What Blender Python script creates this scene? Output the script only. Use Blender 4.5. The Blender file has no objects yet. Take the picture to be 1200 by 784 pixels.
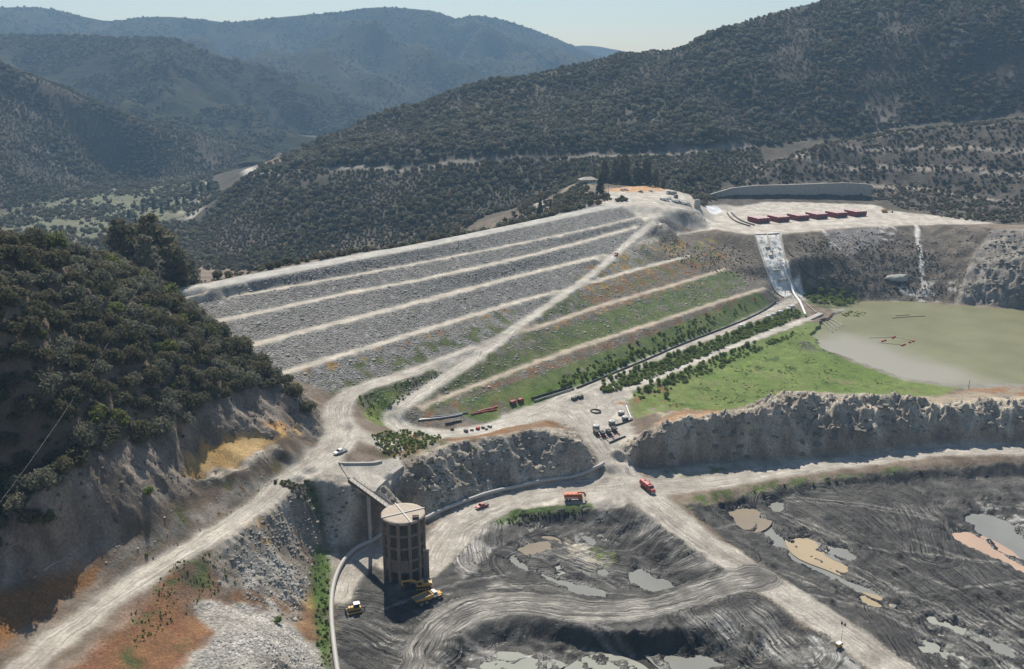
import bpy, bmesh, math, random
import numpy as np
from mathutils import Vector, Matrix
from mathutils.geometry import delaunay_2d_cdt

random.seed(7)
RNG = np.random.default_rng(11)
sc = bpy.context.scene
COL = sc.collection

# ------------------------------------------------------------------ camera
CAM = np.array([0.0, 0.0, 172.0])
FPX, PITCH = 1040.0, math.atan(307 / 1040)          # focal length in photo pixels, tilt below the horizon
CP, SP = math.cos(PITCH), math.sin(PITCH)
cam = bpy.data.cameras.new('camera')
cam.sensor_width = 36
cam.lens = 36 * FPX / 1200
cam.clip_start, cam.clip_end = 1, 40000
camo = bpy.data.objects.new('camera', cam)
camo.location = CAM
camo.rotation_euler = (math.pi / 2 - PITCH, 0, 0)
COL.objects.link(camo)
sc.camera = camo

def ray(px, py):
    x, y = (px - 600) / FPX, (py - 392) / FPX
    return np.array([x, CP - y * SP, -(y * CP + SP)])

def P(px, py, z):                       # survey point at a known height
    d = ray(px, py)
    return CAM + d * ((z - CAM[2]) / d[2])

def PF(px, py, fwd):                    # survey point at a known distance ahead
    d = ray(px, py)
    return CAM + d * (fwd / d[1])

NX, NY = 0.759, -0.651                  # horizontal direction out of the dam's upstream face
def dam_pt(px, py, s=3.0):              # on the dam's overall 1:3 plane below the crest (z 72)
    d = ray(px, py)
    nd = NX * d[0] + NY * d[1]
    t = (-391.8 - s * 100) / (nd + s * d[2])
    return CAM + d * t

# ------------------------------------------------------------------ noise
def _hash(ix, iy, seed):
    h = (ix.astype(np.int64) * 374761393 + iy.astype(np.int64) * 668265263 + seed * 974711) & 0x7fffffff
    h = (h ^ (h >> 13)) * 1274126177 & 0x7fffffff
    h = (h ^ (h >> 16)) * 1103515245 & 0x7fffffff
    return (h ^ (h >> 15)) & 0xffff

def perlin(x, y, seed=0):
    x0, y0 = np.floor(x), np.floor(y)
    fx, fy = x - x0, y - y0
    u, v = fx * fx * fx * (fx * (fx * 6 - 15) + 10), fy * fy * fy * (fy * (fy * 6 - 15) + 10)
    def g(ix, iy, dx, dy):
        a = _hash(ix, iy, seed) * (2 * math.pi / 65536)
        return np.cos(a) * dx + np.sin(a) * dy
    a = g(x0, y0, fx, fy); b = g(x0 + 1, y0, fx - 1, fy)
    c = g(x0, y0 + 1, fx, fy - 1); d = g(x0 + 1, y0 + 1, fx - 1, fy - 1)
    return ((a + u * (b - a)) * (1 - v) + (c + u * (d - c)) * v) * 1.5

def fbm(x, y, scale, octv=4, seed=0, ridged=False):
    r = np.zeros_like(x); amp, tot = 1.0, 0.0
    f = 1.0 / scale
    for o in range(octv):
        n = perlin(x * f + 17.3 * o, y * f - 9.1 * o, seed + o)
        if ridged: n = 1 - 2 * np.abs(n)
        r += n * amp; tot += amp
        amp *= 0.5; f *= 2.03
    return r / tot

def sstep(a, b, x):
    t = np.clip((x - a) / (b - a), 0, 1)
    return t * t * (3 - 2 * t)

# ------------------------------------------------------------------ survey points -> triangulated terrain
PTS = []                                 # every point: x, y, z, priority
def resample(pts, step):
    pts = [np.asarray(p, float) for p in pts]
    out = [pts[0]]
    for a, b in zip(pts[:-1], pts[1:]):
        n = max(1, int(math.ceil(np.linalg.norm((b - a)[:2]) / step)))
        for k in range(1, n + 1):
            out.append(a + (b - a) * k / n)
    return np.array(out)

def smooth_line(pts, it=2):              # Chaikin, ends kept
    pts = [np.asarray(p, float) for p in pts]
    for _ in range(it):
        q = [pts[0]]
        for a, b in zip(pts[:-1], pts[1:]):
            q += [a * .75 + b * .25, a * .25 + b * .75]
        q.append(pts[-1]); pts = q
    return np.array(pts)

def add_line(pts, step=4.0, pr=1):
    for p in resample(pts, step): PTS.append((p[0], p[1], p[2], pr))

def L(*pp, step=4.0, pr=1):              # breakline of (px, py, z)
    add_line([P(*p) for p in pp], step, pr)

def LF(*pp, step=25.0, pr=1):            # breakline of (px, py, distance)
    add_line([PF(*p) for p in pp], step, pr)

def offset_line(w, off):
    t = np.gradient(w[:, :2], axis=0)
    t /= np.linalg.norm(t, axis=1)[:, None] + 1e-9
    o = w.copy()
    o[:, 0] += -t[:, 1] * off; o[:, 1] += t[:, 0] * off
    return o

ROADS = []                               # (name, world centreline, half width)
def road(name, pts, hw, pr=0, tin=True, world=False):
    w = smooth_line(pts if world else [P(*p) for p in pts], 2)
    w = resample(w, 3.0)
    hws = np.full(len(w), hw) if np.isscalar(hw) else np.interp(np.linspace(0, 1, len(w)), np.linspace(0, 1, len(hw)), hw)
    if tin:
        add_line(offset_line(w, hws), 4, pr); add_line(offset_line(w, -hws), 4, pr); add_line(w, 6, pr)
    ROADS.append((name, w, hws))
    return w
# ---- crest and benches of the dam: centrelines, levels taken from the overall plane
crest_w = road('crest', [(150, 352.5, 72), (205, 342.5, 72), (300, 323.5, 72), (400, 304.5, 72), (500, 286.5, 72), (640, 257.3, 72), (715, 241, 72), (757, 236, 72)], 6.0)
BENCH = {
 'bench_1': ([(215, 357), (300, 342.5), (400, 325), (500, 306.5), (640, 279), (700, 266), (750, 254)], 2.2),
 'bench_2': ([(235, 380), (300, 367), (400, 344.5), (500, 326.5), (640, 295), (745, 266)], 3.3),
 'bench_3': ([(275, 410), (340, 392), (400, 377), (500, 351.5), (600, 325), (716, 297)], 3.8),
 'bench_4': ([(320, 440), (400, 416), (500, 386), (590, 358), (650, 342), (677, 336), (740, 317), (806, 300)], 3.2),
 'bench_5': ([(590, 395), (640, 380), (700, 359), (760, 342), (815, 326), (850, 315)], 3.0),
 'bench_6': ([(492, 477), (540, 458), (633, 422), (700, 399), (750, 384), (800, 367), (850, 351), (897, 337)], 2.6),
}
for nm, (pp, hw) in BENCH.items():
    zs = np.mean([dam_pt(*p)[2] for p in pp[:4]])
    z2 = np.mean([dam_pt(*p)[2] for p in pp[-3:]])
    road(nm, [(p[0], p[1], zs + (z2 - zs) * max(0, i - 1) / max(1, len(pp) - 2)) for i, p in enumerate(pp)], hw, pr=1)
# lower toe roads
toe_1 = road('toe_road', [(600, 490, 22.6), (640, 475, 22.3), (690, 455, 22), (740, 431, 21.5), (800, 405, 21), (850, 388, 20), (905, 363, 19.5), (935, 350, 19)], [5.5, 5, 4, 3.8, 3.8, 4.2, 5], pr=0)
toe_2 = road('toe_road_2', [(690, 478, 21.5), (717, 462, 21), (760, 446, 20.5), (800, 430, 20), (870, 402, 19), (945, 374, 18.3)], [4.5, 4, 3.4, 3, 3, 3], pr=0)
# diagonal ramp, hairpin and the toe yard
ramp_px = [(772, 256), (757, 268), (747, 275), (721, 298), (697, 319), (667, 340), (643, 358), (613, 377), (590, 395), (573, 409), (543, 429), (510, 450), (483, 467), (465, 479), (459, 490), (468, 500), (488, 505.5), (517, 508.5), (550, 507), (587, 497), (610, 492)]
rw = []
for i, p in enumerate(ramp_px):
    q = dam_pt(*p)
    if i == 0: q = P(*p, 66)
    if i == 1: q = P(*p, 61)
    if p[1] > 488: q = P(*p, [28.4, 27.8, 27, 26, 25, 23.6, 22.8][i - 14])
    rw.append(q)
road('ramp', rw, [4, 3.2, 2.8, 2.8, 3.2, 3.4, 4, 4.5, 5, 5], pr=0, world=True)
# left loop road and the long road along the left hillside
lw = [dam_pt(590, 394), dam_pt(573, 400), dam_pt(547, 411), dam_pt(510, 426), dam_pt(467, 441), dam_pt(433, 451), dam_pt(412, 460), P(398, 471, 37), P(394, 486, 36), P(401, 503, 34.6), P(398, 520, 33.5), P(372, 541, 33.3), P(345, 556, 33.3), P(318, 577, 33.5), P(298, 597, 33.6), P(240, 633, 34), P(180, 668, 34.6), P(110, 716, 35.4), P(36, 775, 36.4), P(-30, 830, 37)]
road('hill_road', lw, [3.2, 3.6, 4.5, 5, 5, 6, 7, 7.5, 6, 5, 4.8, 4.6, 4.4, 4.4, 4.4], pr=0, world=True)
L((372, 512, 34.6), (385, 505, 35), (440, 505, 31.5), (440, 520, 31.5), (425, 528, 32), (385, 535, 33), pr=0)
# haul roads in the pit
road('haul_road', [(668, 478, 22), (690, 498, 21), (712, 530, 17.5), (735, 562, 14), (775, 597, 12.8), (818, 630, 12.2), (872, 666, 11.6), (930, 702, 11.1), (1000, 748, 10.7), (1062, 795, 10.4), (1130, 850, 10.2)], [8, 7, 6, 7, 7.5, 6.5, 6.5, 6.3, 6.2, 6.2, 6.2], pr=0)
road('pit_road', [(735, 566, 13.6), (700, 566, 12.2), (650, 573, 11), (600, 585, 10.2), (562, 600, 9.8), (530, 622, 9.4), (515, 650, 8.8), (500, 668, 8.3)], [7, 6, 5.5, 6, 7.5, 9, 7, 5], pr=0)
road('pit_spur', [(450, 640, 8.8), (425, 655, 8.6), (408, 675, 8.4), (400, 700, 8)], [4, 4, 4.5, 4], pr=0)
road('right_road', [(745, 570, 13.4), (790, 571, 12.8), (850, 563, 12.4), (930, 550, 12.3), (1000, 541, 12.9), (1060, 532, 14.2), (1120, 527, 15.5), (1200, 527, 16), (1320, 524, 16.4)], [7, 6, 5, 5, 5, 5.5, 5, 5], pr=0)
road('mud_haul', [(890, 676, 11.4), (850, 684, 10.9), (800, 703, 10.4), (740, 716, 10), (680, 715, 9.7), (620, 706, 9.4), (570, 708, 9), (530, 724, 8.6), (505, 748, 8.2), (492, 790, 7.8), (486, 840, 7.5)], [7, 6, 5, 6, 7, 7, 7.5, 8, 7, 6, 6], pr=0)
# ---- behind the crest: downstream face and valley
cb = offset_line(crest_w, 6.0)
add_line([(p[0] - NX * 60, p[1] - NY * 60, 46) for p in cb[:-25]], 15, 2)
add_line([(p[0] - NX * 150, p[1] - NY * 150, 6) for p in cb[:-45]], 20, 2)
L((215, 336, 70), (300, 317, 70.5), (400, 298, 70.5), pr=2)
# parking yard at the right end of the crest, the knoll and its trees
L((707, 236, 72.6), (716, 222, 73), (760, 219, 72.5), (786, 222, 71), (806, 232, 70), (822, 243, 66), (800, 246, 68), (770, 243, 71), step=6)
L((690, 213, 77), (672, 221, 74), (655, 236, 70), (642, 251, 66), step=8)
L((633, 240, 58), (655, 222, 66), (690, 207, 72), step=10)
L((780, 252, 66), (800, 261, 58.5), (830, 266, 55), (870, 270, 53.8), pr=0)
L((752, 285, 57), (770, 275, 54.5), (800, 272, 53), (828, 271, 51.5), pr=1)
L((775, 290, 50.5), (810, 287, 48.5), (850, 290, 45.5), (885, 300, 42), pr=1)
L((790, 243, 68), (812, 252, 60.5), (836, 258, 55.5), pr=1)
# platform above the spillway, wall foot, slope beyond
L((840, 269, 55.5), (880, 274.5, 54), (930, 272, 54), (1000, 266, 54), (1070, 263, 54), (1130, 262, 54), (1165, 266, 56), step=6, pr=0)
L((838, 250, 55), (870, 244, 54), (930, 244.5, 54), (1015, 247, 54), (1070, 251, 54), (1120, 256, 54), step=10, pr=0)
for yy, zz in ((255, 54), (262, 54)):
    L((885, yy, zz), (1090, yy, zz), step=10)
# ground just behind the retaining wall, terraces of the spur (alternating steep faces and ledges)
WALLB = [PF(826, 243.5, 866), PF(845, 241.5, 868), PF(880, 241, 872), PF(930, 242.5, 872), PF(965, 242.5, 871), PF(1000, 243.2, 866), PF(1018, 245, 858)]
WALLH = [3, 10, 12, 12.5, 13.5, 15, 14.5]
add_line([p + np.array([0, 7, h - 1.5 + 54 - p[2]]) for p, h in zip(WALLB, WALLH)], 10, 0)
add_line([p + np.array([0, 1.5, 54 - p[2]]) for p in WALLB], 10, 0)
for row in ([(1020, 227, 868), (1060, 232, 840), (1110, 242, 800), (1150, 250, 760), (1200, 258, 735)],
            [(850, 226, 884), (900, 219, 892), (960, 217, 895), (1020, 219, 892), (1080, 222, 870), (1140, 232, 830), (1200, 240, 800)],
            [(862, 221, 896), (900, 215, 902), (960, 212, 905), (1020, 214, 902), (1080, 217, 880), (1140, 226, 842), (1200, 233, 812)],
            [(878, 206, 906), (930, 203, 912), (1000, 200, 918), (1060, 199, 905), (1130, 205, 868), (1210, 212, 838)],
            [(884, 202, 918), (930, 198, 926), (1000, 196, 930), (1060, 195, 918), (1130, 200, 880), (1210, 206, 850)],
            [(905, 191, 926), (950, 184, 936), (1000, 180, 942), (1060, 180, 932), (1130, 182, 905), (1210, 186, 872)],
            [(915, 188, 936), (950, 180, 950), (1000, 175, 955), (1060, 175, 946), (1130, 176, 918), (1210, 178, 885)],
            [(940, 178, 948), (1000, 162, 968), (1050, 157, 970), (1100, 153, 965), (1150, 148, 955), (1210, 142, 940), (1330, 120, 900)]):
    LF(*row, step=14)
LF((860, 225, 930), (920, 200, 985), (1000, 172, 1010), (1100, 158, 1010), (1220, 150, 1000), step=25, pr=2)
# abutment slope down to the water, and the right rock slope
L((948, 346, 18), (985, 351, 16), (1040, 351, 15.2), (1090, 352, 15.2), (1130, 356, 15.2), (1200, 361, 15.2), (1330, 372, 15), step=6)
L((935, 300, 44), (1000, 296, 42), (1060, 300, 39), (1105, 305, 37), step=10, pr=2)
L((1165, 268, 58), (1200, 272, 60), (1330, 260, 75), step=8)
L((1150, 300, 42), (1185, 308, 42), (1250, 315, 45), step=8, pr=2)
# spillway chute floor
L((888, 275, 54), (896, 310, 38), (908, 345, 20.5), step=4, pr=0)
L((912, 273, 54), (922, 310, 37.5), (934, 342, 20), step=4, pr=0)
# ---- toe: grass flats, lake floor
L((700, 492, 21.5), (730, 520, 21), (760, 505, 21), (745, 490, 21), step=6)
L((735, 485, 20), (770, 480, 19), (800, 477, 18), (835, 480, 17.5), step=6)
L((760, 462, 19), (820, 440, 18), (880, 420, 17), (950, 395, 16), (985, 380, 15.6), step=8)
L((830, 470, 16.5), (880, 473, 16.3), (905, 462, 16), (960, 455, 15.8), (1020, 456, 15.7), (1070, 468, 16), (1100, 462, 15.8), step=8)
L((960, 400, 15.3), (970, 410, 15.1), (1000, 420, 15.0), (1050, 438, 15), (1110, 447, 15), (1200, 447, 15), step=8)
L((1000, 385, 14.2), (1020, 405, 14), (1100, 425, 13.5), (1200, 430, 13), step=12)
L((1050, 365, 13), (1120, 370, 13), (1200, 375, 13), (1330, 390, 13), (1330, 430, 13), step=12)
# ---- left hill
L((384, 497, 35.5), (364, 478, 42.5), (348, 465, 47), (331, 446, 53), (298, 422, 59.5), (276, 405, 63.5), (246, 382, 71), (224, 367, 75), (200, 347, 81), (176, 330, 88), (146, 315, 95), (100, 299, 107), (50, 290, 115), (0, 280, 121), (-60, 264, 129), (-130, 240, 137), (-260, 215, 145), step=5)
LB = [P(366, 478, 43), P(331, 446, 53), P(276, 405, 63.5), P(224, 367, 75), P(198, 345, 81.5), P(146, 315, 95), P(100, 299, 107), P(0, 280, 121), P(-130, 240, 137)]
add_line([p + np.array([-12, 24, -10]) for p in LB[3:]], 10, 2)
add_line([p + np.array([-30, 75, -38]) for p in LB[3:]], 15, 2)
add_line([(-250, 560, 20), (-270, 470, 26), (-420, 420, 60), (-500, 300, 110)], 30, 2)
L((331, 454, 50.5), (293, 458, 55), (253, 464, 59), (200, 503, 58.5), (150, 517, 62), (100, 533, 65.5), (73, 556, 65.5), (33, 586, 63), (0, 594, 58), (-30, 622, 50), (-100, 680, 42), step=5)
L((376, 512, 36), (340, 530, 38), (330, 545, 37.4), (290, 572, 36.5), (245, 604, 36), (200, 628, 37), (150, 655, 38), (90, 690, 38), (0, 742, 39), (-60, 790, 39.5), step=5)
L((215, 556, 45.5), (225, 535, 46.5), (260, 518, 46), (300, 510, 44), (330, 512, 42), step=4)
L((222, 560, 44.5), (250, 552, 44.5), (285, 545, 43), (318, 525, 40.5), step=4)
L((232, 568, 40), (262, 562, 39.5), (300, 550, 38.5), step=4)
L((-60, 700, 44), (0, 660, 46.5), (60, 640, 48), (120, 625, 45.5), (180, 600, 44.5), step=6)
L((-60, 740, 43), (0, 700, 42.4), (60, 675, 42), (130, 648, 41), step=6)
# ---- right of the hill road: ground falling to the pit
L((410, 552, 30.5), (440, 543, 29), (467, 535, 27.5), (472, 548, 26.3), (452, 562, 25.2), step=3)
L((345, 560, 31.8), (362, 559, 30.6), (390, 566, 30), (407, 568, 29.8), (416, 561, 29), step=3)
L((452, 562, 27), (447, 572, 26.8), (438, 579, 26.4), (426, 570, 27.6), step=3)
L((448, 588, 20), (455, 598, 14), step=3)
L((430, 590, 23), (426, 604, 19.3), (422, 618, 15.8), (410, 634, 12), (402, 642, 10.6), step=3)
L((352, 574, 29), (366, 590, 25), (372, 608, 18), (384, 628, 12.6), (380, 645, 11.5), step=4)
L((400, 575, 27.6), (403, 592, 22.6), (397, 612, 16.8), step=3)
L((322, 583, 31.4), (336, 606, 27), (352, 632, 19), (368, 660, 12.2), step=4)
L((300, 612, 31.5), (318, 640, 26), (338, 672, 18.5), (362, 700, 10.8), step=4)
L((262, 640, 32.4), (280, 668, 26.5), (310, 700, 19.5), (345, 725, 12.4), (372, 745, 8.8), step=4)
L((222, 668, 33), (238, 692, 28), (252, 706, 25.5), (290, 715, 21), (335, 740, 15), (360, 762, 10), step=4)
L((150, 725, 34), (190, 740, 29), (235, 752, 27), (262, 738, 27.5), (290, 735, 27.4), (315, 744, 25.6), (345, 765, 18), (372, 795, 9), step=4)
L((95, 785, 34.5), (160, 800, 30), (230, 800, 27), (310, 800, 23), (350, 830, 14), step=5)
L((376, 660, 10.2), (378, 700, 9), (380, 740, 8.2), (384, 800, 7.5), step=5)
L((392, 655, 9.6), (389, 700, 8.6), (392, 740, 8), (398, 800, 7.4), step=5)
# ---- bluff in the middle
BT = [(458, 560, 25.2), (475, 548, 26.5), (500, 535, 27), (520, 524, 27.5), (545, 515, 28), (570, 510, 28), (600, 506, 28.2), (635, 501, 28.4), (660, 506, 27.5), (680, 520, 25), (697, 538, 20), (705, 547, 15.4)]
L(*BT, step=3)
L((505, 522, 26.5), (540, 513, 25.5), (590, 502, 24.2), (630, 494.5, 23.6), (655, 492, 22.8), step=4)
L((470, 520, 29), (500, 514, 28), (530, 513, 26.5), step=4)
L((436, 507, 30.5), (450, 515, 30), (470, 530, 28.5), step=4)
L((462, 600, 11.5), (500, 600, 10.8), (530, 590, 10.6), (560, 577, 11.2), (600, 568, 11.6), (650, 560, 12.2), (690, 553, 13), (705, 549, 14), step=3)
# ---- ridge on the right
RT = [(712, 528, 19), (740, 517, 23.5), (770, 501, 27), (800, 489, 29.5), (830, 484, 30.5), (860, 483, 31), (882, 480, 31.5), (905, 470, 33), (928, 461, 34), (945, 459, 34.2), (962, 464, 33), (980, 470, 32), (1000, 463, 33), (1025, 462, 33), (1045, 464, 32.5), (1065, 467, 31.5), (1090, 474, 29.5), (1120, 473, 29.5), (1150, 468, 30.5), (1180, 468, 30.5), (1220, 466, 31), (1330, 462, 32)]
L(*RT, step=3)
add_line([P(*p) + np.array([2, 10, -5]) for p in RT[3:]], 5, 2)
add_line([P(*p) + np.array([4, 32, 17.5 - p[2]]) for p in RT[4:]], 6, 2)
L((722, 540, 15), (745, 547, 13.6), (800, 541, 13.4), (850, 537, 13.4), (900, 534, 13.4), (950, 533, 13.4), (1000, 529, 14.2), (1050, 520, 16.4), (1090, 514, 17.8), (1150, 515, 18), (1200, 515, 17.8), (1330, 510, 17.8), step=3)
# ---- upper pit
RIM = [(524, 650, 9), (545, 628, 9.4), (575, 608, 9.8), (605, 598, 10.2), (650, 594, 10.8), (700, 590, 11.2), (733, 590, 11.6), (765, 606, 12), (800, 630, 11.6), (832, 655, 11.2), (838, 672, 10.6), (810, 691, 9.8), (760, 704, 9.4), (700, 704, 9.1), (640, 695, 8.9), (585, 694, 8.7), (545, 690, 8.6), (528, 672, 8.8)]
L(*(RIM + RIM[:1]), step=3)
FL = [(572, 668, 6.6), (588, 650, 6), (612, 636, 5.2), (650, 630, 4.8), (690, 630, 5), (720, 634, 5.2), (742, 648, 5), (768, 664, 4.8), (786, 676, 4.7), (786, 684, 4.7), (758, 690, 4.7), (700, 694, 4.7), (655, 684, 5), (616, 680, 5.4), (590, 676, 6)]
L(*(FL + FL[:1]), step=4)
L((606, 622, 6.2), (650, 616, 5.8), (690, 615, 6), (725, 617, 6.2), (745, 628, 6.2), step=4)
L((620, 655, 5.3), (660, 655, 5.6), (700, 645, 5.8), (740, 662, 5.2), step=5)
# ---- lower pit
L((510, 760, 7.6), (530, 740, 8.1), (570, 724, 8.6), (620, 726, 9), (680, 737, 9.3), (740, 742, 9.6), (800, 737, 10), (850, 720, 10.6), (895, 706, 11), (925, 710, 11), (950, 735, 10.4), (985, 765, 10.2), (1010, 790, 10), (1040, 830, 9.8), step=3)
L((522, 800, 5.2), (547, 772, 4.8), (585, 754, 4.5), (640, 753, 4.2), (700, 762, 4), (760, 768, 4), (830, 768, 4.2), (880, 772, 4.8), (912, 772, 6.4), (932, 764, 8.2), (950, 765, 9.2), (970, 785, 9.2), (980, 830, 9.2), step=4)
L((560, 810, 3.6), (700, 810, 3.4), (900, 810, 4.2), (900, 860, 4), (560, 860, 3.6), step=10)
L((400, 720, 7.6), (440, 716, 7.8), (480, 716, 8), step=5)
L((400, 790, 5.8), (440, 760, 6.2), (470, 745, 7), (470, 800, 6.6), (440, 850, 5.8), step=6)
# ---- right-hand mud flats
L((800, 590, 12.6), (825, 583, 12.6), (850, 575, 12.2), (900, 567, 12), (960, 560, 11.8), (1030, 552, 12.7), (1100, 543, 14.1), (1200, 540, 14.7), (1330, 536, 15), step=3)
L((838, 606, 9.4), (850, 604, 8.2), (876, 595, 8), (910, 586, 8.2), (960, 575, 9), (1030, 567, 9.6), (1100, 561, 10), (1200, 560, 9.8), (1330, 556, 9.8), step=4)
L((822, 612, 11.3), (868, 645, 10.6), (920, 678, 10), (970, 710, 9.6), (1030, 752, 9.2), (1100, 805, 9), (1180, 860, 9), step=4)
L((858, 614, 7.4), (890, 632, 7.2), (930, 654, 7), (970, 676, 6.8), (1010, 696, 6.6), (1035, 710, 6.6), (1060, 735, 7.2), (1110, 780, 7.2), step=4)
L((900, 600, 8), (950, 604, 8.8), (1000, 604, 9), (1060, 594, 8.8), step=6)
L((960, 643, 7.8), (1010, 642, 8.6), (1080, 642, 8.4), (1100, 604, 8), step=6)
L((1060, 690, 8), (1120, 700, 8.2), (1160, 720, 8), step=6)
L((1110, 604, 7.4), (1140, 620, 7), (1200, 645, 6.9), (1280, 665, 6.9), step=6)
L((1100, 750, 6.8), (1150, 780, 6.6), (1250, 780, 7), (1250, 720, 7.6), (1330, 850, 7), step=8)
# ---- big hill on the right beyond the dam
LF((230, 244, 1140), (270, 222, 1160), (310, 197, 1180), (340, 182, 1200), (400, 154, 1220), (450, 134, 1240), (500, 116, 1260), (560, 100, 1280), (620, 90, 1300), (700, 69, 1320), (760, 57, 1340), (820, 44, 1350), (880, 22, 1360), (940, 7, 1370), (1000, -10, 1380), (1100, -45, 1380), (1200, -80, 1380), (1400, -140, 1380), (1700, -180, 1380))
LF((270, 226, 1085), (295, 207, 1062), (320, 208, 1045), (400, 203, 1012), (480, 201, 990), (560, 195, 985), (640, 191, 985), (700, 188, 992), (760, 185, 1010), (830, 181, 1030), (890, 178, 1055), (960, 168, 1075), (1100, 150, 1090), (1250, 130, 1090), (1500, 120, 1090), step=15)
LF((295, 205.5, 1070), (400, 201.5, 1020), (480, 199.5, 998), (560, 193.5, 993), (640, 189.5, 993), (700, 186.5, 1000), (760, 183.5, 1018), (830, 179.5, 1038), step=15)
LF((400, 185, 1035), (520, 180, 1012), (640, 172, 1005), (760, 168, 1030), (850, 160, 1055), step=25, pr=2)
LF((420, 160, 1160), (560, 128, 1190), (700, 110, 1200), (850, 85, 1220), (1000, 60, 1220), (1200, 20, 1200), (1400, -10, 1200), step=40, pr=2)
LF((240, 300, 850), (330, 298, 840), (420, 280, 850), (520, 262, 860), (590, 248, 870), (640, 228, 900), (720, 205, 920), (800, 200, 930), (850, 205, 935), step=25, pr=2)
# back of the hill
add_line([PF(p[0], p[1], p[2]) + np.array([40, 420, -p[3]]) for p in ((230, 244, 1140, 40), (340, 182, 1200, 60), (500, 116, 1260, 140), (700, 69, 1320, 180), (940, 7, 1370, 220), (1400, -140, 1380, 300))], 80, 2)
# ---- valley floor and the hill on its far left side
L((40, 300, 2), (120, 275, 1), (200, 262, 1), (240, 260, 3), step=40, pr=2)
L((-150, 280, 0), (0, 250, 0), (60, 233, 0), (130, 214, 0), (200, 212, 0), (255, 207, 2), (300, 192, 2), step=40)
LF((-600, -40, 1350), (-200, 0, 1450), (0, 71, 1500), (50, 95, 1500), (100, 118, 1520), (150, 138, 1550), (200, 151, 1600), (250, 161, 1650), (300, 173, 1750), (335, 181, 1850))
add_line([(-1700, 2000, 120), (-900, 2050, 60), (-500, 2250, 20), (200, 2400, 30), (900, 2300, 60), (2200, 2200, 120)], 150, 2)
for q in ((-9000, 9000, 40), (0, 9000, 40), (9000, 9000, 40), (-9000, 3000, 40), (9000, 3000, 60), (-9000, -300, 60), (9000, -300, 60), (0, -300, 20), (-400, 100, 90), (400, 60, 8), (-150, 100, 60), (100, 80, 4), (700, 400, 20), (900, 650, 60), (-700, 150, 150), (700, 700, 85), (1200, 1000, 140), (620, 500, 16), (500, 250, 6), (-90, 120, 34)):
    PTS.append((*q, 3))

# ------------------------------------------------------------------ triangulate, sample on one grid
A = np.array(PTS)
A = A[np.argsort(A[:, 3], kind='stable')]
keep, cells = [], {}
for i, (x, y, z, pr) in enumerate(A):
    r = 1.8 if pr < 2 else 3.0
    c = (int(x // 3), int(y // 3)); ok = True
    for dx in (-1, 0, 1):
        for dy in (-1, 0, 1):
            for j in cells.get((c[0] + dx, c[1] + dy), ()):
                if (A[j, 0] - x) ** 2 + (A[j, 1] - y) ** 2 < r * r: ok = False
    if ok:
        keep.append(i); cells.setdefault(c, []).append(i)
A = A[keep]
tv, te, tf, *_ = delaunay_2d_cdt([Vector((p[0], p[1])) for p in A], [], [], 0, 1e-4)
tz = A[:, 2]

def axis(lo, hi, step, far_lo, far_hi, growth):
    mid = list(np.arange(lo, hi + 1e-6, step))
    up, s, v = [], step, hi
    while v < far_hi: s = min(s * growth, 260); v += s; up.append(v)
    dn, s, v = [], step, lo
    while v > far_lo: s = min(s * growth, 260); v -= s; dn.append(v)
    return np.array(dn[::-1] + mid + up)

GX = axis(-205, 330, 0.8, -6400, 6400, 1.03)
GY = axis(175, 560, 0.8, -190, 6700, 1.013)
nx, ny = len(GX), len(GY)
XX, YY = np.meshgrid(GX, GY)             # rows = y
Z = np.full((ny, nx), 40.0)
for f in tf:
    a, b, c = (tv[k] for k in f)
    za, zb, zc = (tz[k] for k in f)
    i0, i1 = np.searchsorted(GX, min(a.x, b.x, c.x)), np.searchsorted(GX, max(a.x, b.x, c.x), 'right')
    j0, j1 = np.searchsorted(GY, min(a.y, b.y, c.y)), np.searchsorted(GY, max(a.y, b.y, c.y), 'right')
    if i1 <= i0 or j1 <= j0: continue
    x, y = XX[j0:j1, i0:i1], YY[j0:j1, i0:i1]
    den = (b.y - c.y) * (a.x - c.x) + (c.x - b.x) * (a.y - c.y)
    if abs(den) < 1e-9: continue
    u = ((b.y - c.y) * (x - c.x) + (c.x - b.x) * (y - c.y)) / den
    v = ((c.y - a.y) * (x - c.x) + (a.x - c.x) * (y - c.y)) / den
    m = (u >= -1e-6) & (v >= -1e-6) & (u + v <= 1 + 1e-6)
    Z[j0:j1, i0:i1][m] = (u * za + v * zb + (1 - u - v) * zc)[m]

def blur(F, n):
    for _ in range(n):
        G = np.pad(F, 1, mode='edge')
        F = (G[:-2, 1:-1] + G[2:, 1:-1] + G[1:-1, :-2] + G[1:-1, 2:] + 2 * G[1:-1, 1:-1]) / 6
    return F
Z = blur(Z, 4)

def _cell(G, v):
    i = np.clip(np.searchsorted(G, v) - 1, 0, len(G) - 2)
    return i, np.clip((v - G[i]) / (G[i + 1] - G[i]), 0, 1)
def sample(F, x, y):
    x, y = np.asarray(x, float), np.asarray(y, float)
    i, u = _cell(GX, x); j, v = _cell(GY, y)
    return (F[j, i] * (1 - u) + F[j, i + 1] * u) * (1 - v) + (F[j + 1, i] * (1 - u) + F[j + 1, i + 1] * u) * v
TS = np.concatenate([np.arange(150, 800, .7), np.arange(800, 2600, 3)])
def hit(px, py, F=None):                 # where a sight line meets the ground
    d = ray(px, py)
    p = CAM[None] + d[None] * TS[:, None]
    dz = p[:, 2] - sample(Z if F is None else F, p[:, 0], p[:, 1])
    k = np.argmax(dz < 0)
    if dz[k] >= 0: k = len(TS) - 1
    a = dz[k - 1] / (dz[k - 1] - dz[k] + 1e-9) if k else 0
    return p[k - 1] + (p[k] - p[k - 1]) * np.clip(a, 0, 1)
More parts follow.
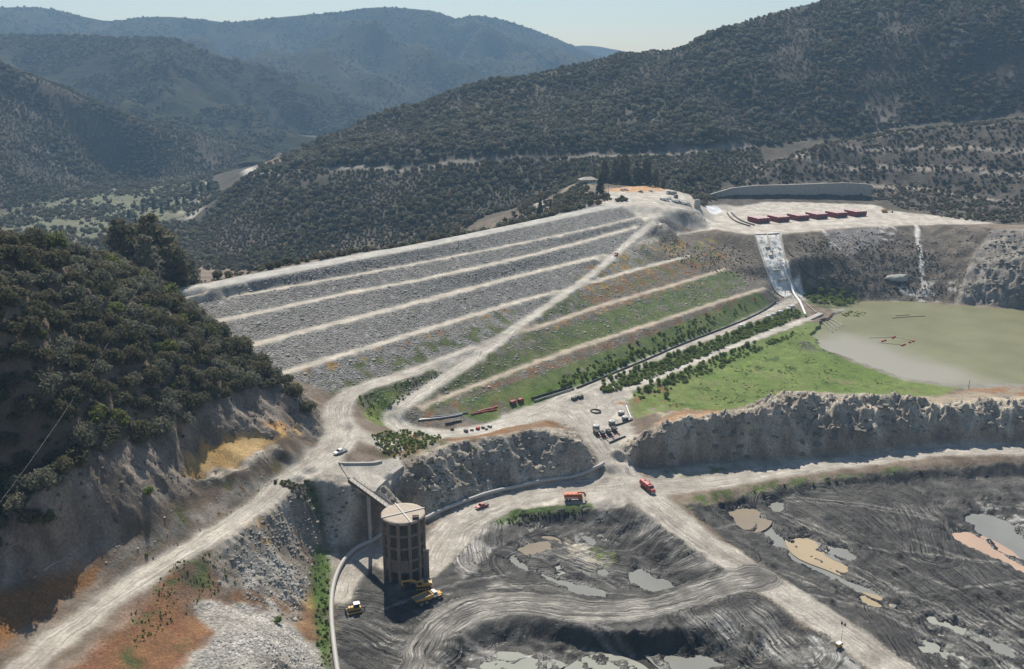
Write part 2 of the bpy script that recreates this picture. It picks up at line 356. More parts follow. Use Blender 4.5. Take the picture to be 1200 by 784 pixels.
# ------------------------------------------------------------------ what the ground is made of, in plan
ALB = np.zeros((ny, nx, 3)); RGH = np.full((ny, nx), 0.95)
DET = np.zeros((ny, nx, 4))              # streaks, riprap, rock, grass
FLOW = np.zeros((ny, nx, 2))
CLS = np.zeros((ny, nx), np.int32)
AMP = np.zeros((ny, nx)); ROCKA = np.zeros((ny, nx))
WX = XX + 1.6 * perlin(XX / 7, YY / 7, 301) + .7 * perlin(XX / 2.3, YY / 2.3, 303)   # wobbled coordinates for ragged borders
WY = YY + 1.6 * perlin(XX / 7, YY / 7, 302) + .7 * perlin(XX / 2.3, YY / 2.3, 304)
N_BIG = fbm(XX, YY, 40, 4, 21); N_MID = fbm(XX, YY, 11, 4, 31); N_SM = fbm(XX, YY, 3.2, 3, 41)

def W(*pp):                              # photo survey points -> ground points
    return np.array([hit(*p) for p in pp])

def box_of(w, m):
    return (slice(max(0, np.searchsorted(GY, w[:, 1].min() - m) - 1), np.searchsorted(GY, w[:, 1].max() + m) + 1),
            slice(max(0, np.searchsorted(GX, w[:, 0].min() - m) - 1), np.searchsorted(GX, w[:, 0].max() + m) + 1))

def poly_sd(w, m=8, ragged=1.0):         # signed distance to a closed outline, negative inside
    s = box_of(w, m)
    x = XX[s] + (WX[s] - XX[s]) * ragged; y = YY[s] + (WY[s] - YY[s]) * ragged
    d = np.full(x.shape, 1e9); ins = np.zeros(x.shape, bool)
    for (ax, ay), (bx, by) in zip(w[:, :2], np.roll(w[:, :2], -1, axis=0)):
        ex, ey = bx - ax, by - ay
        t = np.clip(((x - ax) * ex + (y - ay) * ey) / (ex * ex + ey * ey + 1e-9), 0, 1)
        d = np.minimum(d, (x - ax - t * ex) ** 2 + (y - ay - t * ey) ** 2)
        cr = ((ay > y) != (by > y))
        xi = ax + (y - ay) * ex / (ey if abs(ey) > 1e-9 else 1e-9)
        ins ^= cr & (x < xi)
    d = np.sqrt(d)
    return s, np.where(ins, -d, d)

def line_field(w, R, ragged=.5):         # distance, run and signed offset from a line
    s = box_of(w, R)
    x = XX[s] + (WX[s] - XX[s]) * ragged; y = YY[s] + (WY[s] - YY[s]) * ragged
    D = np.full(x.shape, 1e9); U = np.zeros(x.shape); V = np.zeros(x.shape); K = np.zeros(x.shape)
    run = 0.0; n = len(w) - 1
    gx, gy = GX[s[1]], GY[s[0]]
    for k, (a, b) in enumerate(zip(w[:-1, :2], w[1:, :2])):
        i = slice(np.searchsorted(gx, min(a[0], b[0]) - R), np.searchsorted(gx, max(a[0], b[0]) + R))
        j = slice(np.searchsorted(gy, min(a[1], b[1]) - R), np.searchsorted(gy, max(a[1], b[1]) + R))
        e = b - a; ln = math.hypot(*e) + 1e-9
        xs, ys = x[j, i], y[j, i]
        t = np.clip(((xs - a[0]) * e[0] + (ys - a[1]) * e[1]) / ln ** 2, 0, 1)
        d = np.hypot(xs - a[0] - t * e[0], ys - a[1] - t * e[1])
        side = ((ys - a[1]) * e[0] - (xs - a[0]) * e[1]) / ln
        m = d < D[j, i]
        D[j, i][m] = d[m]; U[j, i][m] = (run + t * ln)[m]; V[j, i][m] = (np.sign(side) * d)[m]; K[j, i][m] = (k + t)[m] / n
        run += ln
    return s, D, U, V, K

def tint(s, m, c1, c2=None, nz=None, amt=1.0, det=None, rough=None, amp=None, rock=None, cls=None, thr=.5):
    c1 = np.array(c1)
    c = c1[None, None]
    if c2 is not None:
        k = sstep(-.35, .35, (N_MID if nz is None else nz)[s])[..., None]
        c = c1 * (1 - k) + np.array(c2) * k
    mm = (m * amt)[..., None]
    ALB[s] = ALB[s] * (1 - mm) + c * mm
    if det is not None: DET[s] = DET[s] * (1 - mm) + np.array(det) * mm
    if rough is not None: RGH[s] = RGH[s] * (1 - m) + rough * m
    if amp is not None: AMP[s] = AMP[s] * (1 - m) + amp * m
    if rock is not None: ROCKA[s] = ROCKA[s] * (1 - m) + rock * m
    if cls is not None: CLS[s] = np.where(m > thr, cls, CLS[s])

def area(pp, c1, c2=None, soft=2.0, ragged=1.0, world=None, nz=None, cover=None, cseed=0, cscale=9, **k):
    w = W(*pp) if world is None else world
    s, sd = poly_sd(w, soft + 6, ragged)
    m = sstep(soft, -soft, sd)
    if cover is not None:                # patchy: only where the noise says so
        n = fbm(XX[s], YY[s], cscale, 4, 500 + cseed)
        m = m * sstep(.55 - cover - .12, .55 - cover + .12, n * .9 + .3 * N_SM[s])
    tint(s, m, c1, c2, nz, **k)
    return w

def band(w, hw, c1, c2=None, soft=1.2, ragged=.5, cover=None, cseed=0, cscale=6, off=0.0, flow=False, nz=None, **k):
    hwm = float(np.max(hw))
    s, D, U, V, K = line_field(w, hwm + abs(off) + soft + 4, ragged)
    h = np.interp(K, np.linspace(0, 1, len(hw)), hw) if not np.isscalar(hw) else hw
    m = sstep(h + soft, h - soft, np.abs(V - off) if off else D) * (D < 1e8)
    if cover is not None:
        n = fbm(XX[s], YY[s], cscale, 4, 700 + cseed)
        m = m * sstep(.55 - cover - .12, .55 - cover + .12, n * .9 + .3 * N_SM[s])
    if flow:
        q = m > .3
        FLOW[s][..., 0][q] = U[q]; FLOW[s][..., 1][q] = V[q]
    tint(s, m, c1, c2, nz, **k)

SOIL, SOIL2 = (.125, .095, .07), (.19, .15, .115)
DIRT, DIRT2 = (.285, .257, .222), (.375, .343, .298)
MUD, MUD2 = (.024, .0225, .021), (.052, .049, .045)
GREYD, GREYD2 = (.15, .13, .108), (.235, .21, .178)
ROCK, ROCK2 = (.16, .138, .11), (.27, .238, .195)
GRASS, GRASS2 = (.11, .165, .032), (.165, .205, .06)
WEED, WEED2 = (.075, .10, .034), (.13, .14, .052)
GOLD, GOLD2 = (.35, .225, .085), (.43, .30, .14)
RUST, RUST2 = (.22, .115, .055), (.30, .17, .08)
C_GROUND, C_ROAD, C_DAM, C_MUD, C_HILL, C_GRASS, C_CREST, C_CLIFF, C_TERR, C_BED, C_CHUTE = range(11)
C_BENCH = 20

ALL = (slice(None), slice(None))
one = np.ones((ny, nx))
tint(ALL, one, SOIL, SOIL2, det=(0, 0, .35, .3), amp=.5)
far = sstep(760, 860, YY + .15 * XX)
tint(ALL, far, (.032, .030, .02), (.064, .051, .036), nz=N_BIG, det=(0, 0, .3, 0), amp=1.5)
CLS[(YY > 830)] = C_HILL
# valley floor: pale scrub and stream bed
area([(-100, 300), (0, 252), (60, 236), (130, 216), (215, 211), (248, 214), (215, 250), (160, 275), (140, 300)], (.085, .092, .052), (.135, .13, .078), soft=25, ragged=0, cls=C_GROUND)
# left hillside under the shrubs
area([(-200, 230), (0, 268), (100, 283), (205, 315), (300, 405), (376, 488), (370, 512), (330, 545), (230, 605), (150, 655), (0, 742), (-200, 850)], (.095, .072, .052), (.15, .11, .08), cls=C_HILL, soft=3, det=(0, 0, .4, .2), amp=.7)
# dark cut cliff below the shrubs
area([(384, 495), (350, 452), (293, 452), (253, 466), (200, 505), (100, 535), (33, 588), (0, 596), (-60, 625), (-60, 670), (0, 662), (60, 640), (120, 628), (180, 602), (232, 580), (222, 555), (260, 515), (330, 508), (375, 514)], (.088, .072, .058), (.16, .134, .11), soft=1.5, cls=C_CLIFF, det=(0, 0, 1, 0), amp=.5, rock=.75)
area([(330, 450), (300, 462), (262, 482), (275, 505), (330, 505), (380, 500)], (.13, .108, .088), (.19, .16, .13), amt=.7, det=(0, 0, 1, 0))
# golden ledge and its little cliff
area([(214, 555), (222, 530), (262, 513), (300, 508), (318, 516), (285, 540), (245, 552)], GOLD, GOLD2, soft=1, det=(0, 0, 0, .6), amp=.25, rock=.1)
area([(300, 508), (340, 490), (352, 505), (325, 517)], GOLD, RUST, soft=1.5, cover=.45, cseed=3)
area([(225, 565), (250, 552), (285, 545), (318, 522), (330, 527), (300, 548), (262, 562), (240, 572)], ROCK, ROCK2, soft=1, det=(0, 0, 1, 0), rock=.5, cls=C_CLIFF)
# slope between the cliff and the road: rust-brown weeds
area([(0, 700), (60, 678), (130, 650), (200, 630), (150, 658), (90, 692), (0, 755), (-60, 790), (-60, 720)], RUST, (.26, .125, .045), soft=2, det=(0, 0, 0, .7), amp=.35, rock=0)
area([(130, 652), (230, 600), (330, 550), (370, 520), (378, 515), (345, 548), (250, 606), (150, 660), (100, 690)], GREYD, (.27, .235, .195), soft=1.5, det=(0, 0, .5, 0), rock=.1)
area([(230, 585), (330, 540), (345, 548), (250, 606), (160, 650)], WEED, RUST, soft=1.5, cover=.32, cseed=5, det=(0, 0, 0, .6))
area([(0, 650), (60, 655), (135, 620), (140, 645), (60, 675), (0, 690)], (.16, .135, .115), (.23, .195, .165), soft=2, amt=.8, det=(0, 0, .8, 0))
# right of the road: slope down to the pit
area([(345, 560), (250, 648), (150, 725), (60, 790), (150, 850), (330, 830), (392, 800), (388, 690), (395, 640), (420, 590), (416, 560)], GREYD, (.265, .24, .205), soft=2, det=(0, 0, .8, .1), amp=.45, rock=.5, cls=C_GROUND)
area([(150, 725), (205, 655), (240, 660), (262, 700), (240, 720), (290, 735), (240, 752), (200, 790), (60, 800)], RUST, (.21, .10, .055), soft=3, det=(0, 0, .2, .7), rock=.1, amp=.4)
area([(195, 690), (250, 685), (280, 715), (220, 725)], (.13, .085, .06), (.18, .12, .085), soft=3, amt=.8)
area([(250, 640), (215, 655), (150, 715), (135, 745), (175, 725), (230, 690), (275, 690), (250, 660)], WEED, WEED2, soft=2, cover=.5, cseed=7, det=(0, 0, 0, .8))
area([(140, 770), (200, 735), (240, 760), (180, 810)], WEED, RUST, soft=2, cover=.4, cseed=8, det=(0, 0, 0, .8))
area([(285, 610), (325, 600), (318, 635), (290, 640)], GOLD, WEED2, soft=2, cover=.42, cseed=9)
area([(320, 565), (365, 560), (384, 600), (384, 640), (366, 618), (350, 590)], (.10, .09, .075), WEED, soft=2, det=(0, 0, .9, .2), rock=.9)
area([(366, 650), (384, 645), (388, 700), (390, 790), (376, 790), (366, 740), (362, 700)], WEED, (.09, .15, .035), soft=1.5, det=(0, 0, 0, .9), rock=0, amp=.2)
area([(345, 710), (366, 690), (372, 735), (352, 745)], RUST, GOLD, soft=1.5, amt=.8, det=(0, 0, 0, .7))
area([(225, 705), (265, 700), (330, 725), (372, 760), (385, 790), (220, 800), (225, 765), (250, 745)], (.24, .225, .20), (.33, .31, .28), soft=1.5, det=(0, .9, .6, 0), rock=.35, amp=.3)
area([(275, 660), (330, 655), (365, 680), (350, 720), (300, 705)], (.22, .205, .18), (.30, .28, .25), soft=2, det=(0, .5, .8, 0))
area([(240, 650), (330, 590), (372, 660), (365, 700), (330, 730), (285, 715), (255, 690)], (.12, .09, .065), RUST, soft=3, cover=.3, cseed=17, cscale=8, det=(0, .2, .3, .5))
area([(225, 700), (280, 712), (345, 735), (378, 770), (370, 740), (350, 700), (300, 690)], RUST, (.15, .10, .065), soft=3, cover=.42, cseed=18, cscale=9, det=(0, .1, .2, .6))
area([(205, 655), (262, 640), (290, 640), (262, 690), (225, 705)], (.14, .10, .07), WEED, soft=3, cover=.42, cseed=19, cscale=7, det=(0, .1, .2, .7))
# pit-side flats
area([(392, 655), (445, 628), (455, 640), (450, 700), (430, 715), (395, 715)], (.33, .30, .25), DIRT, soft=2, det=(.3, 0, .2, 0), amp=.12, cls=C_GROUND)
area([(500, 640), (540, 600), (600, 583), (700, 560), (740, 575), (735, 592), (650, 592), (575, 606), (545, 628), (520, 660)], DIRT, DIRT2, soft=2, det=(.4, 0, .2, 0), amp=.08, cls=C_ROAD)
# mud everywhere in the pit
MUDW = [(392, 705), (440, 660), (470, 690), (520, 660), (548, 628), (578, 607), (606, 596), (650, 592), (735, 590), (790, 615), (838, 655), (880, 690), (950, 735), (1040, 800), (1100, 860), (390, 860)]
area(MUDW, MUD, MUD2, soft=2, det=(.9, .4, .6, 0), amp=.35, rough=.75, cls=C_MUD)
area([(800, 590), (835, 590), (905, 571), (1030, 557), (1200, 543), (1400, 530), (1500, 800), (1300, 900), (1110, 830), (1000, 735), (930, 690), (860, 640)], MUD, MUD2, soft=2, det=(.9, .4, .6, 0), amp=.35, rough=.75, cls=C_MUD)
# weathered paler mud
area([(526, 650), (548, 626), (578, 606), (600, 605), (585, 640), (560, 662), (545, 680)], (.16, .15, .14), (.25, .235, .215), soft=1.5, det=(.9, 0, .3, 0))
area([(735, 595), (770, 608), (832, 655), (832, 672), (800, 660), (770, 640), (742, 625)], (.10, .095, .088), (.17, .16, .15), soft=2, det=(1, 0, .2, 0))
area([(655, 655), (690, 635), (720, 660), (700, 675)], (.13, .125, .11), (.20, .185, .16), soft=2, amt=.7)
area([(660, 632), (690, 642), (715, 665), (695, 668), (668, 650)], (.24, .215, .17), DIRT, soft=1, amt=.8)
area([(945, 745), (975, 752), (1000, 775), (1010, 800), (950, 810), (940, 780)], (.27, .265, .25), (.34, .33, .31), soft=2, det=(0, 0, .3, 0))
area([(800, 720), (895, 712), (935, 750), (930, 780), (880, 765), (820, 750)], (.12, .115, .105), (.19, .18, .165), soft=2, det=(1, 0, .2, 0))
area([(925, 655), (965, 650), (1000, 690), (1035, 710), (1020, 722), (985, 700)], (.14, .13, .115), (.25, .235, .2), soft=2, cover=.35, cseed=12)
area([(1070, 715), (1130, 705), (1180, 740), (1200, 790), (1120, 790)], (.20, .195, .18), (.36, .35, .31), soft=2, cover=.3, cseed=13)
area([(1120, 600), (1200, 590), (1230, 650), (1150, 650)], (.22, .215, .205), (.33, .325, .31), soft=2, cover=.3, cseed=14)
# lower pit's pale scum
area([(540, 765), (600, 745), (680, 752), (760, 762), (830, 765), (900, 772), (900, 800), (540, 800)], (.26, .255, .225), (.36, .35, .31), soft=1, cover=.28, cseed=15, cscale=6)
# banks with grass
band(W((800, 592), (830, 584), (870, 575), (930, 567), (1000, 560), (1060, 552)), 2.6, WEED, (.13, .165, .05), cover=.55, cseed=21, det=(0, 0, 0, .8))
band(W((582, 610), (600, 603), (640, 599), (690, 596)), 1.9, (.07, .13, .02), (.11, .17, .035), cover=.75, cseed=22, det=(0, 0, 0, .9))
area([(595, 606), (640, 600), (645, 606), (612, 618), (598, 622)], (.07, .13, .02), (.11, .17, .035), soft=1, cover=.55, cseed=23, det=(0, 0, 0, .9))
area([(690, 640), (720, 650), (725, 660), (712, 665), (693, 652)], WEED, WEED2, soft=1, cover=.6, cseed=24)
# dam: riprap above, weedier below
CREST_B = [(205, 339), (300, 319.5), (400, 300), (500, 282), (640, 254), (707, 237)]
DAMP = CREST_B + [(757, 237), (772, 256), (800, 268), (880, 277), (900, 300), (908, 345), (935, 352), (870, 385), (800, 407), (690, 458), (640, 480), (560, 495), (480, 500), (400, 462), (330, 440), (270, 400), (215, 350)]
area(DAMP, (.185, .175, .16), (.225, .215, .20), soft=2, ragged=.4, det=(0, 1, .3, 0), amp=.35, cls=C_DAM, nz=N_SM, rock=0)
area([(560, 425), (640, 378), (740, 318), (800, 268), (880, 277), (900, 300), (908, 345), (935, 352), (870, 385), (800, 407), (690, 458), (640, 480), (490, 502), (400, 462), (450, 440)], (.118, .105, .078), (.165, .142, .108), soft=5, det=(0, .7, .3, .3), amt=.9)
area([(760, 268), (800, 268), (880, 277), (900, 310), (880, 330), (820, 320), (770, 300)], (.085, .068, .052), (.135, .108, .082), soft=4, det=(0, .6, .6, .2), amt=.9)
# seams of green and gold along the benches
G = lambda pp, hw, cov, seed, c=WEED, c2=WEED2, **k: band(resample(smooth_line(W(*pp)), 3), hw, c, c2, cover=cov, cseed=seed, det=(0, 0, 0, .8), soft=1.5, cscale=8, **k)
G([(345, 440), (420, 418), (500, 392), (590, 362)], 3, .33, 31, GOLD, RUST)
G([(290, 402), (400, 382), (500, 356), (560, 343)], 2.5, .12, 32, GOLD, RUST)
G([(650, 345), (690, 320), (715, 303)], 4, .25, 33, RUST, WEED2)
G([(400, 452), (470, 430), (560, 400), (600, 372)], 9, .46, 34)
G([(425, 462), (440, 480), (470, 465), (510, 440), (545, 420)], 7, .62, 35)
G([(440, 492), (450, 478), (460, 470)], 5, .7, 36, GRASS, GRASS2)
G([(500, 470), (560, 445), (640, 412), (690, 395)], 7, .74, 37)
G([(610, 385), (650, 365), (690, 348)], 6, .68, 38)
G([(660, 400), (720, 378), (800, 345), (860, 325)], 9, .74, 39, (.08, .115, .034), (.125, .155, .048))
G([(690, 345), (750, 325), (800, 310), (840, 300)], 8, .58, 40, WEED2, RUST)
G([(690, 325), (740, 300), (790, 290), (830, 285)], 8, .5, 41, GOLD, WEED2)
G([(700, 362), (760, 343), (820, 330)], 3.5, .5, 42, (.33, .22, .12), RUST)
G([(540, 468), (640, 432), (720, 405), (800, 378), (880, 352)], 5, .35, 43, (.16, .10, .055), RUST)
G([(560, 480), (640, 455), (700, 432), (760, 412), (830, 385), (895, 358)], 9, .86, 44, (.085, .125, .034), (.145, .175, .056))
G([(620, 470), (680, 447), (740, 425)], 4, .75, 45, (.08, .14, .02), (.12, .18, .035))
G([(500, 492), (540, 478), (600, 465)], 4, .5, 46, WEED, RUST)
G([(702, 456), (760, 434), (830, 407), (900, 380), (938, 366)], 5.5, .9, 47, (.075, .11, .03), (.12, .15, .05))
G([(745, 461), (800, 441), (870, 413), (930, 391)], 4, .8, 48, (.075, .11, .03), (.12, .15, .05))
G([(690, 340), (740, 322), (806, 304)], 3.5, .45, 111, GOLD, RUST)
G([(640, 384), (700, 363), (760, 346), (815, 330)], 3, .4, 112, RUST, GOLD)
G([(700, 353), (760, 336), (820, 318)], 3.5, .45, 113, (.28, .19, .10), RUST)
G([(540, 464), (640, 428), (720, 402), (800, 374), (885, 346)], 3, .42, 114, (.16, .10, .06), RUST)
G([(600, 427), (680, 402), (760, 377), (850, 346)], 3, .7, 115, (.09, .125, .035), (.14, .165, .05))
G([(560, 425), (600, 408), (640, 393)], 4, .6, 116)
# benches and roads over it
for k, (nm, w, hw) in enumerate(ROADS):
    if nm == 'crest':
        band(w, hw[0], (.33, .315, .285), (.40, .38, .345), soft=1, ragged=.2, det=(.3, 0, 0, 0), amp=.05, rock=0, cls=C_CREST, flow=True)
    elif nm.startswith('bench'):
        c, c2 = ((.34, .31, .265), (.43, .385, .32)) if nm not in ('bench_5', 'bench_6') else ((.30, .255, .20), (.36, .30, .235))
        band(w, hw[0] * .8, c, c2, soft=1.5, ragged=.85, det=(.4, 0, 0, 0), amp=.12, rock=0, cls=C_BENCH + int(nm[-1]), flow=True)
# parking yard, platform
area([(700, 240), (707, 236), (716, 221), (760, 218), (786, 221), (812, 231), (828, 243), (838, 241), (872, 236), (930, 237), (1018, 239), (1040, 246), (1070, 250), (1125, 255), (1170, 262), (1130, 263), (1070, 264), (1000, 267), (930, 273), (880, 276), (835, 269), (800, 262), (775, 258), (757, 262), (745, 252)], (.31, .28, .24), (.40, .365, .315), soft=2, ragged=.6, det=(.2, .15, .4, 0), amp=.1, rock=0, cls=C_GROUND)
area([(710, 222), (735, 219), (780, 220), (778, 224), (735, 225), (712, 224)], (.42, .25, .13), (.36, .22, .12), soft=2, ragged=.3)
area([(790, 245), (812, 246), (828, 262), (800, 259)], GREYD, (.3, .275, .24), soft=2, det=(0, .4, .8, 0), amp=.5)
area([(822, 240), (840, 241), (848, 248), (832, 250)], (.52, .53, .55), (.6, .6, .6), soft=1, ragged=.2)
area([(640, 250), (660, 222), (690, 210), (705, 222), (700, 238), (670, 246)], (.14, .115, .085), (.20, .165, .12), soft=3)
area([(625, 237), (640, 233), (646, 240), (640, 252), (630, 248)], DIRT, DIRT2, soft=3, ragged=.5)
# terraced spur, abutment, right rocks
area([(835, 240), (862, 215), (905, 190), (940, 176), (1000, 161), (1100, 152), (1210, 140), (1400, 120), (1350, 262), (1165, 262), (1120, 254), (1018, 240), (930, 228)], (.036, .030, .023), (.07, .058, .046), soft=4, cls=C_TERR, det=(0, .2, 1, 0), amp=.9, rock=.6)
for pp in ([(850, 226), (960, 217), (1020, 219), (1080, 222), (1140, 232), (1200, 240)], [(884, 202), (960, 197), (1030, 196), (1130, 200), (1210, 206)], [(915, 188), (1000, 176), (1060, 176), (1130, 177), (1210, 179)]):
    band(resample(W(*pp), 5), 3.5, (.19, .162, .132), (.27, .235, .195), soft=2.5, cover=.8, cseed=51)
area([(880, 276), (930, 274), (1000, 267), (1070, 264), (1130, 263), (1165, 268), (1140, 300), (1120, 356), (1060, 353), (1000, 353), (948, 348), (925, 335)], (.06, .049, .038), (.125, .104, .083), soft=2, ragged=.6, cls=C_CLIFF, det=(0, .6, 1, 0), amp=.5, rock=.35)
area([(965, 270), (1035, 267), (1030, 285), (1000, 300), (970, 290)], (.15, .14, .135), (.20, .19, .185), soft=2, amt=.8)
area([(1030, 266), (1052, 265), (1045, 285), (1030, 280)], (.30, .285, .27), (.38, .36, .34), soft=1.5, cover=.5, cseed=52)
band(resample(W((1074, 264), (1076, 285), (1080, 310), (1083, 345)), 3), 1.6, (.42, .40, .37), (.5, .48, .44), soft=1, cover=.85, cseed=53)
band(resample(W((963, 268), (975, 285), (993, 300)), 3), 1.2, (.34, .31, .27), (.42, .39, .34), soft=1, cover=.6, cseed=54)
area([(1050, 335), (1085, 330), (1120, 330), (1140, 312), (1120, 356), (1060, 352)], (.27, .25, .225), (.36, .335, .30), soft=2, cover=.42, cseed=55, det=(0, 0, 1, 0))
area([(1140, 300), (1165, 268), (1210, 268), (1400, 260), (1400, 370), (1200, 362), (1120, 356)], (.11, .098, .086), (.20, .18, .155), soft=2, ragged=.6, cls=C_CLIFF, det=(0, 0, 1, 0), amp=.5, rock=1.3)
area([(985, 272), (1010, 280), (1005, 300), (960, 290), (930, 280)], RUST, GOLD, soft=3, cover=.1, cseed=57)
area([(940, 345), (948, 338), (1000, 345), (1015, 350), (990, 362), (950, 360)], WEED, WEED2, soft=2, cover=.6, cseed=58, det=(0, 0, 0, .9))
# spillway chute
area([(884, 274), (915, 272), (919, 300), (926, 325), (938, 345), (918, 349), (903, 330), (893, 300)], (.38, .37, .35), (.52, .505, .475), soft=.9, ragged=.7, cls=C_CHUTE, det=(0, 0, 1, 0), amp=.4, rock=.5, rough=.85)
area([(920, 330), (937, 327), (946, 347), (932, 350)], (.42, .42, .41), (.5, .5, .48), soft=1, ragged=.3)
area([(886, 276), (914, 274), (920, 305), (928, 330), (912, 335), (900, 310)], (.11, .115, .125), (.2, .2, .2), soft=1, cover=.34, cseed=60, cscale=5)
# toe: yard, grass flat, mud shore
area([(600, 497), (640, 478), (690, 458), (720, 448), (712, 468), (735, 470), (740, 490), (745, 515), (722, 535), (700, 530), (690, 500), (640, 492)], DIRT, DIRT2, soft=2, det=(.3, 0, .2, 0), amp=.1, cls=C_ROAD, rock=0)
area([(735, 462), (800, 434), (870, 406), (945, 378), (985, 380), (960, 400), (965, 410), (1000, 425), (1060, 445), (1130, 452), (1100, 465), (1000, 462), (940, 458), (900, 470), (840, 482), (790, 480), (745, 490)], GRASS, GRASS2, soft=2, det=(0, 0, 0, .7), amp=.12, rough=.9, cls=C_GRASS, nz=N_BIG, rock=0)
area([(715, 470), (760, 452), (800, 440), (800, 480), (760, 486)], (.16, .15, .06), RUST, soft=3, cover=.4, cseed=61)
area([(760, 480), (800, 470), (850, 480), (800, 492)], (.30, .27, .2), (.2, .2, .08), soft=2, cover=.4, cseed=62)
area([(800, 440), (870, 415), (940, 392), (965, 405), (900, 440)], (.12, .19, .035), (.16, .22, .05), soft=3, cover=.4, cseed=63)
area([(740, 490), (800, 470), (900, 462), (1000, 458), (1100, 462), (1000, 440), (900, 430), (800, 455)], (.16, .165, .065), (.19, .17, .08), soft=4, cover=.3, cseed=65, cscale=18)
area([(745, 470), (870, 410), (960, 398), (1000, 430), (1090, 455), (940, 455), (800, 478)], (.055, .10, .02), (.09, .13, .03), soft=4, cover=.27, cseed=66, cscale=12)
area([(930, 400), (962, 398), (975, 415), (950, 415)], (.12, .12, .085), (.09, .11, .05), soft=2, cover=.5, cseed=64)
area([(975, 362), (1050, 352), (1060, 356), (1010, 366), (985, 380)], (.30, .285, .24), (.2, .19, .14), soft=2, ragged=.6, det=(0, 0, .2, .2), amp=.1)
area([(1000, 424), (1060, 446), (1130, 455), (1250, 452), (1250, 380), (1000, 372), (965, 400)], (.19, .18, .15), (.22, .21, .175), soft=3, cls=C_BED, amp=.1, det=(0, 0, 0, 0), rock=0)
area([(1095, 468), (1140, 455), (1250, 450), (1250, 468), (1150, 472)], (.24, .20, .15), RUST, soft=2, det=(0, 0, .2, .3))
# bluff, ridge
area([(440, 510), (470, 500), (530, 508), (600, 497), (640, 491), (672, 500), (705, 545), (690, 555), (600, 572), (540, 592), (470, 606), (440, 590), (452, 562), (470, 540)], ROCK, ROCK2, soft=1.5, cls=C_CLIFF, det=(0, .1, 1, 0), amp=.5, rock=1.0)
area([(430, 512), (480, 505), (540, 512), (470, 545), (440, 530)], WEED, RUST, soft=3, cover=.62, cseed=71, det=(0, 0, 0, .9), rock=.1)
area([(520, 515), (590, 500), (650, 493), (668, 505), (600, 508), (550, 518)], RUST, (.19, .125, .075), soft=2, det=(0, 0, .2, .7), rock=.2)
area([(480, 545), (560, 520), (560, 545), (500, 570)], WEED, (.15, .13, .08), soft=3, cover=.25, cseed=72)
band(resample(W((500, 605), (545, 590), (600, 572), (650, 563)), 3), 2.2, (.33, .30, .25), DIRT, soft=1.5, cover=.5, cseed=73)
area([(712, 530), (770, 498), (830, 482), (880, 479), (930, 459), (1000, 461), (1060, 464), (1100, 472), (1150, 466), (1400, 460), (1400, 512), (1200, 516), (1090, 515), (1000, 531), (850, 538), (760, 546), (722, 542)], (.185, .16, .13), (.315, .28, .23), soft=2, cls=C_CLIFF, det=(0, .1, 1, 0), amp=.6, rock=1.6)
area([(770, 500), (800, 480), (850, 480), (845, 486), (800, 496)], (.26, .165, .095), RUST, soft=2, amt=.8, rock=.4)
area([(1060, 465), (1150, 460), (1330, 455), (1330, 470), (1150, 472)], (.24, .2, .155), (.30, .25, .18), soft=2, amt=.9, rock=.6)
area([(745, 548), (850, 540), (1000, 533), (1060, 530), (1060, 538), (850, 556), (780, 565)], (.22, .2, .165), (.30, .275, .23), soft=2, det=(0, 0, .4, .2), rock=.1, amp=.2)
area([(770, 550), (850, 545), (870, 555), (800, 562)], WEED, WEED2, soft=2, cover=.35, cseed=75)
# concrete apron and the pale spoil round it
area([(340, 560), (372, 543), (398, 536), (418, 552), (416, 575), (420, 605), (408, 636), (388, 640), (380, 600), (372, 570), (356, 566)], (.31, .275, .23), (.39, .35, .295), soft=2, det=(0, 0, .4, 0))
area([(397, 543), (440, 541), (467, 533), (473, 547), (447, 572), (436, 580), (414, 562), (404, 556)], (.33, .30, .26), (.40, .37, .32), soft=1, ragged=.3, det=(0, 0, .25, 0), rock=0, amp=.1)
# hill-side road cut, bare gullies on the big hill
band(resample(W((262, 228), (295, 206), (320, 207.5), (400, 202.5), (480, 200.5), (560, 194.5), (640, 190.5), (700, 187.5), (760, 184.5), (830, 180.5), (885, 178)), 8), 4.0, (.16, .145, .12), (.22, .195, .165), soft=2.5, ragged=.6, cls=C_ROAD)
area([(283, 200), (296, 197), (318, 205), (300, 210)], (.5, .46, .4), soft=3, ragged=.5)
area([(295, 195), (340, 185), (335, 205)], (.22, .15, .1), soft=8)
band(resample(W((1150, 10), (1130, 45), (1112, 62), (1090, 85)), 8), 6, (.28, .23, .18), (.36, .3, .24), soft=5, cover=.6, cseed=81)
band(resample(W((1190, 95), (1165, 120), (1145, 140)), 8), 7, (.26, .22, .18), (.34, .29, .24), soft=5, cover=.5, cseed=82)
area([(840, 140), (960, 110), (1050, 120), (1080, 150), (960, 165), (860, 170)], (.16, .125, .105), (.21, .165, .14), soft=25, cover=.35, cseed=83, cscale=60)
area([(700, 150), (860, 135), (870, 175), (700, 183)], (.14, .11, .095), (.18, .145, .125), soft=20, cover=.4, cseed=84, cscale=50)
area([(0, 92), (40, 130), (75, 190), (95, 212), (60, 210), (20, 150), (-40, 110)], (.22, .185, .15), (.28, .24, .195), soft=15, cover=.28, cseed=85, cscale=60)
area([(222, 222), (240, 212), (243, 235), (232, 255), (205, 257), (215, 243)], (.4, .37, .31), (.3, .28, .22), soft=6, cover=.45, cseed=86, cscale=25)
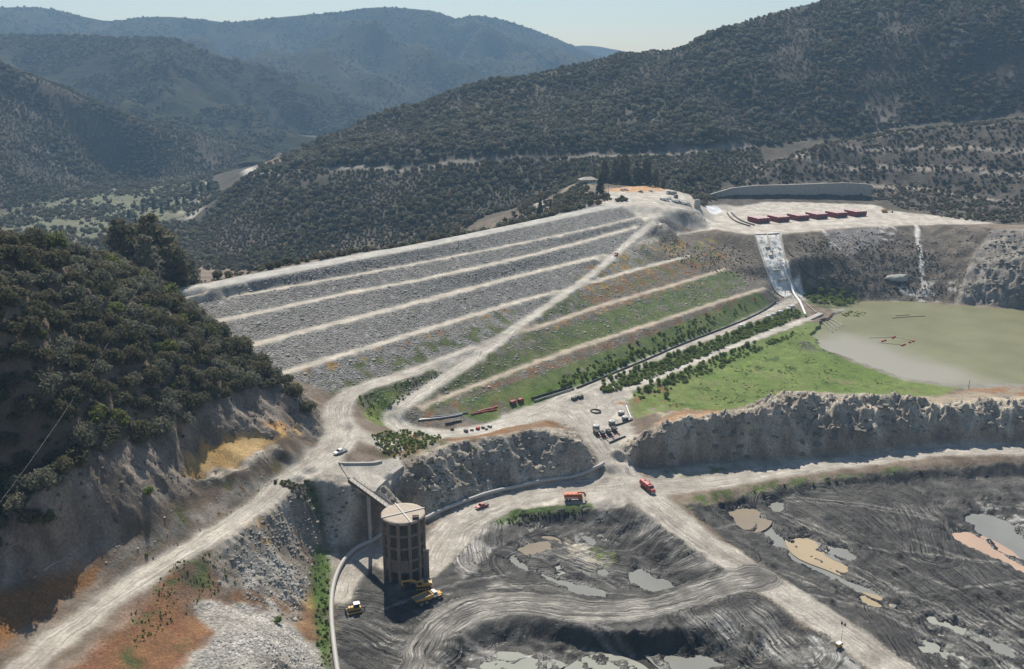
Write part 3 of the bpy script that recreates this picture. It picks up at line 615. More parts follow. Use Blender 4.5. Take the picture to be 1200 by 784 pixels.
# remaining roads
for nm, w, hw in ROADS:
    if nm in ('crest',) or nm.startswith('bench'): continue
    c, c2, st = DIRT, DIRT2, .55
    if nm == 'mud_haul': c, c2, st = (.13, .122, .11), (.235, .22, .195), 1.5
    if nm == 'toe_road_2' or nm == 'ramp': c, c2 = (.34, .314, .272), (.425, .394, .345)
    band(w, hw * 1.0, c, c2, soft=1.6, ragged=.6, det=(st, 0, .1, 0), amp=.06, rock=0, rough=.95, cls=C_ROAD, flow=True)
    if nm in ('haul_road', 'mud_haul'):
        band(w, hw * .55, tuple(.75 * a for a in c), c2, soft=2.5, ragged=.6, cover=.35, cseed=91, cscale=14)
band(resample(smooth_line(W((736, 297), (752, 285), (770, 275), (800, 272), (826, 270))), 3), 2.2, (.30, .27, .23), (.36, .325, .275), soft=1.2, cover=.85, cseed=92)
for pp, hw in (([(668, 478), (700, 470), (728, 462)], 6), ([(398, 505), (430, 512), (450, 520)], 5)):
    band(resample(W(*pp), 3), hw, DIRT, DIRT2, soft=2, det=(.4, 0, 0, 0), cls=C_ROAD)

# pit and road banks: their shade painted in as near-black mud colour
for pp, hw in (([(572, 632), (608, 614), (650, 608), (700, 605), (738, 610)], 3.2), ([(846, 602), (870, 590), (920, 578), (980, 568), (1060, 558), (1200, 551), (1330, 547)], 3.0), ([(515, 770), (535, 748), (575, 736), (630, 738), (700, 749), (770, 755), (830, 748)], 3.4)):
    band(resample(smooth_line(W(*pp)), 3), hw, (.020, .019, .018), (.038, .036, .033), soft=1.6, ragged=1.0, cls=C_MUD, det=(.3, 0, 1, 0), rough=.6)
# dozer-worked mud: sweeping furrows follow these strokes
for pp, hw in (([(880, 585), (960, 578), (1020, 590), (1060, 620), (1120, 680), (1210, 740)], 22),
               ([(905, 590), (950, 610), (1000, 650), (1060, 690), (1130, 740), (1210, 800)], 16),
               ([(1000, 568), (1060, 580), (1085, 610), (1095, 650)], 10),
               ([(1040, 720), (1060, 745), (1090, 790)], 9),
               ([(850, 645), (805, 652), (745, 664)], 12), ([(790, 608), (762, 630), (735, 652)], 12), ([(750, 592), (735, 615), (715, 640)], 10),
               ([(560, 612), (556, 640), (560, 660)], 9),
               ([(835, 716), (862, 742), (890, 772)], 15), ([(880, 706), (915, 735), (945, 765)], 10),
               ([(400, 725), (440, 735), (480, 755)], 16), ([(620, 660), (670, 668), (720, 690)], 14),
               ([(640, 640), (690, 660), (740, 668)], 10)):
    w = resample(smooth_line(W(*pp)), 3)
    s, D, U, V, K = line_field(w, hw + 3, .3)
    q = (D < hw) & (CLS[s] == C_MUD)
    FLOW[s][..., 0][q] = U[q]; FLOW[s][..., 1][q] = V[q]
    DET[s][..., 0][q] = 1.75

# tyre and track marks crossing the worked mud, pale where the crust dried
rr = random.Random(5)
for k in range(70):
    x0, y0 = (rr.uniform(870, 1200), rr.uniform(585, 770)) if k < 48 else ((rr.uniform(420, 480), rr.uniform(715, 775)) if k < 56 else (rr.uniform(560, 800), rr.uniform(630, 690)))
    a0 = rr.gauss(.75, .45) if k < 48 else rr.uniform(-.6, .9)
    q = hit(x0, y0)[:2]; ang = -a0; pts = [np.array([q[0], q[1], 0.0])]; cur = rr.uniform(-.03, .03)
    for _ in range(rr.randint(7, 16)):
        ang += cur; pts.append(pts[-1] + np.array([math.cos(ang) * 4, math.sin(ang) * 4, 0]))
    w = resample(smooth_line(pts, 1), 3)
    for off in (-1.3, 1.3):
        s, D, U, V, K = line_field(offset_line(w, off), 3, .15)
        m = sstep(.95, .25, D) * (CLS[s] == C_MUD) * sstep(0, .1, K) * sstep(1, .9, K)
        tint(s, m, (.14, .132, .12) if rr.random() < .6 else (.022, .021, .02), amt=.75)

# no furrow runs quite straight
FLOW[..., 1] += .4 * perlin(XX / 9, YY / 9, 305) + .18 * perlin(XX / 3, YY / 3, 306)
# ------------------------------------------------------------------ ponds press into the ground
POND = [
 ('pond', 7.6, [(853, 600), (872, 595), (892, 600), (893, 612), (880, 620), (862, 614)], 'brown'),
 ('pond', 7.2, [(928, 632), (945, 628), (975, 645), (994, 668), (985, 672), (960, 658), (938, 648)], 'tan'),
 ('pond', 6.95, [(893, 610), (912, 625), (940, 648), (985, 675), (1020, 690), (1042, 700), (1030, 710), (1012, 694), (975, 678), (930, 655), (900, 632), (885, 618)], 'grey'),
 ('pond', 7.2, [(1112, 625), (1135, 622), (1160, 637), (1195, 660), (1220, 670), (1210, 678), (1170, 655), (1130, 637)], 'pink'),
 ('pond', 7.1, [(1130, 606), (1150, 600), (1185, 612), (1210, 640), (1215, 662), (1180, 650), (1150, 628)], 'grey'),
 ('pond', 5.2, [(608, 645), (625, 635), (645, 633), (648, 643), (634, 650), (615, 650)], 'brown'),
 ('pond', 4.95, [(632, 672), (660, 680), (690, 688), (712, 693), (705, 704), (680, 700), (660, 690), (645, 680)], 'grey'),
 ('pond', 4.8, [(732, 672), (752, 666), (775, 678), (795, 690), (775, 698), (755, 690), (738, 682)], 'grey'),
 ('pond', 5.5, [(684, 630), (694, 628), (702, 636), (696, 641), (688, 637)], 'grey'),
 ('pond', 4.6, [(560, 776), (580, 766), (592, 772), (618, 776), (640, 774), (650, 780), (620, 786), (566, 788)], 'scum'),
 ('pond', 4.3, [(676, 784), (702, 774), (735, 778), (750, 788), (700, 796)], 'scum'),
 ('pond', 5.1, [(596, 655), (604, 650), (612, 657), (622, 668), (616, 670), (604, 664)], 'grey'),
 ('pond', 5.25, [(648, 664), (660, 660), (668, 668), (656, 672)], 'scum'),
 ('pond', 5.1, [(700, 668), (712, 664), (716, 672), (706, 676)], 'grey'),
 ('pond', 7.6, [(900, 590), (915, 588), (922, 598), (908, 600)], 'grey'),
 ('pond', 7.3, [(968, 640), (985, 640), (1010, 655), (1000, 660), (980, 650)], 'grey'),
 ('pond', 7.0, [(1012, 700), (1030, 706), (1032, 714), (1018, 712)], 'tan'),
 ('pond', 6.9, [(1090, 720), (1120, 726), (1140, 745), (1120, 748), (1100, 736)], 'scum'),
 ('pond', 6.8, [(1075, 742), (1095, 750), (1110, 772), (1095, 776), (1082, 760)], 'scum'),
 ('pond', 6.8, [(1150, 745), (1185, 755), (1200, 775), (1170, 770)], 'grey'),
 ('pond', 4.5, [(770, 770), (830, 768), (860, 782), (800, 790)], 'grey'),
]
LAKE = [(1010, 353), (965, 378), (952, 395), (962, 408), (1000, 422), (1060, 443), (1120, 450), (1250, 452), (1450, 450), (1500, 372), (1200, 364), (1120, 358), (1060, 353)]
# ------------------------------------------------------------------ relief too small for the survey
far_amp = sstep(830, 1000, YY)
rel = AMP * (.55 * fbm(XX, YY, 5, 4, 61) + .9 * N_MID * .6)
# rock: gullies running down the fall line, wobbled
gy_, gx_ = np.gradient(blur(Z, 6), GY, GX)
gl = np.hypot(gx_, gy_) + 1e-6
steep = sstep(.25, .7, gl)
tx, ty = -gy_ / gl, gx_ / gl
txs, tys = blur(tx, 30), blur(ty, 30)
acr = XX * txs + YY * tys                # runs along the contour
crack = fbm(XX + .25 * Z, YY - .25 * Z, 9, 4, 71, ridged=True) + .6 * fbm(XX - .3 * Z, YY + .2 * Z, 3.5, 3, 77, ridged=True)
rel += ROCKA * (.3 + .7 * steep) * .8 * (crack - .2)
def cells(x, y, seed):                   # flat-topped blocks: one level per broken piece of rock
    ix, iy = np.floor(x), np.floor(y); bd = np.full(x.shape, 9.0); bv = np.zeros(x.shape); sl = np.zeros(x.shape)
    for a in (-1, 0, 1):
        for c in (-1, 0, 1):
            jx, jy = ix + a, iy + c
            h1, h2, h3 = _hash(jx, jy, seed) / 65536, _hash(jx, jy, seed + 5) / 65536, _hash(jx, jy, seed + 9) / 65536
            dx, dy = x - jx - h1, y - jy - h2; d = dx * dx + dy * dy; m = d < bd
            bd = np.where(m, d, bd); bv = np.where(m, h3 - .5 + (h1 - .5) * dx * 1.4 + (h2 - .5) * dy * 1.4, bv)
    return bv
rk_ = np.clip(ROCKA, 0, 1.5) * (.2 + .8 * steep)
wx_, wy_ = XX + 1.2 * perlin(XX / 4, YY / 4, 150), YY + 1.2 * perlin(XX / 4, YY / 4, 151)
rel += rk_ * (1.35 * cells(wx_ / 6 + Z / 9, wy_ / 3.2 - Z / 12, 160) + .7 * cells(wx_ / 2.4 + Z / 5, wy_ / 1.7, 170))
led = (Z + 2.0 * fbm(XX, YY, 12, 3, 130)) / 2.4          # broken ledges
rel += np.clip(ROCKA, 0, 1.3) * steep * .75 * (np.abs((led % 1) - .5) * 2 - .5) * np.clip(fbm(XX, YY, 14, 2, 131) + .5, 0, 1)
# buttresses and ribs: the rock faces are pushed in and out sideways
wa = blur(np.clip(ROCKA, 0, 1.4), 3)
wx = wa * (3.2 * fbm(XX, YY, 19, 3, 101) + 1.5 * fbm(XX + .3 * Z, YY, 5.5, 3, 103))
wy = wa * (5.0 * fbm(XX, YY, 19, 3, 102, ridged=True) + 1.8 * fbm(XX + .2 * Z, YY - .3 * Z, 5, 3, 104))
Z = sample(Z, XX + wx, YY + wy)
Z = Z + np.clip(wa - .75, 0, .8) * sstep(.25, .8, np.hypot(*np.gradient(Z, GY, GX))) * (3.6 * fbm(XX + .35 * YY, YY * .3, 13, 3, 105, ridged=True) + 1.6 * fbm(XX - .4 * YY, YY * .4, 5, 3, 106, ridged=True) - .6)
ZB = Z.copy()
Z = Z + rel
# big hills: spurs and gullies
hz = far_amp * sstep(8, 70, ZB)
Z += hz * (9 * fbm(XX, YY, 150, 4, 81, ridged=True) - 2 + 2.5 * fbm(XX, YY, 30, 3, 86)) * sstep(6, 40, np.abs(ZB - 0))
# furrows really stand up in the mud
fur = DET[..., 0] * (np.isin(CLS, [C_MUD]))
ms_ = np.clip(.25 + 1.3 * fbm(XX, YY, 22, 3, 110), 0, 1)
Z += fur * ms_ * (.42 * perlin(FLOW[..., 0] / 9, FLOW[..., 1] / 1.8, 91) + .75 * perlin(FLOW[..., 0] / 17, FLOW[..., 1] / 4.2, 92))
mdz = np.isin(CLS, [C_MUD]).astype(float); mdz = blur(mdz, 4) * mdz
Z += mdz * (1.0 * fbm(XX, YY, 10, 5, 111, ridged=True) * np.clip(fbm(XX, YY, 30, 2, 112) + .4, 0, 1) + .4 * fbm(XX, YY, 2.8, 3, 113))
# pushed-up heaps of wet mud
hr = random.Random(9)
for k in range(190):
    px, py = [(hr.uniform(520, 900), hr.uniform(738, 775)), (hr.uniform(590, 790), hr.uniform(630, 688)), (hr.uniform(880, 1060), hr.uniform(612, 712)), (hr.uniform(1050, 1200), hr.uniform(690, 784)), (hr.uniform(1090, 1200), hr.uniform(575, 640))][k % 5]
    c = hit(px, py); R0 = hr.uniform(1.6, 4.2); hh_ = R0 * hr.uniform(.18, .42)
    s = box_of(np.array([c]), R0 * 2)
    d = np.hypot(XX[s] - c[0] + 1.2 * perlin(XX[s] / 2.5, YY[s] / 2.5, 140), (YY[s] - c[1]) * hr.uniform(.8, 1.6) + 1.2 * perlin(XX[s] / 2.5, YY[s] / 2.5, 141))
    m = sstep(R0, 0, d) * mdz[s]
    Z[s] += hh_ * m * (.8 + .5 * perlin(XX[s] / 1.3, YY[s] / 1.3, 142))
    ALB[s] *= 1 - .35 * m[..., None]
shn = mdz * sstep(.12, .3, fbm(XX, YY, 13, 4, 114)) * sstep(0, -.25, blur(Z, 1) - blur(Z, 14))
RGH[:] = RGH * (1 - .62 * shn)
pal = mdz * sstep(.1, .4, fbm(XX, YY, 18, 4, 115)) * .5
ALB[:] = ALB * (1 + .9 * pal[..., None])
rut = np.isin(CLS, [C_ROAD]) * DET[..., 0]
Z += rut * .06 * perlin(FLOW[..., 0] / 30, FLOW[..., 1] / 1.6, 93)
PW = []
for nm, pz, pp, kind in POND:
    w = np.array([P(x, y, pz) for x, y in pp])
    w[:, 2] = pz
    w = smooth_line(np.concatenate([w, w[:1]]), 2)[:-1]
    s, sd = poly_sd(w, 9, 1.0)
    sd = sd + 2.2 * fbm(XX[s], YY[s], 8, 3, 120) + .9 * fbm(XX[s], YY[s], 2.5, 2, 121) + (7 * fbm(XX[s], YY[s], 7, 4, 122) + 1 if kind == 'scum' else 0)
    tgt = pz + np.clip(sd * .22, -.6, 5)
    m = sstep(4, 1.0, sd)
    Z[s] = np.where(sd < 0, np.minimum(Z[s], tgt), Z[s] * (1 - m) + np.maximum(np.minimum(Z[s], pz + .3 + sd * .3), pz + .04 + .1 * sd) * m)
    wet = sstep(3.5, .3, sd)[..., None]
    ALB[s] *= 1 - .35 * wet; RGH[s] = RGH[s] * (1 - wet[..., 0] * .55)
    PW.append((nm, pz, w, kind))
lw_ = np.array([P(x, y, 15) for x, y in LAKE])
s, sd = poly_sd(lw_, 14, .9)
sh = fbm(XX[s], YY[s], 14, 4, 95) * 3.5
Z[s] = np.where(sd + sh < 0, np.minimum(Z[s], 15 + np.maximum((sd + sh) * .05, -1.5)), np.where(sd < 12, np.maximum(Z[s], 15.04 + .03 * np.minimum(sd + sh, 10)), Z[s]))

# ------------------------------------------------------------------ materials
def nodes(m):
    m.use_nodes = True
    nt = m.node_tree
    return nt, nt.nodes, nt.links, nt.nodes['Principled BSDF']

class NB:                                # tiny helper for node graphs
    def __init__(s, nt): s.nt = nt
    def n(s, t, ins=None, **k):
        q = s.nt.nodes.new(t)
        for a, v in k.items(): setattr(q, a, v)
        for a, v in (ins or {}).items():
            if hasattr(v, 'is_linked') or hasattr(v, 'links'): s.nt.links.new(v, q.inputs[a])
            else: q.inputs[a].default_value = v
        return q
    def math(s, op, a, b=0.0, c=0.0):
        return s.n('ShaderNodeMath', {0: a, 1: b, 2: c}, operation=op).outputs[0]
    def noise(s, vec, scale, detail=3, rough=.55):
        return s.n('ShaderNodeTexNoise', {'Vector': vec, 'Scale': scale, 'Detail': detail, 'Roughness': rough}).outputs['Fac']
    def mapr(s, v, a, b, c, d):
        return s.n('ShaderNodeMapRange', {'Value': v, 'From Min': a, 'From Max': b, 'To Min': c, 'To Max': d}).outputs[0]

def ground_material():
    m = bpy.data.materials.new('ground')
    nt, N, LK, bs = nodes(m)
    b = NB(nt)
    geo = b.n('ShaderNodeNewGeometry').outputs['Position']
    alb = b.n('ShaderNodeAttribute', attribute_name='albedo')
    det = b.n('ShaderNodeAttribute', attribute_name='detail')
    flow = b.n('ShaderNodeAttribute', attribute_name='flow').outputs['Vector']
    rg = b.n('ShaderNodeAttribute', attribute_name='wet').outputs['Fac']
    sp = b.n('ShaderNodeSeparateColor', {'Color': det.outputs['Color']})
    st, rip, rock = sp.outputs[0], sp.outputs[1], sp.outputs[2]
    gr = det.outputs['Alpha']
    n1 = b.noise(geo, .22, 4); n2 = b.noise(geo, 1.1, 4, .6); n3 = b.noise(geo, 4.5, 2)
    f = b.math('MULTIPLY', b.mapr(n1, .3, .7, .82, 1.18), b.mapr(n2, .3, .7, .8, 1.2))
    # streaks along the flow
    fv = b.n('ShaderNodeVectorMath', {0: flow, 1: (.035, 1.0, 1)}, operation='MULTIPLY').outputs[0]
    s1 = b.noise(fv, 1.1, 3, .65)
    fv2 = b.n('ShaderNodeVectorMath', {0: flow, 1: (.06, 2.6, 1)}, operation='MULTIPLY').outputs[0]
    s2 = b.noise(fv2, 1.0, 2)
    sk = b.math('MULTIPLY', b.mapr(s1, .32, .68, .45, 1.62), b.mapr(s2, .3, .7, .82, 1.18))
    pz = b.noise(geo, .11, 3)
    stx = b.math('MULTIPLY', st, b.mapr(pz, .34, .55, .3, 1.15))
    f = b.math('MULTIPLY', f, b.math('ADD', 1.0, b.math('MULTIPLY', b.math('SUBTRACT', sk, 1.0), stx)))
    # riprap: separate stones of many sizes
    vo = b.n('ShaderNodeTexVoronoi', {'Vector': geo, 'Scale': 1.15, 'Randomness': 1.0})
    rnd = b.n('ShaderNodeSeparateColor', {'Color': vo.outputs['Color']}).outputs[0]
    stone = b.math('MULTIPLY', b.mapr(rnd, 0, 1, .7, 1.25), b.mapr(vo.outputs['Distance'], .2, .8, 1.08, .66))
    vo2 = b.n('ShaderNodeTexVoronoi', {'Vector': geo, 'Scale': .45, 'Randomness': 1.0})
    rnd2 = b.n('ShaderNodeSeparateColor', {'Color': vo2.outputs['Color']}).outputs[1]
    stone = b.math('MULTIPLY', stone, b.mapr(rnd2, .9, 1, 1, 1.45))
    f = b.math('MULTIPLY', f, b.math('ADD', 1.0, b.math('MULTIPLY', b.math('SUBTRACT', stone, 1.0), rip)))
    # rock: broken faces, darker joints
    wv = b.n('ShaderNodeVectorMath', {0: geo, 1: (1, 1, .6)}, operation='MULTIPLY').outputs[0]
    rn = b.n('ShaderNodeTexNoise', {'Vector': wv, 'Scale': .33, 'Detail': 6, 'Roughness': .62, 'Distortion': .6}, noise_type='RIDGED_MULTIFRACTAL', normalize=True).outputs['Fac']
    rn2 = b.noise(wv, 1.5, 4, .7)
    rk = b.math('MULTIPLY', b.mapr(rn, .25, .8, 1.35, .45), b.mapr(rn2, .35, .65, .72, 1.28))
    f = b.math('MULTIPLY', f, b.math('ADD', 1.0, b.math('MULTIPLY', b.math('SUBTRACT', rk, 1.0), rock)))
    # weeds: fine tufts
    gt = b.mapr(b.noise(geo, 1.7, 5, .75), .35, .65, .5, 1.45)
    f = b.math('MULTIPLY', f, b.math('ADD', 1.0, b.math('MULTIPLY', b.math('SUBTRACT', gt, 1.0), gr)))
    mix = b.n('ShaderNodeVectorMath', {0: alb.outputs['Color'], 3: f}, operation='SCALE').outputs[0]
    LK.new(mix, bs.inputs['Base Color'])
    LK.new(rg, bs.inputs['Roughness'])
    bs.inputs['Specular IOR Level'].default_value = .25
    h = b.math('ADD', b.math('MULTIPLY', n2, .25), b.math('MULTIPLY', n3, .1))
    h = b.math('ADD', h, b.math('MULTIPLY', b.math('MULTIPLY', s1, stx), .8))
    h = b.math('ADD', h, b.math('MULTIPLY', b.math('MULTIPLY', b.mapr(vo.outputs['Distance'], 0, .8, 1, 0), rip), .45))
    h = b.math('ADD', h, b.math('MULTIPLY', b.math('MULTIPLY', b.mapr(rn, .2, .9, 1, 0), rock), .9))
    h = b.math('ADD', h, b.math('MULTIPLY', b.math('MULTIPLY', gt, gr), .4))
    bp = b.n('ShaderNodeBump', {'Height': h, 'Strength': .75, 'Distance': 1.0})
    LK.new(bp.outputs[0], bs.inputs['Normal'])
    return m
M_GROUND = ground_material()

# ------------------------------------------------------------------ one grid, shared out among ground, roads, dam, mud, hills
def attrs(me, idx):
    def col(nm, a):
        q = me.attributes.new(nm, 'FLOAT_COLOR', 'POINT')
        q.data.foreach_set('color', np.ascontiguousarray(a, np.float32).ravel())
    n = len(idx)
    col('albedo', np.concatenate([ALB.reshape(-1, 3)[idx], np.ones((n, 1))], 1))
    col('detail', DET.reshape(-1, 4)[idx])
    q = me.attributes.new('flow', 'FLOAT_VECTOR', 'POINT')
    q.data.foreach_set('vector', np.concatenate([FLOW.reshape(-1, 2)[idx], np.zeros((n, 1))], 1).astype(np.float32).ravel())
    q = me.attributes.new('wet', 'FLOAT', 'POINT')
    q.data.foreach_set('value', RGH.ravel()[idx].astype(np.float32))

def link(o, parent=None):
    COL.objects.link(o)
    if parent is not None: o.parent = parent
    return o
def tag(o, label=None, cat=None, group=None, kind=None):
    if label: o['label'] = label
    if cat: o['category'] = cat
    if group: o['group'] = group
    if kind: o['kind'] = kind
    return o
def empty(name, loc=(0, 0, 0), rz=0.0, label=None, cat=None, group=None):
    o = bpy.data.objects.new(name, None)
    o.empty_display_size = .5
    o.location = loc; o.rotation_euler = (0, 0, rz)
    return tag(link(o), label, cat, group)

ii, jj = np.meshgrid(np.arange(nx - 1), np.arange(ny - 1))
q0 = (jj * nx + ii).ravel()
QUADS = np.stack([q0, q0 + 1, q0 + nx + 1, q0 + nx], 1)
QCLS = CLS[:-1, :-1].ravel()
VCO = np.stack([XX, YY, Z], -1).reshape(-1, 3)
gy2, gx2 = np.gradient(Z, GY, GX)
VN = np.stack([-gx2, -gy2, np.ones_like(Z)], -1).reshape(-1, 3)
VN /= np.linalg.norm(VN, axis=1)[:, None]

def piece(name, classes, parent=None):
    f = QUADS[np.isin(QCLS, classes)]
    if not len(f): return None
    idx, inv = np.unique(f, return_inverse=True)
    me = bpy.data.meshes.new(name)
    me.vertices.add(len(idx)); me.vertices.foreach_set('co', VCO[idx].astype(np.float32).ravel())
    n = len(f)
    me.loops.add(n * 4); me.loops.foreach_set('vertex_index', inv.reshape(-1).astype(np.int32))
    me.polygons.add(n); me.polygons.foreach_set('loop_start', np.arange(0, 4 * n, 4, dtype=np.int32))
    me.polygons.foreach_set('use_smooth', np.ones(n, bool))
    me.update(calc_edges=True)
    attrs(me, idx)
    me.normals_split_custom_set_from_vertices(VN[idx].tolist())
    me.materials.append(M_GROUND)
    return link(bpy.data.objects.new(name, me), parent)

tag(piece('ground', [C_GROUND]), kind='structure')
tag(piece('dirt_road', [C_ROAD]), kind='structure')
tag(piece('mud_flat', [C_MUD]), kind='structure')
tag(piece('hills', [C_HILL]), kind='structure')
tag(piece('lake_bed', [C_BED]), kind='structure')
tag(piece('terraced_hillside', [C_TERR]), kind='structure')
tag(piece('rock_cliff', [C_CLIFF]), kind='structure')
tag(piece('grass', [C_GRASS]), kind='stuff')
DAM = empty('earth_dam', tuple(hit(480, 400)), 0, 'long grey rock-faced earth dam with pale benches and a flat crest', 'dam')
def dam_part(name, cl):
    o = piece(name, cl)
    if o:
        o.parent = DAM; o.matrix_parent_inverse = Matrix.Translation(-DAM.location)
    return o
dam_part('rock_face', [C_DAM]); dam_part('crest_road', [C_CREST])
for k in range(1, 7): dam_part('bench_track', [C_BENCH + k])
CHUTE = empty('spillway_chute', tuple(hit(910, 312)), 0, 'pale grey concrete spillway chute dropping from the platform to the lake', 'spillway')
o = piece('chute_floor', [C_CHUTE]); o.parent = CHUTE; o.matrix_parent_inverse = Matrix.Translation(-CHUTE.location)

# ------------------------------------------------------------------ water
def water_mat(name, c, rough=.12, wave=.25):
    m = bpy.data.materials.new(name)
    nt, N, LK, bs = nodes(m)
    b = NB(nt)
    geo = b.n('ShaderNodeNewGeometry').outputs['Position']
    n1 = b.noise(geo, .05, 4)
    r = b.n('ShaderNodeMix', {0: b.mapr(n1, .35, .65, 0, 1), 6: (*c, 1), 7: (*[v * 1.18 for v in c], 1)}, data_type='RGBA')
    LK.new(r.outputs[2], bs.inputs['Base Color'])
    bs.inputs['Roughness'].default_value = rough
    bs.inputs['IOR'].default_value = 1.33
    bp = b.n('ShaderNodeBump', {'Height': b.noise(geo, wave, 3), 'Strength': .08, 'Distance': 1.0})
    LK.new(bp.outputs[0], bs.inputs['Normal'])
    return m
WM = {'brown': water_mat('brown_water', (.22, .18, .13)), 'tan': water_mat('tan_water', (.33, .26, .165)), 'grey': water_mat('grey_water', (.20, .195, .175)),
      'pink': water_mat('silty_water', (.40, .28, .20)), 'scum': water_mat('pale_water', (.26, .26, .22)), 'lake': water_mat('lake_water', (.19, .185, .105), .22, .5)}
def grow(w, d):
    c = w[:, :2].mean(0)
    v = w.copy(); r = v[:, :2] - c
    v[:, :2] += r / (np.linalg.norm(r, axis=1)[:, None] + 1e-6) * d
    return v
def sheet(name, w, z, mat):
    me = bpy.data.meshes.new(name)
    bm = bmesh.new()
    f = bm.faces.new([bm.verts.new((p[0], p[1], z)) for p in w])
    bm.normal_update()
    if f.normal.z < 0: f.normal_flip()
    bmesh.ops.triangulate(bm, faces=[f])
    bm.to_mesh(me); bm.free()
    me.materials.append(mat)
    return tag(link(bpy.data.objects.new(name, me)), kind='structure')
for nm, pz, w, kind in PW: sheet(nm, grow(w, 4.0), pz, WM[kind])
shal = np.array([P(x, y, 15) for x, y in ((950, 400), (985, 392), (1020, 398), (1060, 413), (1110, 430), (1160, 447), (1110, 455), (1050, 448), (990, 425), (955, 412))])
lg = grow(lw_, 6)
lx, ly = np.meshgrid(np.arange(lg[:, 0].min(), min(lg[:, 0].max(), 620), 4), np.arange(lg[:, 1].min(), lg[:, 1].max(), 4))
def in_poly(w, x, y):
    r = np.zeros(x.shape, bool)
    for (ax, ay), (bx, by) in zip(w[:, :2], np.roll(w[:, :2], -1, axis=0)):
        r ^= ((ay > y) != (by > y)) & (x < ax + (y - ay) * (bx - ax) / ((by - ay) if abs(by - ay) > 1e-9 else 1e-9))
    return r
def seg_dist(w, x, y):
    d = np.full(x.shape, 1e9)
    for (ax, ay), (bx, by) in zip(w[:, :2], np.roll(w[:, :2], -1, axis=0)):
        t = np.clip(((x - ax) * (bx - ax) + (y - ay) * (by - ay)) / ((bx - ax) ** 2 + (by - ay) ** 2 + 1e-9), 0, 1)
        d = np.minimum(d, np.hypot(x - ax - t * (bx - ax), y - ay - t * (by - ay)))
    return np.where(in_poly(w, x, y), -d, d)
ok = in_poly(lg, lx, ly)
silt = sstep(14, -12, seg_dist(shal, lx, ly) + 9 * fbm(lx, ly, 30, 4, 97))
qi, qj = np.meshgrid(np.arange(lx.shape[1] - 1), np.arange(lx.shape[0] - 1)); M_ = lx.shape[1]
q_ = (qj * M_ + qi).ravel(); fq = np.stack([q_, q_ + 1, q_ + M_ + 1, q_ + M_], 1)
fq = fq[ok.ravel()[fq].all(1)]; ix, inv = np.unique(fq, return_inverse=True)
me = bpy.data.meshes.new('lake')
me.from_pydata(np.stack([lx.ravel(), ly.ravel(), np.full(lx.size, 15.0)], 1)[ix].tolist(), [], inv.reshape(-1, 4).tolist())
at_ = me.attributes.new('silt', 'FLOAT', 'POINT'); at_.data.foreach_set('value', silt.ravel()[ix].astype(np.float32))
LMAT = WM['lake']; b_ = NB(LMAT.node_tree); pb = LMAT.node_tree.nodes['Principled BSDF']
old = pb.inputs['Base Color'].links[0].from_socket
mx_ = b_.n('ShaderNodeMix', {0: b_.n('ShaderNodeAttribute', attribute_name='silt').outputs['Fac'], 6: old, 7: (.31, .29, .235, 1)}, data_type='RGBA')
LMAT.node_tree.links.new(mx_.outputs[2], pb.inputs['Base Color'])
pb.inputs['Specular IOR Level'].default_value = .3
me.materials.append(LMAT)
tag(link(bpy.data.objects.new('lake', me)), kind='structure')
# ------------------------------------------------------------------ distant ridges
def ridge_hill(name, pts, front, back, zb, amp, wl, seed, col):
    w = resample(smooth_line([PF(*p) for p in pts], 1), 30)
    M = len(w); T = np.concatenate([-np.linspace(1, 0, 14)[:-1] ** 1.2, np.linspace(0, 1, 56) ** 1.1])
    t = T[:, None] * np.ones((1, M))
    X = np.tile(w[:, 0], (len(T), 1)); Y = w[:, 1][None] - np.where(t >= 0, t * front, t * back)
    zr = w[:, 2][None]
    prof = np.where(t >= 0, (1 - t) ** 1.25, (1 + t))
    Zh = zb + (zr - zb) * prof
    env = np.minimum(1, np.clip(t, 0, 1) * 3.2) * np.clip(1.15 - np.abs(t), 0, 1)
    Zh = Zh + env * (amp * (fbm(X + .55 * Y, Y * .5, wl, 5, seed, ridged=True) - .62) + amp * .25 * fbm(X, Y, wl * .2, 3, seed + 9))
    me = bpy.data.meshes.new(name)
    n = len(T)
    co = np.stack([X, Y, Zh], -1).reshape(-1, 3)
    i, j = np.meshgrid(np.arange(M - 1), np.arange(n - 1))
    q = (j * M + i).ravel()
    me.from_pydata(co.tolist(), [], np.stack([q, q + M, q + M + 1, q + 1], 1).tolist())
    me.polygons.foreach_set('use_smooth', np.ones(len(q), bool))
    m = bpy.data.materials.new(name)
    nt, N, LK, bs = nodes(m); b = NB(nt)
    geo = b.n('ShaderNodeNewGeometry').outputs['Position']
    a = b.noise(geo, .0045, 5, .6); c = b.noise(geo, .06, 4, .7)
    mx = b.n('ShaderNodeMix', {0: b.mapr(b.math('ADD', a, b.math('MULTIPLY', c, .6)), .62, 1.0, 0, 1), 6: (*col[0], 1), 7: (*col[1], 1)}, data_type='RGBA')
    LK.new(mx.outputs[2], bs.inputs['Base Color']); bs.inputs['Roughness'].default_value = 1; bs.inputs['Specular IOR Level'].default_value = 0
    bp = b.n('ShaderNodeBump', {'Height': c, 'Strength': 1.0, 'Distance': 7.0}); LK.new(bp.outputs[0], bs.inputs['Normal'])
    me.materials.append(m)
    o = tag(link(bpy.data.objects.new(name, me)), kind='structure')
    return co, n, M
FH = [(.034, .040, .024), (.072, .064, .042)]
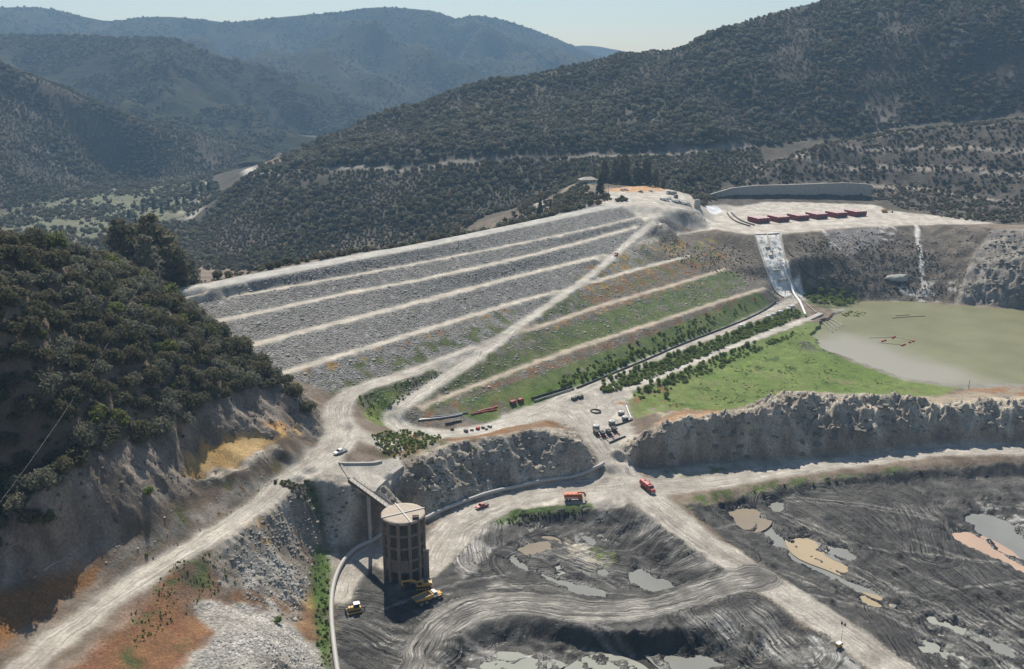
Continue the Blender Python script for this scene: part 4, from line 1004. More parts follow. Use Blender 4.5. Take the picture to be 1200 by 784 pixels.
HB = ridge_hill('distant_hills', [(-420, 60, 2700), (-150, 42, 2600), (0, 40, 2550), (50, 41, 2500), (100, 40, 2500), (143, 44, 2480), (187, 43, 2450), (207, 45, 2450), (233, 56, 2450), (257, 66, 2450), (293, 73, 2480), (333, 84, 2500), (399, 111, 2550), (450, 132, 2600), (520, 165, 2700), (600, 200, 2800)], 900, 700, 10, 170, 420, 201, FH)
HC = ridge_hill('distant_hills', [(-420, 20, 4300), (-150, 6, 4300), (0, 9, 4200), (30, 8, 4200), (60, 10, 4200), (90, 18, 4200), (130, 26, 4200), (160, 21, 4200), (190, 19, 4200), (230, 22, 4200), (270, 27, 4200), (300, 23, 4200), (350, 18, 4200), (395, 15, 4200), (420, 10, 4200), (450, 8, 4200), (480, 10, 4200), (510, 13, 4250), (525, 19, 4300), (537, 23, 4350), (545, 19, 4400), (562, 18, 4400), (590, 23, 4450), (620, 33, 4500), (650, 44, 4500), (670, 53, 4500), (690, 61, 4500), (720, 73, 4550), (780, 95, 4600), (900, 140, 4700)], 1900, 1200, 20, 330, 800, 221, FH)
HD = ridge_hill('distant_hills', [(560, 90, 5600), (640, 64, 5600), (665, 56, 5600), (680, 53, 5600), (700, 54, 5600), (720, 58, 5600), (750, 63, 5600), (790, 68, 5600), (850, 80, 5600), (950, 110, 5600)], 1000, 700, 30, 70, 600, 241, FH)
HE = ridge_hill('distant_hills', [(740, 100, 2350), (800, 62, 2350), (827, 48, 2350), (843, 43, 2350), (860, 34, 2350), (887, 24, 2350), (927, 11, 2350), (950, 4, 2350), (980, -2, 2350), (1050, -25, 2350), (1200, -60, 2350), (1400, -90, 2350)], 700, 700, 60, 50, 300, 251, FH)

# ------------------------------------------------------------------ foliage
def leaf_mat(name, c, c2, bark=False):
    m = bpy.data.materials.new(name)
    nt, N, LK, bs = nodes(m); b = NB(nt)
    geo = b.n('ShaderNodeNewGeometry').outputs['Position']
    inf = b.n('ShaderNodeObjectInfo')
    k = b.math('ADD', b.math('MULTIPLY', inf.outputs['Random'], .55), b.math('ADD', b.math('MULTIPLY', b.noise(geo, .9, 2), .4), b.math('MULTIPLY', b.noise(geo, .03, 3), .7)))
    k = b.math('SUBTRACT', k, .3)
    mx = b.n('ShaderNodeMix', {0: b.mapr(k, .1, .95, 0, 1), 6: (*c, 1), 7: (*c2, 1)}, data_type='RGBA')
    LK.new(mx.outputs[2], bs.inputs['Base Color'])
    bs.inputs['Roughness'].default_value = .75; bs.inputs['Specular IOR Level'].default_value = .2
    if not bark:                         # leaves let some of the sun through
        tr = b.n('ShaderNodeBsdfTranslucent', {'Color': mx.outputs[2]})
        ms = b.n('ShaderNodeMixShader', {0: .62 if 'willow' in name or 'yellow' in name else .45, 1: bs.outputs[0], 2: tr.outputs[0]})
        LK.new(ms.outputs[0], N['Material Output'].inputs['Surface'])
    return m
LM = {
 'dark': leaf_mat('dark_oak_leaves', (.076, .074, .036), (.140, .126, .070)),
 'grey': leaf_mat('grey_green_leaves', (.125, .128, .085), (.20, .195, .14)),
 'lime': leaf_mat('yellow_green_leaves', (.11, .13, .034), (.165, .18, .055)),
 'brown': leaf_mat('dry_brown_leaves', (.115, .08, .05), (.17, .125, .085)),
 'willow': leaf_mat('willow_leaves', (.17, .225, .055), (.23, .28, .08)),
 'pine': leaf_mat('pine_needles', (.035, .048, .026), (.065, .08, .042)),
}
BARK = leaf_mat('bark', (.075, .06, .045), (.12, .10, .08), True)

def quads_mesh(name, pos, nrm, size, mat, core=None, rng=RNG):
    n = len(pos)
    ref = rng.normal(size=(n, 3))
    t = np.cross(nrm, ref); t /= np.linalg.norm(t, axis=1)[:, None] + 1e-9
    bt = np.cross(nrm, t)
    s = size[:, None]
    co = np.stack([pos - t * s, pos - bt * s * .7, pos + t * s, pos + bt * s * .7], 1).reshape(-1, 3)
    fa = np.arange(4 * n).reshape(-1, 4).tolist()
    vs = co.tolist()
    if core is not None:
        bm = bmesh.new()
        for c, r in core:
            q = bmesh.ops.create_icosphere(bm, subdivisions=1, radius=1)
            for v in q['verts']:
                v.co = Vector((v.co.x * r[0], v.co.y * r[1], v.co.z * r[2])) * random.uniform(.8, 1.1) + Vector(c)
        bm.verts.index_update()
        o = len(vs)
        vs += [tuple(v.co) for v in bm.verts]
        fa += [[v.index + o for v in f.verts] for f in bm.faces]
        bm.free()
    me = bpy.data.meshes.new(name)
    me.from_pydata(vs, [], fa)
    me.materials.append(mat)
    return me

def bush_mesh(name, kind, nleaf, leaf, nblob=7, h=1.25, rng=RNG):
    """crown of about unit radius standing on z = 0"""
    cs, rs = [], []
    for k in range(nblob):
        a = rng.uniform(0, 6.28); d = rng.uniform(.15, .62) if k else 0
        r = rng.uniform(.32, .52) if k else .58
        cs.append((math.cos(a) * d, math.sin(a) * d, h * rng.uniform(.18, .55) if k else h * .42)); rs.append(r)
    cs, rs = np.array(cs), np.array(rs)
    pk = rng.choice(nblob, nleaf, p=rs ** 2 / (rs ** 2).sum())
    d = rng.normal(size=(nleaf, 3)); d[:, 2] = np.where(d[:, 2] < -.5, -d[:, 2], d[:, 2]); d /= np.linalg.norm(d, axis=1)[:, None]
    pos = cs[pk] + d * (rs[pk] * rng.uniform(.72, 1.12, nleaf))[:, None]
    pos[:, 2] = np.maximum(pos[:, 2], .02)
    nr = d + rng.normal(size=(nleaf, 3)) * .45; nr /= np.linalg.norm(nr, axis=1)[:, None]
    core = [(c, (r * .62, r * .62, r * .58)) for c, r in zip(cs, rs)]
    return quads_mesh(name, pos, nr, leaf * rng.uniform(.6, 1.35, nleaf), LM[kind], core)

def tube_mesh(name, paths, mat, sides=6):
    bm = bmesh.new()
    for pts, rad in paths:
        rings = []
        for k, p in enumerate(pts):
            p = Vector(p)
            d = (Vector(pts[min(k + 1, len(pts) - 1)]) - Vector(pts[max(k - 1, 0)])).normalized()
            u = d.orthogonal().normalized(); v = d.cross(u)
            rings.append([bm.verts.new(p + (u * math.cos(6.2832 * i / sides) + v * math.sin(6.2832 * i / sides)) * rad[k]) for i in range(sides)])
        for a, b in zip(rings[:-1], rings[1:]):
            for i in range(sides): bm.faces.new((a[i], a[(i + 1) % sides], b[(i + 1) % sides], b[i]))
        bm.faces.new(rings[-1]); bm.faces.new(rings[0][::-1])
    for f in bm.faces: f.smooth = True
    me = bpy.data.meshes.new(name); bm.to_mesh(me); bm.free()
    me.materials.append(mat)
    return me
def trunk_mesh(name, h, r, seed):
    q = random.Random(seed)
    paths = [([(0, 0, -.5), (q.uniform(-.03, .03), 0, h * .4), (q.uniform(-.1, .1), q.uniform(-.1, .1), h)], (r, r * .7, r * .3))]
    for k in range(4):
        a = k * 1.6 + q.random(); z = h * q.uniform(.25, .6)
        paths.append(([(0, 0, z), (math.cos(a) * .25, math.sin(a) * .25, z + .25), (math.cos(a) * .5, math.sin(a) * .5, z + .4)], (r * .5, r * .35, r * .12)))
    return tube_mesh(name, paths, BARK)

def pine_mesh(name, kind, n, leaf, h, rbase, gap=.25, rng=RNG, broad=False):
    """tall crown: whorls of branches as leaf clumps, unit height h"""
    pos, nr, core = [], [], []
    nb = int(h * (3.2 if not broad else 2.2))
    per = max(4, n // nb)
    for k in range(nb):
        z = h * (gap + (1 - gap) * (k + rng.random()) / nb)
        f = (z / h - gap) / (1 - gap)
        R = rbase * ((1 - f) ** .8 * .9 + .12) if not broad else rbase * (1 - abs(f * 1.7 - .75) ** 2.2 * .75) * rng.uniform(.6, 1)
        a = k * 2.4 + rng.uniform(-.4, .4); rr = R * rng.uniform(.45, .75)
        c = np.array([math.cos(a) * rr, math.sin(a) * rr, z])
        e = np.array([R * .55, R * .55, R * .36])
        d = rng.normal(size=(per, 3)); d /= np.linalg.norm(d, axis=1)[:, None]
        pos.append(c + d * e * rng.uniform(.6, 1.1, (per, 1))); nr.append(d + rng.normal(size=(per, 3)) * .5)
        core.append((c, e * .62))
    pos, nr = np.concatenate(pos), np.concatenate(nr); nr /= np.linalg.norm(nr, axis=1)[:, None]
    return quads_mesh(name, pos, nr, leaf * rng.uniform(.6, 1.3, len(pos)), LM[kind], core)

# near crowns (individuals) and lighter ones (masses)
NEAR = {k: [bush_mesh('crown', k, 620, .085, 8) for _ in range(v)] for k, v in (('dark', 4), ('grey', 3), ('lime', 2), ('brown', 2), ('willow', 3))}
TRUNK = [trunk_mesh('trunk', .8, .07, s) for s in range(3)]
def lone(name, me):                      # a mesh that only the masses use
    return bpy.data.objects.new(name, me)
def pool(name, items):
    c = bpy.data.collections.new(name)
    for k, me in enumerate(items): c.objects.link(lone('%s_%02d' % (name, k), me))
    return c
MIDP = pool('shrub', [bush_mesh('shrub', 'dark', 230, .14, 7) for _ in range(3)] + [bush_mesh('shrub', 'grey', 230, .14, 7) for _ in range(2)] + [bush_mesh('shrub', 'brown', 200, .14, 6), bush_mesh('shrub', 'lime', 220, .14, 6)])
FARP = pool('tree', [bush_mesh('tree', 'dark', 110, .2, 6, 1.3) for _ in range(4)] + [bush_mesh('tree', 'grey', 100, .2, 6) for _ in range(2)] + [bush_mesh('tree', 'brown', 90, .2, 5, .9)])
WILP = pool('willow', [bush_mesh('willow', 'willow', 220, .14, 6, 1.5) for _ in range(3)] + [bush_mesh('willow', 'lime', 200, .14, 6, 1.2)])

def gn_mass(name, pts, size, pick, coll, hs=None):
    n = len(pts)
    me = bpy.data.meshes.new(name)
    me.vertices.add(n); me.vertices.foreach_set('co', np.asarray(pts, np.float32).ravel())
    def at(nm, t, key, v):
        q = me.attributes.new(nm, t, 'POINT'); q.data.foreach_set(key, np.asarray(v).ravel())
    sz = np.stack([size, size, size * (RNG.uniform(.75, 1.2, n) if hs is None else hs)], 1).astype(np.float32)
    at('size', 'FLOAT_VECTOR', 'vector', sz)
    rot = np.zeros((n, 3), np.float32); rot[:, 2] = RNG.uniform(0, 6.28, n)
    at('turn', 'FLOAT_VECTOR', 'vector', rot)
    at('pick', 'INT', 'value', np.asarray(pick, np.int32))
    o = link(bpy.data.objects.new(name, me))
    ng = bpy.data.node_groups.new(name, 'GeometryNodeTree')
    ng.interface.new_socket('Geometry', in_out='INPUT', socket_type='NodeSocketGeometry')
    ng.interface.new_socket('Geometry', in_out='OUTPUT', socket_type='NodeSocketGeometry')
    gi, go = ng.nodes.new('NodeGroupInput'), ng.nodes.new('NodeGroupOutput')
    ci = ng.nodes.new('GeometryNodeCollectionInfo'); ci.inputs['Collection'].default_value = coll
    ci.inputs['Separate Children'].default_value = True; ci.inputs['Reset Children'].default_value = True
    ip = ng.nodes.new('GeometryNodeInstanceOnPoints'); ip.inputs['Pick Instance'].default_value = True
    def na(nm, t):
        q = ng.nodes.new('GeometryNodeInputNamedAttribute'); q.data_type = t; q.inputs[0].default_value = nm
        return q.outputs[0]
    er = ng.nodes.new('FunctionNodeEulerToRotation')
    K = ng.links.new
    K(gi.outputs[0], ip.inputs['Points']); K(ci.outputs[0], ip.inputs['Instance'])
    K(na('pick', 'INT'), ip.inputs['Instance Index']); K(na('size', 'FLOAT_VECTOR'), ip.inputs['Scale'])
    K(na('turn', 'FLOAT_VECTOR'), er.inputs[0]); K(er.outputs[0], ip.inputs['Rotation'])
    K(ip.outputs[0], go.inputs[0])
    md = o.modifiers.new('plants', 'NODES'); md.node_group = ng
    return tag(o, kind='stuff')

def inside(w, x, y):
    r = np.zeros(x.shape, bool)
    for (ax, ay), (bx, by) in zip(w[:, :2], np.roll(w[:, :2], -1, axis=0)):
        cr = (ay > y) != (by > y)
        r ^= cr & (x < ax + (y - ay) * (bx - ax) / ((by - ay) if abs(by - ay) > 1e-9 else 1e-9))
    return r
def scatter(w, n, rmin, rmax, spread=.75, dens=None, avoid=(), seed=1, power=1.6, rmod=None):
    rng = np.random.default_rng(seed)
    lo, hi = w[:, :2].min(0), w[:, :2].max(0)
    x, y = rng.uniform(lo[0], hi[0], n), rng.uniform(lo[1], hi[1], n)
    m = inside(w, x, y)
    for q in avoid: m &= ~inside(q, x, y)
    x, y = x[m], y[m]
    if dens is not None:
        k = rng.random(len(x)) < dens(x, y); x, y = x[k], y[k]
    r = rmin + (rmax - rmin) * rng.random(len(x)) ** power
    if rmod is not None: r = np.clip(r * rmod(x, y), rmin * .7, rmax)
    o = np.argsort(-r); x, y, r = x[o], y[o], r[o]
    cs = rmax * 2; cells = {}; keep = []
    for i in range(len(x)):
        c = (int(x[i] // cs), int(y[i] // cs)); ok = True
        for a in (-1, 0, 1):
            for b in (-1, 0, 1):
                for j in cells.get((c[0] + a, c[1] + b), ()):
                    if (x[i] - x[j]) ** 2 + (y[i] - y[j]) ** 2 < (spread * (r[i] + r[j])) ** 2: ok = False; break
                if not ok: break
            if not ok: break
        if ok: keep.append(i); cells.setdefault(c, []).append(i)
    x, y, r = x[keep], y[keep], r[keep]
    return np.stack([x, y, sample(Z, x, y)], 1), r
def mass(name, w, n, rmin, rmax, coll, weights, spread=.75, dens=None, avoid=(), seed=1, power=1.6, sink=.15, hs=None, rmod=None):
    p, r = scatter(w, n, rmin, rmax, spread, dens, avoid, seed, power, rmod)
    p[:, 2] -= r * sink
    wt = np.array(weights, float)
    return gn_mass(name, p, r, RNG.choice(len(wt), len(p), p=wt / wt.sum()), coll, hs)

# ---- oaks and brush of the left hillside: nearest three hundred one by one, the rest as a mass
WLH = np.array([P(-60, 640, 56), P(0, 598, 60), P(33, 588, 64), P(73, 558, 65), P(100, 535, 65.5), P(150, 519, 62), P(200, 505, 58.5), P(253, 466, 59), P(293, 459, 55), P(331, 455, 50.5), P(360, 480, 43.5), P(366, 484, 42), P(348, 464, 47.5), P(331, 445, 53.5), P(276, 404, 64), P(224, 366, 75.5), P(198, 344, 82), P(146, 314, 95.5), P(100, 298, 107.5), P(0, 279, 121.5), P(-130, 240, 137)])
for k in range(12, 21): WLH[k, :2] += np.array([-3, 6])
def dl(x, y): return np.clip(1.0 - 1.3 * np.clip(fbm(x, y, 16, 3, 601) - .2, 0, 1) * 4, .12, 1)
ph, rh = scatter(WLH, 36000, 1.0, 5.0, .5, dl, seed=5, power=1.35)
kind = RNG.choice(['dark', 'grey', 'lime', 'brown'], len(ph), p=[.48, .30, .09, .13])
kind[(rh > 2.4)] = RNG.choice(['dark', 'grey', 'lime'], (rh > 2.4).sum(), p=[.7, .24, .06])
dist = np.linalg.norm(ph - CAM, axis=1)
sx = (ph[:, 0] / (ph[:, 1] * CP + (172 - ph[:, 2]) * SP)) * FPX + 600
order = np.argsort(-(rh / dist) * ((sx > -10) & (sx < 420)))
GROUP_H = 'shrubs and oaks on the left hillside'
HL = {'dark': ('oak_shrub', 'dense dark green oak shrub on the steep left hillside', 'shrub'), 'grey': ('sage_shrub', 'dull grey-green rounded shrub on the steep left hillside', 'shrub'),
      'lime': ('bright_shrub', 'bright yellow-green shrub among dark oaks on the left hillside', 'shrub'), 'brown': ('dry_shrub', 'dried brown shrub among dark oaks on the left hillside', 'shrub')}
def plant(nm, label, cat, group, crown, p, r, h=1.0, trunk=None):
    e = empty(nm, tuple(p), random.uniform(0, 6.28), label, cat, group)
    e.scale = (r, r, r * h)
    c = link(bpy.data.objects.new('crown', crown), e)
    t = link(bpy.data.objects.new('trunk', trunk or random.choice(TRUNK)), e)
    return e
for i in order[:300]:
    k = kind[i]; nm, lb, ct = HL[k]
    p = ph[i].copy(); p[2] -= rh[i] * .12
    plant(nm, lb, ct, GROUP_H, random.choice(NEAR[k]), p, rh[i], random.uniform(.7, 1.45))
rest = order[300:]
kx = {'dark': [0, 1, 2], 'grey': [3, 4], 'brown': [5], 'lime': [6]}
pr_ = ph[rest].copy(); pr_[:, 2] -= rh[rest] * .12
gn_mass('hillside_brush', pr_, rh[rest], [random.choice(kx[k]) for k in kind[rest]], MIDP)
# single bushes on the bare cliff
for px, py, r in ((57, 606, 3.0), (174, 572, 2.2), (60, 560, 2.6), (38, 570, 3.0)):
    p = hit(px, py + 6)
    plant('cliff_bush', {57: 'rounded yellow-green bush low on the bare dark cliff', 174: 'leafy green bush alone on the bare cliff under the golden ledge', 60: 'grey-green bush at the top edge of the bare cliff, the nearer of two', 38: 'bigger dark bush at the top edge of the bare cliff beside a smaller one'}[px], 'bush', None, random.choice(NEAR[{57: 'lime', 174: 'willow', 60: 'grey', 38: 'dark'}[px]]), p - np.array([0, 0, .3]), r, 1.05)
# ---- woods on the big hill, the far left hill, the valley, the terraces
def pw(*pp): return np.array([PF(*p) for p in pp])
BIG = pw((262, 232, 1090), (310, 200, 1180), (400, 157, 1222), (500, 118, 1262), (620, 90, 1302), (760, 57, 1342), (880, 22, 1362), (1000, -10, 1382), (1320, -110, 1382), (1320, 120, 1090), (1100, 150, 1092), (960, 168, 1078), (890, 179, 1062), (830, 180, 1040), (700, 187, 1004), (560, 194, 996), (400, 202, 1020), (295, 206, 1072))
def patch(x, y): return np.clip(.75 + 1.5 * fbm(x, y, 85, 3, 671), .3, 1.6)
def db(x, y): return np.clip(.85 - 3.2 * np.clip(fbm(x, y, 90, 4, 611) + .3 * fbm(x, y, 22, 2, 613) - .10, 0, 1), .16, 1)
mass('hillside_woods', BIG, 110000, 1.3, 7.5, FARP, (3, 3, 3, 3, 4, 4, 3), .52, db, seed=21, power=2.6, rmod=patch)
LOW = pw((222, 258, 985), (262, 222, 1090), (300, 205, 1075), (400, 205, 1005), (560, 197, 980), (700, 190, 985), (830, 183, 1022), (890, 180, 1050), (900, 200, 960), (850, 208, 925), (760, 210, 875), (720, 212, 868), (640, 230, 880), (590, 250, 850), (520, 270, 800), (420, 295, 770), (330, 310, 760), (240, 320, 780))
mass('valley_woods', LOW, 24000, 2.5, 6.5, FARP, (4, 4, 4, 4, 2, 1.5, 1), .58, lambda x, y: np.clip(1 - 2 * np.clip(fbm(x, y, 60, 3, 621) - .2, 0, 1), .1, 1), seed=22, power=1.2, rmod=patch)
LHA = pw((-160, -5, 1530), (0, 62, 1580), (100, 109, 1600), (150, 130, 1630), (200, 144, 1690), (250, 154, 1750), (300, 166, 1850), (340, 176, 1950), (300, 193, 1500), (255, 207, 1420), (200, 213, 1380), (130, 215, 1370), (60, 234, 1230), (0, 250, 1130), (-160, 280, 980))
mass('hillside_woods', LHA, 75000, 1.8, 6.5, FARP, (4, 4, 4, 4, 2.4, 2.4, 2), .55, lambda x, y: np.clip(.95 - 2.6 * np.clip(fbm(x, y, 110, 4, 631) - .1, 0, 1), .08, 1), seed=23, power=1.5, rmod=patch)
VAL = pw((-60, 262, 1000), (0, 252, 1120), (60, 236, 1220), (130, 217, 1350), (250, 210, 1380), (262, 232, 1090), (240, 262, 980), (235, 300, 820), (225, 320, 700), (150, 310, 720), (60, 290, 800))
def dv(x, y): return np.clip(.38 + 1.8 * fbm(x, y, 70, 3, 641) + np.clip((980 - y) / 200, 0, .7), .04, 1)
mass('valley_trees', VAL, 22000, 1.0, 5.5, FARP, (3, 3, 3, 3, 4, 4, 1), .6, dv, seed=24, power=2.2)
TER = pw((845, 226, 886), (905, 190, 930), (940, 177, 950), (1000, 161, 975), (1100, 152, 975), (1230, 140, 950), (1300, 250, 720), (1200, 264, 705), (1120, 257, 740), (1060, 247, 790), (1024, 240, 850), (960, 216, 897))
mass('terrace_brush', TER, 17000, .4, 3.0, MIDP, (3, 3, 3, 3, 3, 7, 1), .6, lambda x, y: np.clip(.6 + 1.5 * fbm(x, y, 22, 3, 651), .03, 1), seed=25, power=2.2)
SPB = pw((862, 216, 930), (905, 192, 935), (940, 178, 955), (1000, 163, 980), (1100, 154, 985), (1230, 142, 965), (1230, 150, 1050), (1000, 172, 1050), (900, 200, 1000))
mass('ridge_brush', SPB, 6000, 1.0, 4.5, FARP, (3, 3, 3, 3, 3, 3, 3), .7, None, seed=26, power=1.6)
CBK = np.concatenate([[cb[i] + np.array([-NX * 4, -NY * 4, 0]) for i in range(0, len(cb), 12)], [cb[i] + np.array([-NX * 120, -NY * 120, 0]) for i in range(len(cb) - 1, -1, -12)]])
mass('downstream_brush', CBK, 14000, 1.0, 4.6, FARP, (3, 3, 3, 3, 3, 3, 2), .55, lambda x, y: np.clip(.75 + 1.2 * fbm(x, y, 30, 3, 655), .1, 1), seed=28, power=1.6)
SLB = np.array([P(655, 224, 66), P(690, 208, 72), P(716, 219, 73), P(760, 216, 72), P(800, 220, 68), P(822, 238, 66), PF(850, 205, 935), PF(760, 205, 900), PF(640, 228, 890), PF(600, 246, 800)])
mass('downstream_brush', SLB, 5000, 1.0, 4.4, FARP, (3, 3, 3, 3, 3, 3, 2), .55, None, seed=29, power=1.5, avoid=[np.array([P(690, 232, 72.5), P(700, 221, 73), P(760, 217, 72), P(800, 226, 70), P(835, 246, 60), P(800, 262, 62), P(700, 262, 66)])])
# knoll beside the crest
KN = np.array([P(640, 252, 64), P(652, 236, 69), P(672, 220, 74), P(690, 211, 77), P(690, 222, 74), P(676, 238, 70), P(660, 250, 67)])
mass('knoll_brush', KN, 900, 1.2, 3.4, MIDP, (3, 3, 3, 2, 2, 3, 1), .65, None, seed=27, power=1.2)
# far ridges, thinned with distance
for nm, (co, n, M), cnt, rr in (('distant_woods', HB, 26000, (3, 7)), ('distant_woods', HC, 26000, (4, 9)), ('distant_woods', HE, 8000, (3, 7))):
    g = co.reshape(n, M, 3)
    i, j = RNG.uniform(12.2, n - 8, cnt), RNG.uniform(0, M - 1.01, cnt)
    a, b = i.astype(int), j.astype(int); u, v = (i - a)[:, None], (j - b)[:, None]
    p = (g[a, b] * (1 - v) + g[a, b + 1] * v) * (1 - u) + (g[a + 1, b] * (1 - v) + g[a + 1, b + 1] * v) * u
    k = fbm(p[:, 0], p[:, 1], 160, 3, 661) < .12
    p = p[k]; r = RNG.uniform(*rr, len(p)); p[:, 2] -= r * .3
    gn_mass(nm, p, r, RNG.choice(7, len(p), p=[.16, .16, .16, .16, .13, .13, .10]), FARP)
# ------------------------------------------------------------------ mesh kit for built things
def paint(name, c, rough=.5, metal=0.0, dirt=.25, spec=.4):
    m = bpy.data.materials.new(name)
    nt, N, LK, bs = nodes(m); b = NB(nt)
    co = b.n('ShaderNodeTexCoord').outputs['Object']
    k = b.mapr(b.noise(co, 1.3, 4, .65), .42, .7, 0, dirt)
    mx = b.n('ShaderNodeMix', {0: k, 6: (*c, 1), 7: (.26, .23, .19, 1)}, data_type='RGBA')
    LK.new(mx.outputs[2], bs.inputs['Base Color'])
    bs.inputs['Roughness'].default_value = rough; bs.inputs['Metallic'].default_value = metal
    bs.inputs['Specular IOR Level'].default_value = spec
    return m
def concrete(name, c, c2, streak=.5):
    m = bpy.data.materials.new(name)
    nt, N, LK, bs = nodes(m); b = NB(nt)
    co = b.n('ShaderNodeNewGeometry').outputs['Position']
    v = b.n('ShaderNodeVectorMath', {0: co, 1: (1, 1, .12)}, operation='MULTIPLY').outputs[0]
    k = b.math('ADD', b.math('MULTIPLY', b.noise(co, .8, 5, .65), 1 - streak), b.math('MULTIPLY', b.noise(v, 1.6, 4, .6), streak))
    mx = b.n('ShaderNodeMix', {0: b.mapr(k, .36, .64, 0, 1), 6: (*c, 1), 7: (*c2, 1)}, data_type='RGBA')
    LK.new(mx.outputs[2], bs.inputs['Base Color']); bs.inputs['Roughness'].default_value = .9
    bp = b.n('ShaderNodeBump', {'Height': b.noise(co, 3, 3), 'Strength': .3, 'Distance': .2}); LK.new(bp.outputs[0], bs.inputs['Normal'])
    return m
PT = {
 'red': paint('red_paint', (.36, .032, .03), .45, dirt=.4), 'deep_red': paint('dark_red_paint', (.20, .012, .017), .55, dirt=.15), 'white': paint('white_paint', (.72, .72, .70), .4, dirt=.15),
 'orange': paint('orange_paint', (.52, .115, .025), .5, dirt=.4), 'yellow': paint('yellow_paint', (.55, .31, .045), .5, dirt=.5), 'black': paint('black_rubber', (.018, .018, .019), .8, dirt=.4),
 'dark': paint('dark_steel', (.045, .045, .048), .6, dirt=.4), 'glass': paint('tinted_glass', (.02, .025, .03), .08, dirt=0, spec=.8), 'grey': paint('grey_steel', (.22, .22, .22), .5, .3),
 'silver': paint('silver_paint', (.42, .43, .44), .35, .4), 'blue': paint('dark_blue_paint', (.03, .05, .10), .4), 'pale_pipe': paint('pale_pipe', (.40, .385, .36), .6, dirt=.35),
 'bleached': paint('bleached_steel', (.52, .50, .46), .6), 'pink': paint('faded_red_roof', (.60, .22, .20), .6, dirt=.3), 'pale_roof': paint('bleached_roof', (.78, .70, .67), .6, dirt=.3), 'soil': paint('loose_soil', (.16, .13, .10), .95, dirt=.5),
 'wood': paint('weathered_wood', (.13, .10, .075), .9, dirt=.3), 'tan': paint('tan_wall', (.38, .33, .26), .8), 'roof': paint('pale_shingles', (.36, .32, .28), .9), 'brick': paint('dark_block', (.05, .04, .035), .9, dirt=.25)}
CON = concrete('weathered_concrete', (.28, .26, .235), (.42, .40, .37))
CON_D = concrete('stained_concrete', (.29, .27, .24), (.42, .395, .35), .8)
TOWER_C = concrete('brown_concrete', (.165, .125, .098), (.255, .20, .16), .75)
TOWER_P = concrete('dark_panel', (.055, .042, .034), (.10, .078, .064), .3)
TOWER_R = concrete('tan_top', (.34, .28, .225), (.44, .37, .305), .1)

